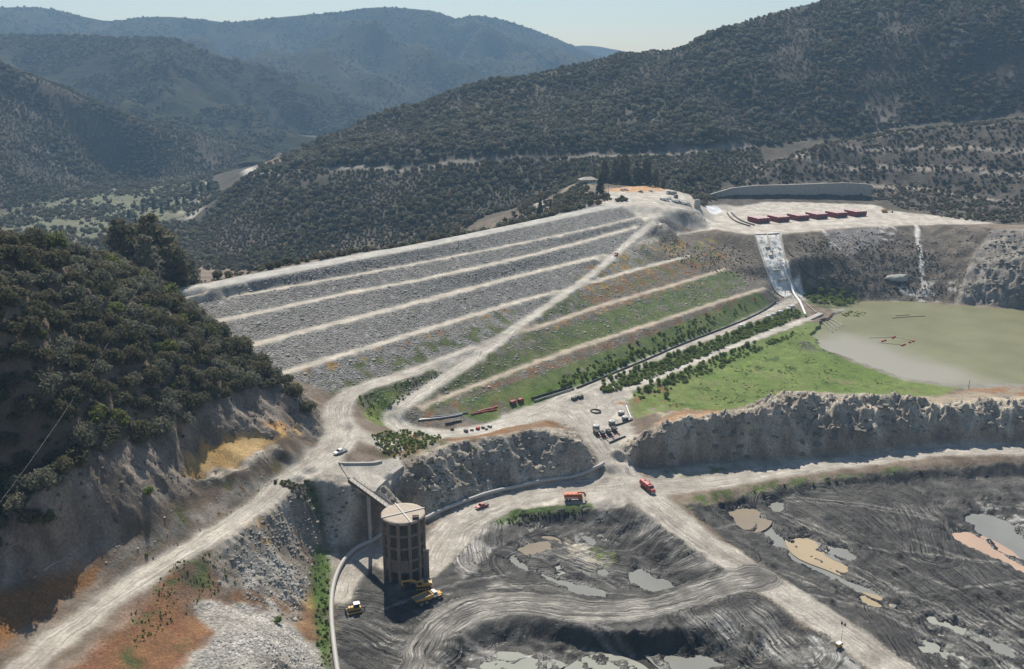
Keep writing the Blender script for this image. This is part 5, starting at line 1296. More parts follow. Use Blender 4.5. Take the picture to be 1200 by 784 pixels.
class MB:
    def __init__(s): s.bm = bmesh.new()
    def box(s, x0, x1, y0, y1, z0, z1, bev=0.0, taper=None):
        r = bmesh.ops.create_cube(s.bm, size=1)
        vs = r['verts']
        for v in vs:
            u = v.co.z + .5
            kx, ky = (1, 1) if taper is None else (1 + (taper[0] - 1) * u, 1 + (taper[1] - 1) * u)
            v.co = Vector(((x0 + x1) / 2 + v.co.x * (x1 - x0) * kx, (y0 + y1) / 2 + v.co.y * (y1 - y0) * ky, z0 + u * (z1 - z0)))
        if bev:
            es = list({e for v in vs for e in v.link_edges})
            bmesh.ops.bevel(s.bm, geom=es, offset=bev, segments=2, affect='EDGES', clamp_overlap=True)
        return s
    def prism(s, prof, y0, y1, ty=1.0, bev=0.0):     # outline in x, z pushed across y
        zmin, zmax = min(p[1] for p in prof), max(p[1] for p in prof)
        def k(z): return 1 + (ty - 1) * (z - zmin) / max(1e-6, zmax - zmin)
        c = (y0 + y1) / 2
        a = [s.bm.verts.new((x, c + (y0 - c) * k(z), z)) for x, z in prof]; b = [s.bm.verts.new((x, c + (y1 - c) * k(z), z)) for x, z in prof]
        n = len(prof); fs = [s.bm.faces.new(a), s.bm.faces.new(b[::-1])]
        for i in range(n): fs.append(s.bm.faces.new((a[i], b[i], b[(i + 1) % n], a[(i + 1) % n])))
        if bev: bmesh.ops.bevel(s.bm, geom=list({e for f in fs for e in f.edges}), offset=bev, segments=2, affect='EDGES', clamp_overlap=True)
        return s
    def cyl(s, p, q, r, r2=None, n=14, cap=True):
        p, q = Vector(p), Vector(q); d = (q - p).normalized(); u = d.orthogonal().normalized(); v = d.cross(u)
        r2 = r if r2 is None else r2
        A = [s.bm.verts.new(p + (u * math.cos(6.28319 * i / n) + v * math.sin(6.28319 * i / n)) * r) for i in range(n)]
        B = [s.bm.verts.new(q + (u * math.cos(6.28319 * i / n) + v * math.sin(6.28319 * i / n)) * r2) for i in range(n)]
        for i in range(n): s.bm.faces.new((A[i], A[(i + 1) % n], B[(i + 1) % n], B[i])).smooth = n > 8
        if cap: s.bm.faces.new(A[::-1]); s.bm.faces.new(B)
        return s
    def tube(s, pts, r, n=8):
        pts = [Vector(p) for p in pts]; rings = []; u = None
        for k, p in enumerate(pts):
            d = (pts[min(k + 1, len(pts) - 1)] - pts[max(k - 1, 0)]).normalized()
            u = d.orthogonal().normalized() if u is None else (u - d * u.dot(d)).normalized()
            v = d.cross(u); rr = r if np.isscalar(r) else r[k]
            rings.append([s.bm.verts.new(p + (u * math.cos(6.28319 * i / n) + v * math.sin(6.28319 * i / n)) * rr) for i in range(n)])
        for a, b in zip(rings[:-1], rings[1:]):
            for i in range(n): s.bm.faces.new((a[i], a[(i + 1) % n], b[(i + 1) % n], b[i])).smooth = True
        s.bm.faces.new(rings[0][::-1]); s.bm.faces.new(rings[-1])
        return s
    def lathe(s, prof, n=20, c=(0, 0)):              # (radius, z) pairs
        rings = [[s.bm.verts.new((c[0] + r * math.cos(6.28319 * i / n), c[1] + r * math.sin(6.28319 * i / n), z)) for i in range(n)] for r, z in prof]
        for a, b in zip(rings[:-1], rings[1:]):
            for i in range(n): s.bm.faces.new((a[i], a[(i + 1) % n], b[(i + 1) % n], b[i])).smooth = True
        s.bm.faces.new(rings[-1]); s.bm.faces.new(rings[0][::-1])
        return s
    def quad(s, *p):
        s.bm.faces.new([s.bm.verts.new(q) for q in p]); return s
    def wall(s, line, base, top, th):                # a standing strip along a ground line (lists of heights)
        n = len(line); t = np.gradient(np.asarray(line, float)[:, :2], axis=0); t /= np.linalg.norm(t, axis=1)[:, None]
        V = []
        for k in range(n):
            x, y = line[k][0], line[k][1]; ox, oy = -t[k][1] * th / 2, t[k][0] * th / 2
            V.append([s.bm.verts.new(q) for q in ((x - ox, y - oy, base[k]), (x + ox, y + oy, base[k]), (x + ox, y + oy, top[k]), (x - ox, y - oy, top[k]))])
        for a, b in zip(V[:-1], V[1:]):
            for i in range(4): s.bm.faces.new((a[i], a[(i + 1) % 4], b[(i + 1) % 4], b[i]))
        s.bm.faces.new(V[0]); s.bm.faces.new(V[-1][::-1])
        return s
    def done(s, name, mat, parent=None, world=False):
        bmesh.ops.recalc_face_normals(s.bm, faces=s.bm.faces)
        me = bpy.data.meshes.new(name); s.bm.to_mesh(me); s.bm.free()
        me.materials.append(mat)
        o = link(bpy.data.objects.new(name, me), parent)
        if world and parent is not None:             # mesh given in world coordinates
            o.matrix_parent_inverse = (Matrix.Translation(parent.location) @ Matrix.Rotation(parent.rotation_euler.z, 4, 'Z')).inverted()
        return o

def copy_tree(o, parent=None):
    c = o.copy(); COL.objects.link(c)
    if parent is not None: c.parent = parent
    for ch in list(o.children): copy_tree(ch, c)
    return c
def heading(a, b):
    p, q = hit(*a), hit(*b)
    return math.atan2(q[1] - p[1], q[0] - p[0])
def stand(name, px, py, ang, label, cat, group=None, dz=0.0):
    p = hit(px, py)
    return empty(name, (p[0], p[1], p[2] + dz), ang, label, cat, group)
def world_thing(name, mb, mat, label, cat, group=None):   # a single-mesh thing with its origin on itself
    bmesh.ops.recalc_face_normals(mb.bm, faces=mb.bm.faces)
    c = sum((v.co for v in mb.bm.verts), Vector()) / len(mb.bm.verts)
    c.z = min(v.co.z for v in mb.bm.verts)
    bmesh.ops.translate(mb.bm, vec=-c, verts=mb.bm.verts)
    me = bpy.data.meshes.new(name); mb.bm.to_mesh(me); mb.bm.free(); me.materials.append(mat)
    o = bpy.data.objects.new(name, me); o.location = c
    return tag(link(o), label, cat, group)

def wheel(e, x, y, r, w):
    t = MB().cyl((x, y - w / 2, r), (x, y + w / 2, r), r, n=18).done('wheel', PT['black'], e)
    MB().cyl((x, y - w / 2 - .015, r), (x, y + w / 2 + .015, r), r * .55, n=14).done('rim', PT['grey'], t)

# ------------------------------------------------------------------ vehicles (x is forward)
def pickup(e, body, bed=True):
    p = [(-2.75, .5), (-2.8, 1.02), (-.75, 1.06), (1.25, 1.08), (2.45, .98), (2.75, .82), (2.78, .48)]
    MB().prism(p, -.97, .97, .95, .05).done('body', PT[body], e)
    if bed:
        c = MB().prism([(-.78, 1.05), (-.6, 1.72), (-.4, 1.8), (.45, 1.8), (.65, 1.74), (1.4, 1.07)], -.9, .9, .82, .04).done('cab', PT[body], e)
        MB().box(-2.68, -.9, -.8, .8, .98, 1.085).done('cargo_bed', PT['dark'], e)
    else:
        c = MB().prism([(-2.72, 1.03), (-2.5, 1.66), (-2.2, 1.76), (.35, 1.78), (.55, 1.74), (1.35, 1.07)], -.9, .9, .82, .04).done('cab', PT[body], e)
    xr = -.45 if bed else -2.2
    MB().quad((.74, -.68, 1.69), (.74, .68, 1.69), (1.36, .8, 1.14), (1.36, -.8, 1.14)).done('windscreen', PT['glass'], c).location.x = .03
    for s in (-1, 1):
        MB().box(xr, .55, s * .80 - .02, s * .80 + .02, 1.18, 1.62).done('side_window', PT['glass'], c)
        MB().box(2.72, 2.80, s * .7 - .18, s * .7 + .18, .74, .88).done('headlight', PT['silver'], e)
        wheel(e, 1.7, s * .86, .39, .26); wheel(e, -1.7, s * .86, .39, .26)
    MB().box(2.7, 2.88, -.92, .92, .42, .64, .03).done('bumper', PT['silver'], e)

def tanker(e):
    MB().box(-4.2, 4.3, -.5, .5, .75, 1.0).done('chassis', PT['dark'], e)
    prof = [(1.05, 1.0), (1.25, 1.5), (1.22, 2.5), (.95, 2.95), (.5, 3.1), (-.5, 3.1), (-.95, 2.95), (-1.22, 2.5), (-1.25, 1.5), (-1.05, 1.0)]
    m = MB(); a = [m.bm.verts.new((-4.4, y, z)) for y, z in prof]; b = [m.bm.verts.new((1.25, y, z)) for y, z in prof]
    m.bm.faces.new(a); m.bm.faces.new(b[::-1])
    for i in range(len(prof)): m.bm.faces.new((a[i], b[i], b[(i + 1) % 10], a[(i + 1) % 10]))
    t = m.done('water_tank', PT['red'], e)
    MB().box(-3.8, .6, -.3, .3, 3.1, 3.16).done('walkway', PT['pink'], t)
    MB().cyl((-2.2, 0, 3.1), (-2.2, 0, 3.35), .35).done('hatch', PT['dark'], t)
    MB().cyl((-.4, .9, 2.9), (-.4, .9, 4.1), .06).done('vent_pipe', PT['dark'], t)
    c = MB().prism([(1.4, 1.0), (1.4, 2.75), (1.6, 2.9), (2.5, 2.9), (2.85, 2.05), (2.9, 1.0)], -1.15, 1.15, .92, .05).done('cab', PT['red'], e)
    MB().quad((2.58, -.9, 2.78), (2.58, .9, 2.78), (2.89, .95, 2.08), (2.89, -.95, 2.08)).done('windscreen', PT['glass'], c)
    for s in (-1, 1): MB().box(1.75, 2.45, s * 1.07 - .03, s * 1.07 + .03, 2.0, 2.6).done('side_window', PT['glass'], c)
    MB().prism([(2.9, .95), (2.9, 2.0), (4.1, 1.8), (4.4, 1.5), (4.4, .8)], -1.0, 1.0, .85, .06).done('hood', PT['red'], e)
    MB().box(4.35, 4.6, -1.1, 1.1, .55, .95, .04).done('bumper', PT['silver'], e)
    for s in (-1, 1):
        for x in (3.4, -1.7, -3.1): wheel(e, x, s * 1.0, .55, .36)
        MB().box(4.28, 4.45, s * .75 - .15, s * .75 + .15, 1.1, 1.35).done('headlight', PT['white'], e)

def orange_rig(e):
    MB().box(-3.9, 3.0, -.5, .5, .7, 1.0).done('chassis', PT['dark'], e)
    b = MB().box(-4.0, 1.6, -1.25, 1.25, 1.0, 3.0, .12).done('body', PT['orange'], e)
    MB().box(-3.6, 1.2, -1.27, -1.23, 1.35, 1.75).done('stripe_panel', PT['white'], b)
    for x in (-3, -1.4, .2): MB().box(x, x + .9, -.8, .8, 3.0, 3.12, .03).done('roof_hatch', PT['orange'], b)
    c = MB().prism([(1.65, 1.0), (1.65, 2.6), (2.7, 2.6), (3.1, 1.9), (3.15, .8)], -1.15, 1.15, .92, .05).done('cab', PT['orange'], e)
    MB().quad((2.75, -.85, 2.5), (2.75, .85, 2.5), (3.12, .9, 1.95), (3.12, -.9, 1.95)).done('windscreen', PT['glass'], c)
    MB().tube([(1.2, 0, 2.9), (1.8, 0, 3.25), (2.8, 0, 3.35), (3.7, 0, 3.1), (4.2, 0, 2.4), (4.3, 0, 1.5)], [.3, .32, .32, .32, .34, .38], 12).done('discharge_arm', PT['orange'], e)
    for s in (-1, 1):
        for x in (2.2, -1.7, -3.0): wheel(e, x, s * 1.0, .5, .34)

def tracks(e, L2, w, gauge, h):
    for s in (-1, 1):
        pr = []
        for k in range(7): a = math.pi / 2 + k * math.pi / 6; pr.append((-L2 + h / 2 + math.cos(a) * h / 2, h / 2 + math.sin(a) * h / 2))
        for k in range(7): a = -math.pi / 2 + k * math.pi / 6; pr.append((L2 - h / 2 + math.cos(a) * h / 2, h / 2 + math.sin(a) * h / 2))
        t = MB().prism(pr, s * gauge - w / 2, s * gauge + w / 2).done('track', PT['black'], e)
        m = MB()
        for k in range(5): m.cyl((-L2 + h / 2 + k * (2 * L2 - h) / 4, s * gauge - w / 2 - .03, h / 2), (-L2 + h / 2 + k * (2 * L2 - h) / 4, s * gauge + w / 2 + .03, h / 2), h * .33, n=10)
        m.done('roller', PT['yellow'], t)

def excavator(e, boom_up=1.0):
    tracks(e, 2.3, .65, 1.25, 1.0)
    MB().cyl((0, 0, .8), (0, 0, 1.25), .9).done('turntable', PT['dark'], e)
    h = MB().box(-2.9, .8, -1.4, 1.4, 1.25, 2.5, .12).done('house', PT['yellow'], e)
    MB().box(-3.15, -2.3, -1.42, 1.42, 1.2, 2.35, .2).done('counterweight', PT['yellow'], h)
    MB().box(-2.2, -.6, -1.0, 1.0, 2.5, 2.75, .08).done('engine_cover', PT['dark'], h)
    c = MB().prism([(.1, 1.3), (.1, 3.1), (.3, 3.2), (1.6, 3.15), (1.95, 2.2), (1.9, 1.3)], .45, 1.4, 1, .05).done('cab', PT['yellow'], e)
    MB().box(.3, 1.6, .42, 1.43, 2.1, 3.0).done('cab_window', PT['glass'], c)
    b = MB().prism([(.6, 1.6), (.9, 2.4), (3.4, 4.5 * boom_up), (6.6, 4.1 * boom_up), (6.7, 3.7 * boom_up), (3.6, 3.8 * boom_up), (1.3, 1.7)], -.28, .28, 1, .04).done('boom', PT['yellow'], e)
    MB().cyl((1.7, -.36, 1.7), (3.4, -.36, 3.7 * boom_up), .12).cyl((1.7, .36, 1.7), (3.4, .36, 3.7 * boom_up), .12).done('hydraulic_ram', PT['grey'], b)
    st = MB().prism([(6.2, 4.6 * boom_up), (6.9, 4.3 * boom_up), (6.75, 1.3), (6.45, 1.2), (6.3, 3.6 * boom_up)], -.2, .2, 1, .03).done('stick', PT['yellow'], e)
    MB().prism([(6.9, 1.5), (6.3, 1.35), (5.6, .9), (5.5, .25), (6.2, .02), (6.9, .35)], -.65, .65, 1, .05).done('bucket', PT['dark'], e)

def dump_truck(e):
    MB().box(-4.2, 4.6, -.55, .55, .95, 1.35).done('chassis', PT['dark'], e)
    m = MB(); z0, z1 = 1.45, 3.05
    lo = [(-4.4, -1.1, 1.9), (1.2, -1.25, z0), (1.2, 1.25, z0), (-4.4, 1.1, 1.9)]
    hi = [(-5.0, -1.5, 2.7), (1.3, -1.6, z1), (1.3, 1.6, z1), (-5.0, 1.5, 2.7)]
    ih = [(-4.85, -1.36, 2.72), (1.12, -1.45, z1 + .02), (1.12, 1.45, z1 + .02), (-4.85, 1.36, 2.72)]
    il = [(-4.4, -1.0, 2.05), (1.0, -1.15, 1.7), (1.0, 1.15, 1.7), (-4.4, 1.0, 2.05)]
    R = [[m.bm.verts.new(q) for q in r] for r in (lo, hi, ih, il)]
    for a, b in zip(R[:-1], R[1:]):
        for i in range(4): m.bm.faces.new((a[i], a[(i + 1) % 4], b[(i + 1) % 4], b[i]))
    m.bm.faces.new(R[0][::-1]); m.bm.faces.new(R[3])
    bd = m.done('dump_body', PT['yellow'], e)
    m = MB(); n = 10; g = [[m.bm.verts.new((-4.5 + 5.45 * i / n, -1.18 + 2.36 * j / 6, 2.35 + .55 * math.sin(math.pi * i / n) * math.sin(math.pi * j / 6) + random.uniform(-.06, .06))) for j in range(7)] for i in range(n + 1)]
    for i in range(n):
        for j in range(6): m.bm.faces.new((g[i][j], g[i + 1][j], g[i + 1][j + 1], g[i][j + 1]))
    m.done('soil_load', PT['soil'], bd)
    c = MB().prism([(1.75, 1.35), (1.75, 3.05), (1.9, 3.2), (3.0, 3.15), (3.35, 2.3), (3.35, 1.35)], -1.2, 1.2, .9, .06).done('cab', PT['white'], e)
    MB().quad((3.06, -.95, 3.02), (3.06, .95, 3.02), (3.37, 1.0, 2.35), (3.37, -1.0, 2.35)).done('windscreen', PT['glass'], c)
    for s in (-1, 1): MB().box(2.0, 2.9, s * 1.1 - .06, s * 1.1 + .06, 2.2, 2.95).done('side_window', PT['glass'], c)
    MB().prism([(3.35, 1.2), (3.35, 2.2), (4.9, 1.95), (5.2, 1.6), (5.2, .95)], -1.25, 1.25, .85, .1).done('hood', PT['yellow'], e)
    MB().box(5.1, 5.35, -1.3, 1.3, .7, 1.1, .05).done('bumper', PT['dark'], e)
    for s in (-1, 1):
        for x in (3.6, -1.0, -2.9): wheel(e, x, s * 1.25, .85, .65)
        MB().box(3.0, 4.3, s * 1.35 - .25, s * 1.35 + .25, 1.75, 1.85, .03).done('fender', PT['yellow'], e)

def dozer(e):
    tracks(e, 2.1, .6, 1.05, 1.1)
    MB().box(-1.9, 2.0, -.75, .75, .7, 1.7, .08).done('body', PT['yellow'], e)
    MB().box(.3, 2.05, -.62, .62, 1.7, 2.15, .08).done('hood', PT['yellow'], e)
    c = MB().box(-1.5, .25, -.8, .8, 1.7, 3.0, .06, (.92, .92)).done('cab', PT['dark'], e)
    MB().box(-1.6, .35, -.9, .9, 3.0, 3.14, .04).done('roof', PT['white'], c)
    MB().box(-1.3, .27, -.79, .79, 2.1, 2.85).done('cab_window', PT['glass'], c)
    MB().cyl((1.3, .3, 2.1), (1.3, .3, 2.9), .08).done('exhaust', PT['dark'], e)
    b = MB().prism([(2.75, .05), (2.65, .6), (2.75, 1.25), (2.95, 1.5), (2.85, .8), (2.95, .05)], -2.0, 2.0).done('blade', PT['dark'], e)
    for s in (-1, 1): MB().box(-.2, 2.8, s * 1.5 - .1, s * 1.5 + .1, .5, .75).done('push_arm', PT['yellow'], b)
    MB().prism([(-2.1, .9), (-2.1, 1.3), (-3.1, 1.2), (-3.3, .1), (-3.05, .1), (-2.9, .8)], -.12, .12).done('ripper', PT['dark'], e)

def light_mast(e):
    b = MB().box(-1.1, 1.1, -.7, .7, .5, 1.35, .1).done('engine_box', PT['yellow'], e)
    MB().box(-1.0, 1.0, -.6, .6, 1.35, 1.42, .02).done('lid', PT['white'], b)
    MB().box(-1.8, -1.1, -.06, .06, .4, .52).done('tow_bar', PT['dark'], e)
    for s in (-1, 1): wheel(e, 0, s * .8, .36, .2)
    MB().cyl((.9, 0, .4), (.9, 0, 4.2), .07).cyl((.9, 0, 4.2), (.9, 0, 7.3), .045).done('mast', PT['grey'], e)
    h = MB().box(.75, 1.05, -.75, .75, 7.25, 7.35).done('lamp_bar', PT['dark'], e)
    for y in (-.55, .55):
        for z in (7.0, 7.6): MB().cyl((.88, y, z), (1.12, y, z), .22, .26, 12).done('floodlight', PT['dark'], h)

VEH = [
 ('pickup_truck', 565, 594.5, (572, 592), (558, 597), 'red pickup truck driving the pale pit road below the long pipe', 'pickup truck', lambda e: pickup(e, 'red')),
 ('pickup_truck', 399, 531, (405, 529), (393, 534), 'white pickup truck parked where the hillside road meets the concrete apron', 'pickup truck', lambda e: pickup(e, 'white')),
 ('pickup_truck', 722, 299, (727, 293), (718, 303), 'small red pickup on the steep diagonal ramp across the dam', 'pickup truck', lambda e: pickup(e, 'red')),
 ('pickup_truck', 877, 380.5, (869, 384), (884, 377), 'dark pickup parked on the toe road below the spillway, in front of a white one', 'pickup truck', lambda e: pickup(e, 'blue')),
 ('pickup_truck', 868, 383.5, (862, 386), (874, 381), 'white pickup parked on the toe road below the spillway, behind a dark one', 'pickup truck', lambda e: pickup(e, 'white')),
 ('water_truck', 759, 574, (752, 567), (768, 581), 'red water tanker truck driving down the haul road past the junction', 'water truck', tanker),
 ('pump_truck', 673, 586, (663, 586.6), (684, 585.6), 'bright orange truck with a curved discharge arm at the edge of the pit', 'truck', orange_rig),
 ('excavator', 495, 689, (510, 686), (480, 690), 'yellow tracked excavator reaching left at the foot of the round tower', 'excavator', lambda e: excavator(e, .8)),
 ('dump_truck', 501, 705, (490, 709.5), (514, 699), 'yellow articulated dump truck with a soil load beside the excavator', 'dump truck', dump_truck),
 ('bulldozer', 416, 717, (426, 715), (405, 719), 'small yellow bulldozer with a white roof on dark mud left of the tower', 'bulldozer', dozer),
 ('light_tower', 983, 758, (983, 758), (993, 752), 'portable light tower with a tall mast beside the lower haul road', 'light tower', light_mast),
 ('excavator', 1037, 249, (1030, 249), (1044, 249), 'distant yellow excavator parked on the platform right of the red tanks', 'excavator', lambda e: excavator(e, .45)),
]
for nm, px, py, a, b_, lb, ct, fn in VEH:
    fn(stand(nm, px, py, heading(a, b_), lb, ct))
# parked cars by the crest
CARS = [(777, 234.5, 'white', 'white car first in the row at the edge of the crest yard', 0), (781, 235, 'silver', 'silver car between two white cars at the edge of the crest yard', 0), (785, 233.6, 'white', 'white pickup at the yard edge behind the silver car', 1),
        (791, 237, 'white', 'white car next to a dark car at the middle of the yard edge', 0), (795, 237.6, 'blue', 'dark car right of a white car at the yard edge', 0), (801, 239.2, 'white', 'white pickup near the end of the row on the crest yard', 1), (806, 239.8, 'silver', 'silver car at the far right end of the row on the crest yard', 0),
        (729, 223.4, 'silver', 'silver pickup at the back of the crest yard by the orange soil', 1), (734, 223.2, 'white', 'white car at the back of the crest yard by the orange soil', 0), (751, 225.5, 'dark', 'black pickup at the back of the crest yard below the tall trees', 1), (763, 224.6, 'white', 'white pickup at the back of the crest yard right of the black pickup', 1), (741, 184.2, 'white', None, 0)]
cache = {}
for px, py, c, lb, bed in CARS:
    if lb is None: continue
    k = (c, bed); ang = heading((px, py), (px + 3, py + .9)) + random.uniform(-.3, .3)
    p = hit(px, py)
    if k not in cache:
        e = empty('parked_car' if not bed else 'parked_pickup', tuple(p), ang, lb, 'car' if not bed else 'pickup truck', 'cars parked on the crest yard')
        pickup(e, c, bool(bed)); cache[k] = e
    else:
        e = copy_tree(cache[k]); e.location = p; e.rotation_euler.z = ang; e['label'] = lb
# ------------------------------------------------------------------ red storage tanks: six blocks of four
P0 = [(895.2, 262), (918.5, 260.4), (941.7, 258.6), (963.4, 256.9), (986.7, 255.3), (1009, 253.8)]
BLK = ['first block of four, nearest the spillway', 'second block of four from the spillway', 'third block of four from the spillway', 'fourth block of four from the spillway', 'fifth block of four from the spillway', 'last block of four, farthest from the spillway']
TANK = None
wdir = hit(1009, 253.8) - hit(895.2, 262); wdir[2] = 0; wdir /= np.linalg.norm(wdir)
ldir = np.array([wdir[1], -wdir[0], 0])
for k, (px, py) in enumerate(P0):
    c = hit(px, py)
    for j in range(4):
        p = c + wdir * (j - 1.5) * 3.1 - ldir * 6.2
        nmj = ('leftmost', 'second from left', 'third from left', 'rightmost')[j]
        lb = '%s dark red tank in the %s' % (nmj, BLK[k])
        if TANK is None:
            e = empty('storage_tank', tuple(p), math.atan2(ldir[1], ldir[0]), lb, 'tank', 'red storage tanks on the platform')
            b_ = MB().box(-8.2, 6.2, -1.28, 1.28, .55, 4.3, .06)
            for x in np.arange(-7.6, 6, 1.4): b_.box(x - .08, x + .08, -1.34, 1.34, .6, 4.25)
            b_.done('tank_shell', PT['deep_red'], e)
            MB().box(-8.1, 6.1, -.68, .68, 4.3, 4.38).done('roof_panel', PT['pale_roof'], e)
            MB().box(-8.2, 6.2, -1.28, -.7, 4.3, 4.34).box(-8.2, 6.2, .7, 1.28, 4.3, 4.34).done('roof_edge', PT['red'], e)
            MB().box(6.2, 6.5, -.6, .6, .7, 3.0, .05).done('end_hatch', PT['dark'], e)
            MB().box(-6.0, 6.0, -1.1, 1.1, .25, .55).done('skid', PT['black'], e)
            for s in (-1, 1): wheel(e, -5.2, s * .95, .48, .3)
            TANK = e
        else:
            e = copy_tree(TANK); e.location = p; e['label'] = lb
# ------------------------------------------------------------------ round intake tower
tp = hit(475, 672)
TZ = tp[2] - .5
TW = empty('intake_tower', (tp[0], tp[1], TZ), 0.13, 'round brown concrete intake tower with dark panels and a pale cross on top', 'tower')
R, H, NS = 7.1, 23.2, 12
def ring(r, a): return (r * math.cos(a), r * math.sin(a))
MB().lathe([(R - .55, 0), (R - .55, H - .6)], NS * 2).done('core', TOWER_P, TW)
lev = [5.2, 9.0, 13.6, 18.2, H - .35]
for k in range(NS):
    a = 2 * math.pi * (k + .5) / NS
    m = MB(); m.box(-.5, .35, -.55, .55, 0, H, .05)
    bmesh.ops.rotate(m.bm, verts=m.bm.verts, matrix=Matrix.Rotation(a, 3, 'Z')); bmesh.ops.translate(m.bm, verts=m.bm.verts, vec=(*ring(R - .1, a), 0))
    m.done('pilaster', TOWER_C, TW)
for z in lev:
    m = MB(); m.lathe([(R - .6, z - .38), (R + .02, z - .38), (R + .02, z + .3), (R - .6, z + .3)], NS * 4); m.done('ring_beam', TOWER_C, TW)
m = MB()
for k in range(NS):                       # solid lower band between the first two rings
    a0, a1 = 2 * math.pi * (k + .5) / NS, 2 * math.pi * (k + 1.5) / NS
    if k % 5 == 4: continue
    q = [ring(R - .2, a0), ring(R - .2, a1)]
    m.quad((*q[0], 5.4), (*q[1], 5.4), (*q[1], 8.7), (*q[0], 8.7))
m.done('band_wall', TOWER_C, TW)
m = MB(); m.lathe([(R - .75, H - .7), (R + .2, H - .7), (R + .2, H + .1), (R - .75, H + .1)], NS * 4); m.done('parapet', TOWER_R, TW)
rf = MB().lathe([(.1, H - .28), (R - .7, H - .3), (R - .7, H - .55)], NS * 3).done('roof_deck', TOWER_R, TW)
for a in (.35, .35 + math.pi / 2):
    m = MB(); m.box(-R - .6, R + .6, -.2, .2, H + .1, H + .42, .03)
    bmesh.ops.rotate(m.bm, verts=m.bm.verts, matrix=Matrix.Rotation(a, 3, 'Z')); m.done('cross_beam', PT['bleached'], rf)
MB().box(3.0, 5.2, -5.0, -3.2, H - .3, H + .9, .05).done('access_hatch', PT['brick'], rf)
MB().box(R - 1.0, R + 1.0, -3.6, -1.4, 0, 10.6, .08).done('buttress', TOWER_C, TW)
MB().box(R - 1.1, R + 1.15, -3.75, -1.25, 10.6, 11.3, .06).done('buttress_cap', TOWER_R, TW)
MB().box(-R - .6, R + .6, -R - .6, R + .6, -1.2, .1, .2).done('footing', CON_D, TW)
# footbridge
bz = TZ + H - .6
ba, bb = P(413, 563, bz), P(458, 595.5, bz)
bv = bb - ba; bl = np.linalg.norm(bv); bang = math.atan2(bv[1], bv[0])
BR = empty('footbridge', tuple(ba), bang, 'narrow grey footbridge running from the concrete apron to the tower top', 'footbridge')
MB().box(-1.5, bl + .4, -.95, .95, -.25, .12).done('deck', CON, BR)
for s in (-1, 1):
    MB().box(-1.5, bl + .4, s * 1.0 - .1, s * 1.0 + .1, -.7, .3).done('girder', PT['wood'], BR)
    m = MB(); m.box(0, bl, s * .98 - .03, s * .98 + .03, 1.2, 1.27)
    for x in np.arange(0, bl + .1, 2.4): m.box(x - .04, x + .04, s * .98 - .04, s * .98 + .04, .3, 1.2)
    m.done('railing', PT['grey'], BR)
gz = sample(Z, *(ba + bv * .42)[:2]) - ba[2]
MB().box(bl * .42 - .32, bl * .42 + .32, -.7, .7, gz - 1, -.6, .05, (.75, .9)).done('pier', CON, BR)
# concrete strips of the apron
def strip(name, pp, h, th, mat, label, cat, sink=.6, group=None, step=2.0):
    w = resample(np.array([hit(*p) for p in pp]), step)
    z = sample(Z, w[:, 0], w[:, 1])
    m = MB(); m.wall(w, list(z - sink), list(z + h), th)
    return world_thing(name, m, mat, label, cat, group)
strip('concrete_parapet', [(471, 547), (458, 557), (446, 568), (437, 578)], .8, 2.0, CON, 'pale concrete strip on the right edge of the sloping apron', 'concrete wall', 2)
strip('concrete_parapet', [(397, 543), (416, 543.5), (437, 543), (447, 541)], .5, 1.1, CON, 'pale level concrete strip across the top of the apron', 'concrete wall', 1)
strip('concrete_parapet', [(400, 546), (404, 553), (409, 561)], .5, .7, CON_D, 'short grey concrete wall on the left edge of the apron', 'concrete wall', 1)
# ------------------------------------------------------------------ pipes
def pipe(name, pp, r, mat, label, cat='pipe', group=None, lift=0.0, zs=None, step=3.0, sides=10, smooth=2):
    w = np.array([hit(*p) for p in pp]) if zs is None else np.array([P(*p, z) for p, z in zip(pp, zs)])
    w = resample(smooth_line(w, smooth), step)
    if zs is None: w[:, 2] = blur1(sample(Z, w[:, 0], w[:, 1]), 3) + r * .75 + lift
    m = MB(); m.tube(w.tolist(), r, sides)
    return world_thing(name, m, mat, label, cat, group)
def blur1(a, n):
    for _ in range(n):
        g = np.pad(a, 1, mode='edge'); a = (g[:-2] + g[1:-1] + g[2:]) / 3
    return a
pipe('bypass_pipe', [(400, 815), (395, 785), (391, 755), (388, 722), (389, 694), (396, 670), (408, 651), (428, 636), (452, 623), (478, 613), (505, 604), (532, 594), (560, 583), (600, 573), (650, 562), (688, 555), (702, 550), (707, 545)], .75, PT['pale_pipe'], 'long pale grey pipe curving around the pit behind the tower', lift=.35)
pipe('toe_pipe', [(676, 455.5), (720, 437.5), (760, 421), (800, 403.5), (850, 384.5), (880, 372.5), (900, 361.5), (909, 353)], .42, PT['black'], 'long black pipe beside the upper toe road', lift=.2)
pipe('toe_pipe', [(623, 468), (645, 461), (670, 454.5)], .45, PT['black'], 'short pair end of black pipe at the toe yard', lift=.3)
pipe('toe_pipe', [(626, 471), (648, 464), (672, 456.5)], .36, PT['grey'], 'grey pipe lying beside a black one at the toe yard', lift=.3)
pipe('drain_hose', [(919, 286), (928, 301), (938, 315), (950, 326), (966, 334)], .55, PT['black'], 'black hose curving down the brown slope beside the spillway', lift=.2)
pipe('platform_pipe', [(852, 250), (856, 256), (864, 261), (879, 265.5)], .5, PT['black'], 'dark curved pipe on the platform, the left one of two', lift=.2)
pipe('platform_pipe', [(857, 249.5), (862, 255), (870, 260), (884, 264.5)], .5, PT['black'], 'dark curved pipe on the platform, the one nearer the red tanks', lift=.2)
pipe('chute_pipe', [(918, 312), (922, 325), (928, 337), (937, 354), (944, 371)], .8, PT['white'], 'white pipe running down the spillway end to the lake dock', lift=.5)
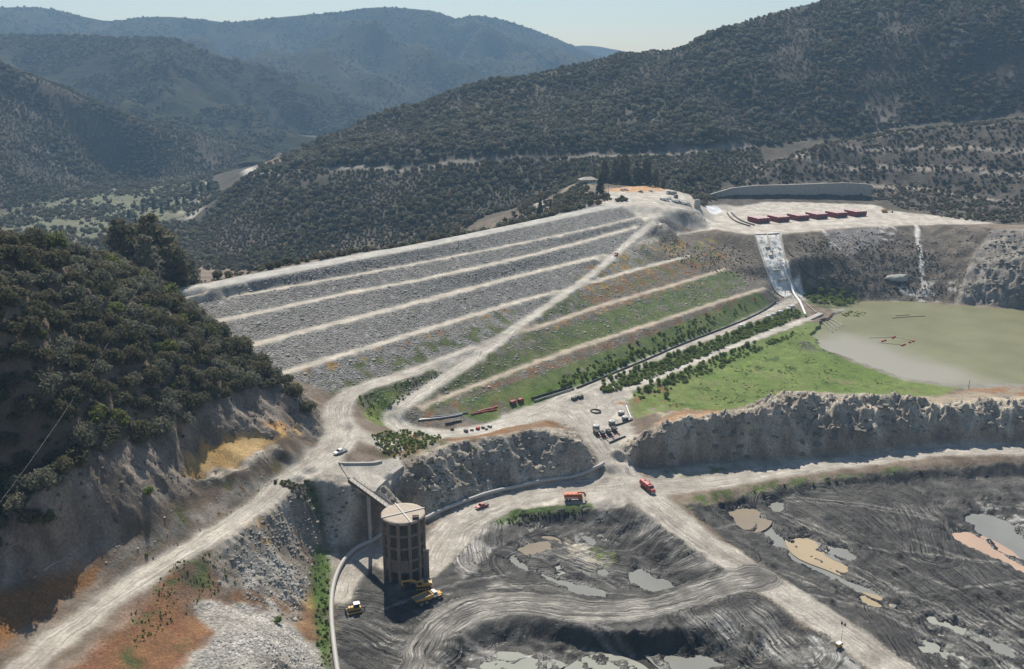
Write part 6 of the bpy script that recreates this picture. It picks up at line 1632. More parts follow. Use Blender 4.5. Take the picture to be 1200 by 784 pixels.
pipe('slope_pipe', [(934, 345), (946, 358), (957, 368)], .3, PT['grey'], 'thin grey pipe right of the white chute pipe', lift=.3)
pipe('steel_pipe', [(490, 493), (510, 491.5), (528, 489), (542, 486)], .34, PT['silver'], 'silver pipe lying inside the hairpin bend', lift=.1)
pipe('steel_pipe', [(503, 489.5), (525, 488), (548, 484)], .3, PT['grey'], 'grey pipe lying behind the silver one inside the hairpin bend', lift=.1)
pipe('steel_pipe', [(522, 497.5), (532, 495.5), (541, 494)], .4, PT['black'], 'short fat black pipe in front of the silver pipe at the hairpin', lift=.1)
pipe('steel_pipe', [(552, 486), (568, 483), (582, 480.5)], .3, PT['red'], 'red pipe on the ground at the back of the toe yard', lift=.1)
pipe('steel_pipe', [(560, 483), (572, 479.5), (583, 476.5)], .25, PT['pink'], 'faded red pipe behind the red one at the toe yard', lift=.1)
pipe('yard_hose', [(721.5, 499), (730, 496.5), (741, 492.5)], .35, PT['black'], 'black hose along the back edge of the pump yard', lift=.1)
pipe('yard_hose', [(714, 519.5), (722, 516), (733, 512)], .35, PT['black'], 'black hose along the front edge of the pump yard', lift=.1)
for pp, hgt, lb in (([(734, 476.5), (740, 492)], 0.4, 'white pipe lying on the grass above the pump yard'), ([(713, 447.5), (720.5, 458)], .4, 'white pipe lying between the two toe roads')):
    pipe('white_pipe', pp, .3, PT['white'], lb, lift=hgt, smooth=0)
for k in range(4):
    pipe('shore_pipe', [(964 + 3.4 * k, 378.5 - 1.2 * k), (976 + 4.2 * k, 390.5 - 2.4 * k)], .28, PT['grey'], ['nearest of four thin grey pipes running into the lake from the dock', 'second nearest of four thin grey pipes running into the lake', 'third nearest of four thin grey pipes running into the lake', 'farthest of four thin grey pipes running into the lake'][k], 'pipe', 'thin pipes at the lake dock', lift=.35, smooth=0)
# ------------------------------------------------------------------ spillway walls, dock, retaining wall
for pp, h in (([(884, 275), (889, 290), (896, 312), (904, 332), (918, 349)], .7), ([(913, 273.5), (917, 290), (921, 310), (926, 326), (937, 344)], .9), ([(899, 276), (901, 287), (905, 297)], 1.6)):
    w = resample(np.array([hit(*p) for p in pp]), 2.0); z = blur1(sample(Z, w[:, 0], w[:, 1]), 2)
    MB().wall(w, list(z - 2.5), list(z + h), .8).done('side_wall' if len(pp) > 3 else 'divider_wall', CON, CHUTE, world=True)
m = MB()
w = resample(np.array([hit(*p) for p in ((884, 275.5), (898, 274.6), (914, 273.6))]), 2); z = sample(Z, w[:, 0], w[:, 1])
m.wall(w, list(z - 3), list(z + .7), 1.2).done('sill_beam', CON, CHUTE, world=True)
for pp in (((901, 300), (905, 299.5)), ((906, 318), (914, 317)), ((912, 330), (922, 328)), ((897, 291), (903, 290.5))):
    w = resample(np.array([hit(*p) for p in pp]), 1); z = sample(Z, w[:, 0], w[:, 1])
    MB().wall(w, list(z - 2), list(z + 1.0), 1.2).done('step_block', CON_D, CHUTE, world=True)
dk = np.array([P(946, 374.5, 18), P(962, 367, 18)])
m = MB(); m.wall(resample(dk, 2), [13.5] * len(resample(dk, 2)), [18.2] * len(resample(dk, 2)), 3.5)
world_thing('dock_block', m, CON_D, 'dark concrete block at the lake end of the lower toe road', 'concrete block')
wl = resample(np.array(WALLB), 6); hh = np.interp(np.linspace(0, 1, len(wl)), np.linspace(0, 1, 7), WALLH)
RW = empty('retaining_wall', tuple(wl[len(wl) // 2]), 0, 'long curved grey retaining wall behind the platform with the red tanks', 'wall')
MB().wall(wl, [51.0] * len(wl), list(54 + hh), 1.6).done('wall_face', CON_D, RW, world=True).data.materials[0] = CON
m = MB()
for p, h in zip(wl[1:-1], hh[1:-1]):
    m.box(p[0] - .35, p[0] + .35, p[1] - 1.15, p[1] - .7, 52, 53.6 + h)
m.done('wall_rib', CON_D, RW, world=True)
MB().wall(wl, list(54.003 + hh), list(54.5 + hh), 2.4).done('coping', CON, RW, world=True)
# ------------------------------------------------------------------ toe yard pumps and tanks
PW_T = ['leftmost', 'second from left', 'third from left', 'rightmost']
PUMP = None
for k, (px, py) in enumerate(((699, 509), (706.5, 510.5), (713.5, 508.5), (720, 505.5))):
    p = hit(px, py); ang = heading((702, 505), (709, 513)); lb = '%s of the four dark pumps with orange-tipped pipes in the toe yard' % PW_T[k]
    if PUMP is None:
        e = empty('pump', tuple(p), ang, lb, 'pump', 'dark pumps in the toe yard')
        MB().box(-1.7, 1.3, -.95, .95, .35, 1.9, .1).done('engine_box', PT['dark'], e)
        MB().box(-1.2, .4, -.6, .6, 1.9, 2.05, .03).done('radiator', PT['black'], e)
        MB().box(-1.9, 1.8, -1.0, 1.0, .1, .35).done('skid', PT['black'], e)
        q = MB().tube([(1.2, .3, 1.1), (2.2, .3, 1.3), (3.3, .3, .55)], .22, 10).done('discharge_pipe', PT['white'], e)
        MB().cyl((3.2, .3, .62), (4.2, .3, .3), .3).done('pipe_end', PT['orange'], q)
        PUMP = e
    else:
        e = copy_tree(PUMP); e.location = p; e['label'] = lb
DOME = None
for px, py, lb in ((698.5, 503, 'round white tank nearest the dark pumps at the yard edge'), (717, 497.5, 'round white tank standing alone in the middle of the toe yard'), (732.5, 492.5, 'round white tank beside the leaning white pipe in the toe yard'), (728, 486.5, 'round white tank at the back of the yard against the weeds')):
    p = hit(px, py)
    if DOME is None:
        e = empty('water_tank', tuple(p), 0, lb, 'tank', 'round white tanks in the toe yard')
        MB().lathe([(1.55, -.1), (1.55, 1.5), (1.6, 1.55), (1.6, 1.65)], 22).done('shell', PT['grey'], e)
        MB().lathe([(1.6, 1.652), (1.1, 2.0), (.3, 2.2), (.25, 2.35)], 22).done('domed_lid', PT['white'], e)
        DOME = e
    else:
        e = copy_tree(DOME); e.location = p; e['label'] = lb
p = hit(698, 482.5)
m = MB(); m.tube([(p[0] + 2.3 * math.cos(a), p[1] + 2.3 * math.sin(a), p[2] + .3) for a in np.linspace(0, 6.2, 26)], .32, 8)
world_thing('hose_coil', m, PT['black'], 'black ring of coiled hose on the pale toe yard', 'hose')
m = MB(); m.cyl((p[0] + .4, p[1], p[2]), (p[0] + .4, p[1], p[2] + 3.2), .09)
world_thing('sign_post', m, PT['grey'], 'thin grey post standing in the middle of the hose ring', 'post')
for k, (px, py, s) in enumerate(((546, 506, 1.0), (553, 504.5, .8), (560, 503, 1.1), (566, 502, .8), (530, 503.5, .9), (574, 500.5, .9), (570, 503.6, .6))):
    p = hit(px, py); m = MB(); m.box(-s, s, -.7 * s, .7 * s, 0, 1.1 * s, .12)
    bmesh.ops.rotate(m.bm, verts=m.bm.verts, matrix=Matrix.Rotation(random.random() * 3, 3, 'Z')); bmesh.ops.translate(m.bm, verts=m.bm.verts, vec=tuple(p))
    world_thing('crate', m, PT[['dark', 'grey', 'red', 'dark', 'wood', 'grey', 'dark'][k]], 'small %s crate among stored materials along the toe road bend' % ['blackened', 'grey', 'red', 'dark steel', 'wooden', 'light grey', 'tiny black'][k], 'crate', 'stored materials along the toe road')
for k, (px, py) in enumerate(((673, 468.5), (680, 466.5), (601, 473), (610, 470.5))):
    p = hit(px, py); e = empty('skid_unit', tuple(p), heading((px, py), (px + 4, py - 1.5)), ['dark boxy skid unit at the near end of the black pipe pair', 'smaller dark skid unit right of another at the black pipe pair', 'rust red skid unit at the edge of the weeds above the toe yard', 'rust red skid unit nearer the black pipes above the toe yard'][k], 'equipment', None)
    c = 'dark' if k < 2 else 'deep_red'
    MB().box(-1.5, 1.5, -.8, .8, .25, 1.5, .08).done('engine_box', PT[c], e); MB().box(-1.7, 1.7, -.9, .9, 0, .25).done('skid', PT['black'], e); MB().cyl((.8, 0, 1.5), (.8, 0, 2.1), .1).done('exhaust', PT['grey'], e)
for k, (px, py) in enumerate(((900.6, 372), (906.8, 369.7), (915, 366.7), (923.6, 363.4), (929, 360.3))):
    p = hit(px, py); m = MB(); m.lathe([(.9, -.1), (1.25, .3), (1.3, 1.1), (.9, 1.6), (.3, 1.75)], 10)
    for v in m.bm.verts: v.co *= random.uniform(.92, 1.08); v.co.x *= 1.4
    bmesh.ops.translate(m.bm, verts=m.bm.verts, vec=tuple(p))
    world_thing('bulk_bag', m, PT['white'], ['first', 'second', 'third', 'fourth', 'last'][k] + ' white bag in the line along the toe road, counted from the pickups', 'bag', 'white bags lined up on the toe road')
# ------------------------------------------------------------------ on the lake
for k, (a, b_) in enumerate((((1018, 396), (1048, 395.2)), ((1030, 401.5), (1058, 404)), ((1040, 393), (1070, 399.3)))):
    w = resample(np.array([P(*a, 15.15), P(*b_, 15.15)]), 4); m = MB(); m.tube(w.tolist(), .16, 8)
    world_thing('floating_pipe', m, PT['pale_pipe'], ['thin pale floating pipe nearest the far shore on the lake', 'thin pale floating pipe nearest the near shore on the lake', 'thin pale floating pipe between two others on the lake'][k], 'pipe', 'floating pipes on the lake')
FLOATS = ['left', 'right']
for k, (px, py) in enumerate(((1034, 400.2), (1037, 399.2), (1046, 396.2), (1048, 395), (1057, 405), (1059.5, 404), (1066, 401.4), (1070, 400))):
    p = P(px, py, 15.1); m = MB(); m.lathe([(.5, -.3), (.85, -.05), (.85, .45), (.5, .75)], 12)
    bmesh.ops.translate(m.bm, verts=m.bm.verts, vec=tuple(p))
    world_thing('float', m, PT['red'], 'red float of the %s pair on the lake pipes, the %s one' % (['front left', 'back left', 'front right', 'back right'][k // 2], FLOATS[k % 2]), 'float', 'red floats on the lake')
m = MB(); m.tube(resample(np.array([P(1046, 373, 15.1), P(1060, 371.6, 15.1), P(1084, 370.5, 15.1)]), 4).tolist(), .3, 7)
world_thing('log_boom', m, PT['wood'], 'long dark floating log near the far lake shore', 'log')
m = MB(); m.tube(resample(np.array([P(1050, 370, 15.1), P(1066, 369, 15.1)]), 4).tolist(), .25, 7)
world_thing('log_boom', m, PT['wood'], 'short dark floating log behind the longer one on the lake', 'log')
# ------------------------------------------------------------------ house, huts, poles
p = hit(689, 214)
e = empty('house', tuple(p), .25, 'low pale-roofed house on the wooded knoll above the crest', 'house')
MB().box(-7.5, 7.5, -4.5, 4.5, -2, 3).done('wall', PT['tan'], e)
r_ = MB(); ev = [r_.bm.verts.new(q) for q in ((-8.3, -5.3, 3), (8.3, -5.3, 3), (8.3, 5.3, 3), (-8.3, 5.3, 3))]; rd = [r_.bm.verts.new((-3.5, 0, 5.3)), r_.bm.verts.new((3.5, 0, 5.3))]
for f in ((ev[0], ev[1], rd[1], rd[0]), (ev[1], ev[2], rd[1]), (ev[2], ev[3], rd[0], rd[1]), (ev[3], ev[0], rd[0]), ev[::-1]): r_.bm.faces.new(f)
r_.done('roof', PT['roof'], e)
for x in (-5, -1.5, 4): MB().box(x - .7, x + .7, -4.56, -4.45, .9, 2.3).done('window', PT['glass'], e)
MB().box(1, 2, -4.56, -4.45, -.1, 2.2).done('door', PT['wood'], e)
MB().box(-3, 7, -7.5, -4.6, -2, .2).done('terrace', PT['white'], e)
for px, py, s, lb, c in ((789, 228, 2.6, 'small tan site hut at the back right corner of the crest yard', 'tan'), (783.5, 227.5, 1.9, 'white site trailer left of the tan hut on the crest yard', 'white'), (792, 232, 1.6, 'low grey site trailer in front of the tan hut', 'grey')):
    e = empty('site_hut', tuple(hit(px, py)), .3, lb, 'hut'); MB().box(-s, s, -s * .6, s * .6, -.3, 2.4, .03).done('wall', PT[c], e)
    MB().prism([(-s - .2, 2.4), (s + .2, 2.4), (s * .9, 2.9), (-s * .9, 2.9)], -s * .7, s * .7, .7).done('roof', PT['roof'], e); MB().box(-.4, .4, -s * .6 - .04, -s * .6 + .02, 0, 1.9).done('door', PT['dark'], e)
p = hit(817, 242); m = MB(); m.box(-2.6, 2.6, -2, 2, -1, 5.6, .3, (.8, .8)); bmesh.ops.translate(m.bm, verts=m.bm.verts, vec=tuple(p))
world_thing('concrete_block', m, CON_D, 'tall grey concrete block at the end of the car row', 'concrete block')
for k, (px, py, h) in enumerate(((577, 99.5, 11), (582, 99, 9), (585.5, 98.5, 11))):
    p = hit(px, py + 2); e = empty('utility_pole', tuple(p), .4, ['left', 'middle', 'right'][k] + ' of the three thin poles on the skyline of the big hill', 'utility pole', 'poles on the skyline')
    MB().cyl((0, 0, -1), (0, 0, h), .28, .2, 8).done('pole', PT['wood'], e); MB().box(-1.6, 1.6, -.12, .12, h - 1.6, h - 1.3).done('crossarm', PT['wood'], e)
for px, py, h, lb in ((713, 229, 9, 'tall dark pole at the edge of the crest yard beside the conifer'), (1135, 456, 5, 'thin lone pole on the shore beyond the rock ridge'), (176, 352, 12, 'wooden pole holding the cable on top of the left hill'), (573, 421, 3.4, 'short post beside the ramp where it crosses the bench'), (537, 287, 3.4, 'short post standing on the middle of the dam crest')):
    p = hit(px, py); e = empty('utility_pole', tuple(p), .4, lb, 'utility pole'); MB().cyl((0, 0, -1), (0, 0, h), .16, .12, 8).done('pole', PT['wood'], e)
    if h > 8: MB().box(-1.1, 1.1, -.08, .08, h - .9, h - .7).done('crossarm', PT['wood'], e)
a = hit(176, 352) + np.array([0, 0, 11.2]); b_ = P(-40, 640, 72)
m = MB(); m.tube([tuple(a + (b_ - a) * t - np.array([0, 0, 16 * t * (1 - t)])) for t in np.linspace(0, 1, 30)], .022, 5)
world_thing('overhead_cable', m, PT['grey'], 'thin pale cable sagging over the shrubs of the left hill', 'cable')
# ------------------------------------------------------------------ stones
STONE_M = concrete('broken_stone', (.17, .16, .145), (.33, .31, .285), .1)
STONE_P = concrete('pale_stone', (.26, .245, .22), (.42, .40, .365), .1)
CLOD_M = concrete('mud_clod', (.03, .028, .026), (.075, .07, .064), .1)
def stone_mesh(name, mat, seed, sub=1, rough=.28):
    q = random.Random(seed); bm = bmesh.new(); bmesh.ops.create_icosphere(bm, subdivisions=sub, radius=1)
    sx, sy, sz = q.uniform(.8, 1.25), q.uniform(.65, 1.0), q.uniform(.5, .8)
    cuts = [(Vector((q.gauss(0, 1), q.gauss(0, 1), q.gauss(0, 1))).normalized(), q.uniform(.55, .8)) for _ in range(6)]
    for v in bm.verts:
        for n, d in cuts:
            e = v.co.dot(n) - d
            if e > 0: v.co -= n * e
        v.co *= q.uniform(1 - rough * .4, 1 + rough * .4)
        v.co = Vector((v.co.x * sx, v.co.y * sy, v.co.z * sz))
    me = bpy.data.meshes.new(name); bm.to_mesh(me); bm.free(); me.materials.append(mat)
    return me
STP = pool('stone', [stone_mesh('stone', STONE_M if k % 3 else STONE_P, k) for k in range(6)])
PALEP = pool('pale_stone', [stone_mesh('pale_stone', STONE_P, 20 + k) for k in range(4)])
CLP = pool('clod', [stone_mesh('clod', CLOD_M, 40 + k, 1, .5) for k in range(4)])
DW = W(*DAMP[:6]) ; DWp = np.concatenate([W(*[(205, 345), (300, 326), (400, 308), (500, 290), (640, 261), (715, 246), (757, 246)]), W((800, 272), (880, 280), (900, 300), (905, 340), (800, 375), (690, 420), (560, 470), (480, 495), (400, 462), (330, 440), (270, 400), (215, 350))])
onr = np.isin(CLS, [C_DAM])
def on_dam(x, y):
    i, u = _cell(GX, x); j, v = _cell(GY, y)
    return onr[j, i] * np.clip(.75 + .8 * fbm(x, y, 25, 2, 801), .15, 1)
mass('riprap_stones', DWp, 42000, .28, .85, STP, [1] * 6, .55, on_dam, seed=31, power=2.4, sink=.1, hs=.9)
mass('riprap_boulders', DWp, 1500, .8, 1.5, STP, [1] * 6, .8, on_dam, seed=39, power=2.0, sink=.2, hs=.9)
mud = np.isin(CLS, [C_MUD])
def on_mud(x, y):
    i, u = _cell(GX, x); j, v = _cell(GY, y)
    return mud[j, i] * np.clip(.15 + 1.6 * fbm(x, y, 14, 3, 803), 0, 1)
MUDP = np.array([P(395, 800, 6), P(440, 700, 7), P(560, 640, 7), P(650, 600, 9), P(735, 592, 10), P(900, 575, 9), P(1220, 550, 9), P(1260, 800, 7)])
mass('mud_clods', MUDP, 40000, .12, .55, CLP, [1] * 4, .5, on_mud, seed=32, power=2.5, sink=.1, hs=.8)
DARKST = pool('brown_stone', [stone_mesh('brown_stone', concrete('brown_stone', (.075, .064, .052), (.17, .15, .125), .1), 120 + k) for k in range(6)])
def rub(name, pp, n, a, b, coll, nw, seed, dens=None):
    w = W(*pp); return mass(name, w, n, a, b, coll, [1] * nw, .5, dens, seed=seed, power=2.6, sink=.15, hs=.9)
rub('rubble', [(228, 768), (262, 738), (300, 735), (345, 752), (383, 790), (300, 800), (225, 800)], 2600, .15, .75, PALEP, 4, 33)
rub('rubble', [(270, 650), (300, 620), (340, 640), (370, 690), (340, 720), (290, 700)], 1500, .15, .8, PALEP, 4, 34, lambda x, y: np.clip(.3 + fbm(x, y, 10, 2, 805), .05, 1))
rub('rubble', [(230, 590), (330, 545), (345, 548), (250, 606), (140, 655), (60, 690), (120, 650)], 900, .1, .5, PALEP, 4, 35)
rub('rubble', [(480, 600), (545, 585), (600, 570), (690, 552), (690, 540), (600, 555), (500, 580)], 900, .15, .8, PALEP, 4, 36)
rub('rubble', [(722, 545), (850, 540), (1000, 533), (1200, 518), (1200, 505), (1000, 520), (850, 530)], 1500, .15, .9, PALEP, 4, 37)
rub('rubble', [(925, 280), (1060, 270), (1110, 300), (1110, 350), (1000, 345), (940, 335)], 2600, .3, 1.3, DARKST, 6, 38)
rub('broken_concrete', [(900, 335), (935, 340), (950, 350), (935, 362), (912, 360), (905, 348)], 420, .3, 1.3, PALEP, 4, 142)
rub('broken_concrete', [(890, 285), (914, 280), (925, 325), (905, 330)], 160, .3, 1.0, PALEP, 4, 143)
rub('rubble', [(790, 245), (812, 246), (830, 262), (800, 258)], 350, .3, 1.2, PALEP, 4, 39)
ABT = W((925, 278), (1000, 270), (1130, 266), (1150, 285), (1120, 350), (1000, 348), (945, 340))
mass('slope_stones', ABT, 14000, .25, 1.0, DARKST, [1] * 6, .5, lambda x, y: np.clip(.45 + 1.3 * fbm(x, y, 14, 3, 830), .02, 1), seed=144, power=2.6, sink=.2, hs=.8)
mass('slope_brush', ABT, 2500, .3, 1.2, MIDP, (1, 1, 1, 3, 3, 7, 1), .7, lambda x, y: np.clip(.3 + 1.5 * fbm(x, y, 18, 3, 831), .0, 1), seed=145, power=2.2, hs=.7)
# blocks standing out of the rock faces
def on_rock(lo):
    R_ = sstep(lo, lo + .5, ROCKA) * (.25 + .75 * steep)
    def f(x, y):
        i, u = _cell(GX, x); j, v = _cell(GY, y)
        return R_[j, i] * np.clip(.5 + 1.2 * fbm(x, y, 9, 3, 820), .05, 1)
    return f
ROCK_M = concrete('cliff_stone', (.11, .098, .084), (.24, .218, .185), .2)
RKP = pool('rock', [stone_mesh('rock', ROCK_M, 80 + k, 1, .3) for k in range(6)])
DRKP = pool('dark_rock', [stone_mesh('dark_rock', concrete('dark_cliff_stone', (.06, .05, .042), (.13, .108, .09), .2), 90 + k, 1, .3) for k in range(3)])
for pp, n, a, b in (([(712, 532), (770, 497), (880, 476), (930, 456), (1060, 462), (1200, 462), (1200, 518), (1000, 534), (850, 540), (745, 548)], 9000, .35, 2.4),
                    ([(440, 540), (500, 522), (600, 500), (660, 500), (705, 547), (600, 572), (500, 602), (450, 600)], 6000, .3, 1.9),
                    ([(322, 583), (352, 574), (416, 566), (430, 600), (390, 650), (366, 665), (300, 612)], 3000, .25, 1.3),
                    ([(262, 640), (322, 590), (365, 660), (350, 735), (290, 715)], 2500, .2, 1.1),
                    ([(1125, 350), (1150, 300), (1165, 268), (1230, 268), (1230, 362)], 2500, .6, 2.6)):
    w = W(*pp); mass('cliff_rocks', w, n, a, b, RKP, [1] * 6, .45, on_rock(.15), seed=n, power=2.2, sink=.3, hs=.9)
w = W((384, 497), (350, 455), (293, 455), (253, 468), (200, 507), (100, 537), (33, 590), (0, 600), (0, 660), (120, 625), (232, 578), (330, 540), (376, 514))
mass('cliff_rocks', w, 5000, .2, 1.3, DRKP, [1] * 3, .5, on_rock(.1), seed=140, power=2.4, sink=.35, hs=.8)
TRP = W((850, 226), (905, 192), (1000, 163), (1210, 142), (1210, 262), (1120, 256), (1060, 246), (1026, 241), (960, 220))
mass('cliff_rocks', TRP, 5000, .5, 2.2, RKP, [1] * 6, .5, on_rock(.2), seed=141, power=2.4, sink=.35, hs=.8)
# single boulders one can point at
BD = [(297, 671, 1.0, 'pale squared boulder at the top of the rubble slope right of the hill road'), (257, 683, .75, 'small pale boulder lying alone in the weeds right of the hill road'), (281, 664, .6, 'small pale boulder above the larger ones on the rubble slope'), (310, 668, .8, 'grey boulder right of the squared one on the rubble slope'), (346, 726, .9, 'pale boulder at the foot of the rubble slope beside the green bush'), (352, 583, .8, 'pale boulder on the dark gully slope near the apron'), (284, 625, 1.3, 'big grey rock beside the golden weeds under the hill road'), (292, 697, .7, 'pale boulder halfway down the rubble slope'), (325, 660, .7, 'pale boulder near the right edge of the rubble slope'), (745, 514, 1.2, 'dark rock at the yard edge above the ridge end'), (1054, 325, 6.5, 'huge pale rock outcrop near the far lake shore')]
for k, (px, py, r, lb) in enumerate(BD):
    p = hit(px, py); o = link(bpy.data.objects.new('boulder', stone_mesh('boulder', STONE_P if k not in (3, 6, 9) else STONE_M, 60 + k, 2 if r < 5 else 3, .15)))
    o.location = (p[0], p[1], p[2] + r * (.15 if r < 5 else -.1)); o.scale = (r * (1.5 if r > 5 else 1), r, r * (.7 if r > 5 else 1)); o.rotation_euler.z = 0 if r > 5 else random.random() * 6
    tag(o, lb, 'boulder', 'boulders on the rubble slope' if px < 350 and py > 600 else None)
for k, (px, py) in enumerate(((60, 663), (15, 640), (48, 672))):
    p, q = hit(px - 9, py + 6), hit(px + 9, py - 5); m = MB(); m.tube([tuple(p + (0, 0, .15)), tuple((p + q) / 2 + (0, 0, .3)), tuple(q + (0, 0, .15))], [.16, .13, .06], 6)
    world_thing('dead_branch', m, PT['pale_pipe'], ['long bleached dead branch on the talus above the rust-coloured weeds', 'bleached dead branch at the left edge of the talus', 'short bleached dead branch just below the longest one'][k], 'branch', 'dead branches on the talus')
# ------------------------------------------------------------------ trees one can tell apart
PINE = [pine_mesh('crown', 'pine', 1500, .034, 1.0, .23, .12) for _ in range(1)]
def conifer(kind, n, leaf, seed, rb=.24, gap=.14, broad=False):
    rng = np.random.default_rng(seed); h = 14.0
    return pine_mesh('crown', kind, n, leaf, h, rb * h, gap, rng, broad)
CONI = [conifer('pine', 1300, .36, 71), conifer('pine', 1300, .36, 72, .2)]
BROAD = [conifer('dark', 1500, .38, 73, .3, .08, True), conifer('grey', 1400, .36, 74, .27, .06, True), conifer('dark', 1500, .38, 75, .34, .05, True)]
TALLT = [tube_mesh('trunk', [([(0, 0, -1), (.1, 0, 5), (0, .1, 12.5)], (.42, .3, .08)), ([(0, 0, 4), (1.2, .4, 6), (2, .8, 7.5)], (.2, .14, .05)), ([(0, 0, 5), (-1.1, .6, 7), (-1.8, 1, 8.6)], (.18, .13, .05)), ([(0, 0, 6), (.2, -1.2, 8), (.4, -2, 9.4)], (.16, .1, .04))], BARK)]
def tree(nm, lb, group, p, h, crown, cat='tree'):
    e = empty(nm, tuple(p), random.uniform(0, 6.28), lb, cat, group); s = h / 14; e.scale = (s, s, s)
    link(bpy.data.objects.new('crown', crown), e); link(bpy.data.objects.new('trunk', TALLT[0]), e)
def at_fwd(px, fwd):                      # on the ground, so many metres ahead, under a photo column
    x = (px - 600) / FPX
    for _ in range(6):
        yy = fwd; X = x * (yy * CP + 15); z = float(sample(Z, X, yy)); X = x * (yy * CP + (172 - z) * SP)
    return np.array([X, yy, float(sample(Z, X, yy))])
def tall(px, py_top, fwd, nm, lb, group, crown, cat='tree'):
    p = at_fwd(px, fwd); d = ray(px, py_top); top = 172 + d[2] * fwd / d[1]
    tree(nm, lb, group, p, max(4, top - p[2]), crown, cat)
for k, (px, pt, fw, c, lb) in enumerate(((150, 258, 405, 0, 'dark tree left of the two tallest on the left hill ridge'), (163, 262, 430, 1, 'slim dark tree just right of the first on the hill ridge'), (184, 253, 418, 2, 'tallest dark tree behind the left hill ridge, left of the crest end'), (196, 268, 432, 0, 'broad dark tree right of the tallest one behind the ridge'), (212, 290, 424, 2, 'lower dark tree nearest the left end of the crest'), (176, 275, 400, 1, 'grey-green tree between the tall ones on the hill ridge'), (224, 306, 436, 1, 'small grey-green tree at the very end of the crest road'))):
    tall(px, pt, fw, 'ridge_tree', lb, 'tall trees behind the left hill', BROAD[c])
for k, (px, pt, fw, c, lb) in enumerate(((703, 204, 742, 0, 'dark conifer standing beside the house on the crest yard'), (633, 233, 742, 0, 'dark conifer left of another beside the small clearing'), (645, 236, 735, 1, 'dark conifer right of another beside the small clearing'))):
    tall(px, pt, fw, 'conifer', lb, None, CONI[c], 'conifer')
YT = ['first', 'second', 'third', 'fourth', 'fifth', 'sixth', 'seventh', 'eighth', 'ninth']
for k, (px, pt, fw, c) in enumerate(((696, 196, 818, 1), (708, 187, 832, 0), (720, 185, 838, 1), (731, 182, 834, 2), (745, 186, 838, 1), (757, 186, 832, 2), (768, 197, 828, 1), (777, 209, 812, 0), (798, 212, 812, 1))):
    tall(px, pt, fw, 'yard_tree', '%s tree from the left in the row behind the crest yard' % YT[k], 'trees behind the crest yard', BROAD[c])
VT = [(152, 258, 0, 13), (168, 250, 1, 12), (181, 247, 0, 16), (190, 252, 1, 15), (198, 245, 1, 13), (208, 243, 0, 14), (216, 240, 0, 12), (228, 229, 0, 17), (236, 226, 1, 15), (245, 226, 0, 16), (178, 262, 1, 12), (160, 268, 0, 13)]
for px, py, c, h in VT:
    tree('valley_conifer', 'tall dark conifer among the pale scrub of the far valley', 'conifers in the far valley', hit(px, py), h, CONI[c], 'conifer')
# ------------------------------------------------------------------ willows at the toe of the dam
k = 0
def willow_row(pp, n, r0, r1, jit, seed):
    q = random.Random(seed); w = resample(np.array([hit(*p) for p in pp]), 1.0)
    for i in range(n):
        p = w[int((i + q.random() * .8) / n * (len(w) - 1))].copy(); p[:2] += (q.uniform(-jit, jit), q.uniform(-jit, jit)); p[2] = float(sample(Z, p[0], p[1])) - .15
        r = q.uniform(r0, r1)
        plant('willow_shrub', 'leafy bright green willow shrub in the rows along the toe of the dam', 'shrub', 'willows along the dam toe', q.choice(NEAR['willow']), p, r, q.uniform(1.1, 1.7))
willow_row([(655, 455), (690, 442), (740, 421), (790, 401), (830, 384)], 44, 1.1, 2.3, 2.0, 1)
willow_row([(702, 452), (740, 437), (790, 418), (850, 395), (905, 375), (932, 364)], 64, 1.1, 2.2, 1.6, 2)
willow_row([(748, 458), (790, 442), (840, 421), (885, 402)], 40, 1.0, 2.0, 1.6, 3)
def wp(*pp): return W(*pp)
mass('willow_thicket', wp((640, 462), (690, 441), (790, 398), (860, 370), (900, 352), (900, 345), (850, 360), (760, 395), (660, 440)), 6000, .5, 1.7, WILP, (3, 3, 3, 2), .45, lambda x, y: np.clip(.45 + 1.3 * fbm(x, y, 12, 3, 811), .05, 1), seed=41)
mass('willow_thicket', wp((700, 457), (760, 432), (860, 393), (935, 364), (940, 371), (868, 399), (765, 443), (712, 462)), 9000, .7, 1.9, WILP, (3, 3, 3, 2), .36, None, seed=42)
mass('willow_thicket', wp((742, 463), (800, 440), (870, 412), (930, 388), (930, 394), (870, 420), (800, 450), (750, 470)), 5000, .6, 1.7, WILP, (3, 3, 3, 2), .4, lambda x, y: np.clip(.6 + 1.2 * fbm(x, y, 14, 2, 812), .05, 1), seed=43)
mass('bench_weeds', wp((420, 465), (470, 447), (520, 436), (545, 422), (505, 446), (465, 474), (450, 488), (436, 492)), 1600, .25, .9, WILP, (2, 2, 2, 4), .6, lambda x, y: np.clip(.4 + 1.2 * fbm(x, y, 10, 2, 813), .05, 1), seed=44)
mass('bench_weeds', wp((500, 474), (560, 447), (640, 415), (700, 390), (720, 372), (800, 335), (870, 318), (880, 335), (800, 360), (690, 398), (600, 432), (520, 468)), 4000, .25, .8, WILP, (2, 2, 2, 4), .6, lambda x, y: np.clip(.1 + 1.5 * fbm(x, y, 14, 3, 814), .0, 1), seed=45)
mass('shore_shrubs', wp((938, 345), (965, 335), (1000, 343), (1013, 352), (990, 358), (955, 356)), 300, .8, 2.6, WILP, (3, 3, 3, 3), .55, None, seed=46)
mass('shore_shrubs', wp((985, 366), (1000, 365), (1016, 368), (1010, 373), (990, 372)), 120, .4, 1.2, WILP, (3, 3, 3, 3), .5, None, seed=47)
mass('bluff_brush', wp((432, 510), (470, 503), (520, 512), (500, 525), (470, 538), (445, 528)), 700, .35, 1.3, WILP, (2, 2, 2, 4), .6, None, seed=48)
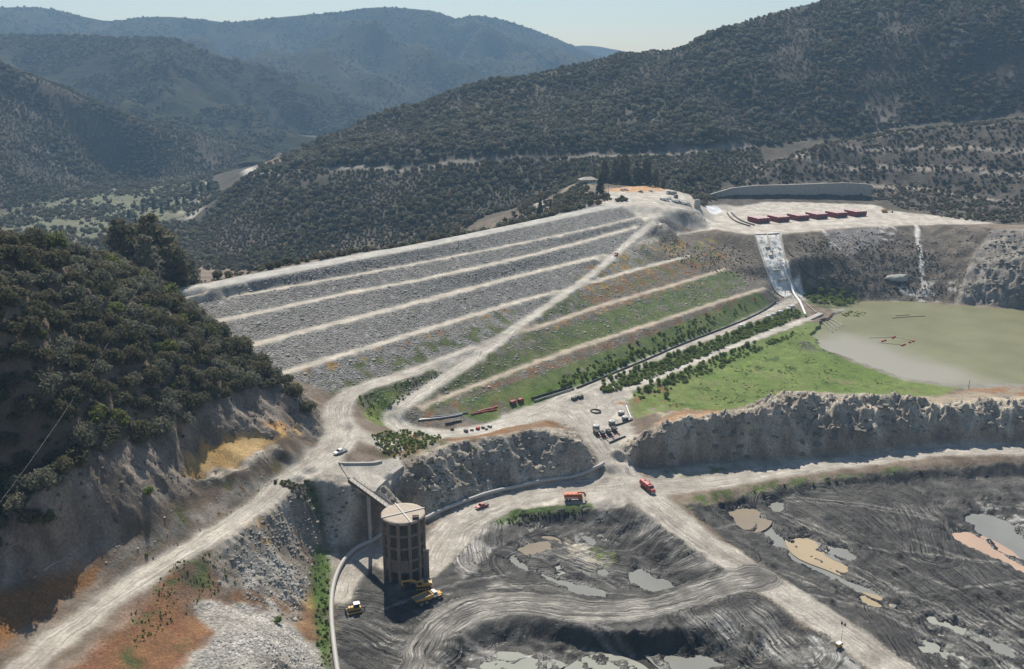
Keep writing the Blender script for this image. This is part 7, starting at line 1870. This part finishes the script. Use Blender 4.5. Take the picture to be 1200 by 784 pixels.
mass('bluff_brush', wp((480, 548), (560, 520), (560, 540), (500, 575)), 200, .3, 1.0, MIDP, (1, 1, 1, 3, 3, 3, 3), .7, None, seed=49)
mass('roadside_weeds', wp((150, 715), (205, 660), (255, 645), (285, 690), (240, 700), (200, 735), (160, 760)), 2600, .12, .5, WILP, (2, 2, 2, 4), .7, lambda x, y: np.clip(.3 + 1.2 * fbm(x, y, 9, 2, 815), .03, 1), seed=50)
mass('roadside_weeds', wp((368, 655), (384, 650), (388, 700), (388, 780), (376, 780), (366, 720)), 420, .3, .9, WILP, (2, 2, 2, 3), .6, None, seed=51)
mass('roadside_weeds', wp((322, 566), (362, 562), (372, 585), (350, 590)), 400, .3, 1.1, MIDP, (2, 2, 2, 3, 3, 2, 4), .55, None, seed=52)
mass('roadside_weeds', wp((160, 650), (240, 610), (330, 556), (340, 558), (250, 615), (165, 662)), 900, .1, .45, WILP, (2, 2, 2, 4), .7, lambda x, y: np.clip(.3 + 1.2 * fbm(x, y, 9, 2, 816), .03, 1), seed=53)
mass('abutment_brush', wp((770, 280), (850, 285), (880, 300), (885, 330), (830, 320), (780, 305)), 700, .3, .9, MIDP, (1, 1, 1, 3, 3, 5, 3), .8, None, seed=54)
mass('abutment_brush', wp((930, 285), (1060, 280), (1110, 310), (1060, 345), (960, 335)), 1500, .4, 1.5, MIDP, (1, 1, 1, 3, 3, 5, 1), .8, lambda x, y: np.clip(.45 + 1.2 * fbm(x, y, 20, 2, 817), .03, 1), seed=55)
mass('bank_grass', wp((583, 612), (600, 604), (640, 599), (690, 595), (690, 600), (640, 606), (600, 616)), 500, .25, .7, WILP, (2, 2, 2, 4), .6, None, seed=56)
mass('bank_grass', wp((870, 577), (930, 567), (1000, 558), (1080, 550), (1080, 554), (1000, 565), (930, 574), (875, 584)), 500, .3, .9, WILP, (1, 1, 1, 5), .65, lambda x, y: np.clip(.4 + 1.2 * fbm(x, y, 10, 2, 818), .03, 1), seed=57)
mass('meadow_reeds', wp((745, 488), (800, 462), (870, 418), (945, 384), (962, 402), (1000, 430), (1090, 455), (1060, 460), (940, 456), (880, 470), (800, 478)), 9000, .3, 1.1, WILP, (3, 3, 3, 3), .6, lambda x, y: np.clip(.1 + 1.6 * fbm(x, y, 16, 4, 821), 0, 1), seed=58, power=2, hs=.4)
for px, py, r, lb in ((325, 730, 1.5, 'upright green bush at the foot of the rubble slope'), (780, 466, 2.4, 'rounded green bush alone beside the lower toe road'), (172, 652, .8, 'tiny green bush at the inner edge of the hill road')):
    plant('lone_bush', lb, 'bush', None, random.choice(NEAR['willow']), hit(px, py) - np.array([0, 0, .2]), r, 1.4)
# ------------------------------------------------------------------ sky, sun, air
SUN_EL, SUN_AZ = math.radians(49), math.radians(-8)      # azimuth clockwise from straight ahead
wd = bpy.data.worlds.new('World'); sc.world = wd
wd.use_nodes = True
nt = wd.node_tree
sky = nt.nodes.new('ShaderNodeTexSky'); sky.sky_type = 'NISHITA'; sky.sun_disc = False
sky.sun_elevation = SUN_EL; sky.sun_rotation = SUN_AZ
sky.air_density = 1.3; sky.dust_density = .35; sky.ozone_density = 1.5
nt.links.new(sky.outputs[0], nt.nodes['Background'].inputs['Color'])
nt.nodes['Background'].inputs['Strength'].default_value = .07
sl = bpy.data.lights.new('sun', 'SUN'); sl.energy = 5.0; sl.angle = math.radians(.5); sl.color = (1, .935, .82)
so = link(bpy.data.objects.new('sun', sl))
sd_ = Vector((math.sin(SUN_AZ) * math.cos(SUN_EL), math.cos(SUN_AZ) * math.cos(SUN_EL), math.sin(SUN_EL)))
so.rotation_euler = sd_.to_track_quat('Z', 'Y').to_euler()
HZ = bpy.data.materials.new('haze'); HZ.use_nodes = True
hn = HZ.node_tree; hn.nodes.remove(hn.nodes['Principled BSDF'])
pv = hn.nodes.new('ShaderNodeVolumePrincipled')
pv.inputs['Color'].default_value = (.42, .68, 1.0, 1); pv.inputs['Density'].default_value = 1.15e-4; pv.inputs['Anisotropy'].default_value = .12
hn.links.new(pv.outputs[0], hn.nodes['Material Output'].inputs['Volume'])
me = bpy.data.meshes.new('haze'); bm = bmesh.new(); bmesh.ops.create_cube(bm, size=1.0)
bmesh.ops.scale(bm, vec=(13000, 7000, 700), verts=bm.verts); bmesh.ops.translate(bm, vec=(0, 3300, 290), verts=bm.verts)
bm.to_mesh(me); bm.free(); me.materials.append(HZ)
tag(link(bpy.data.objects.new('haze', me)), kind='stuff')
sc.view_settings.view_transform = 'Standard'; sc.view_settings.look = 'None'
sc.view_settings.gamma = 1; sc.view_settings.exposure = 0.45; sc.view_settings.use_curve_mapping = False
cy = sc.cycles
cy.use_denoising = True
cy.max_bounces = 4; cy.diffuse_bounces = 3; cy.glossy_bounces = 2; cy.transmission_bounces = 2; cy.volume_bounces = 0
cy.use_adaptive_sampling = True
cy.sample_clamp_indirect = 5
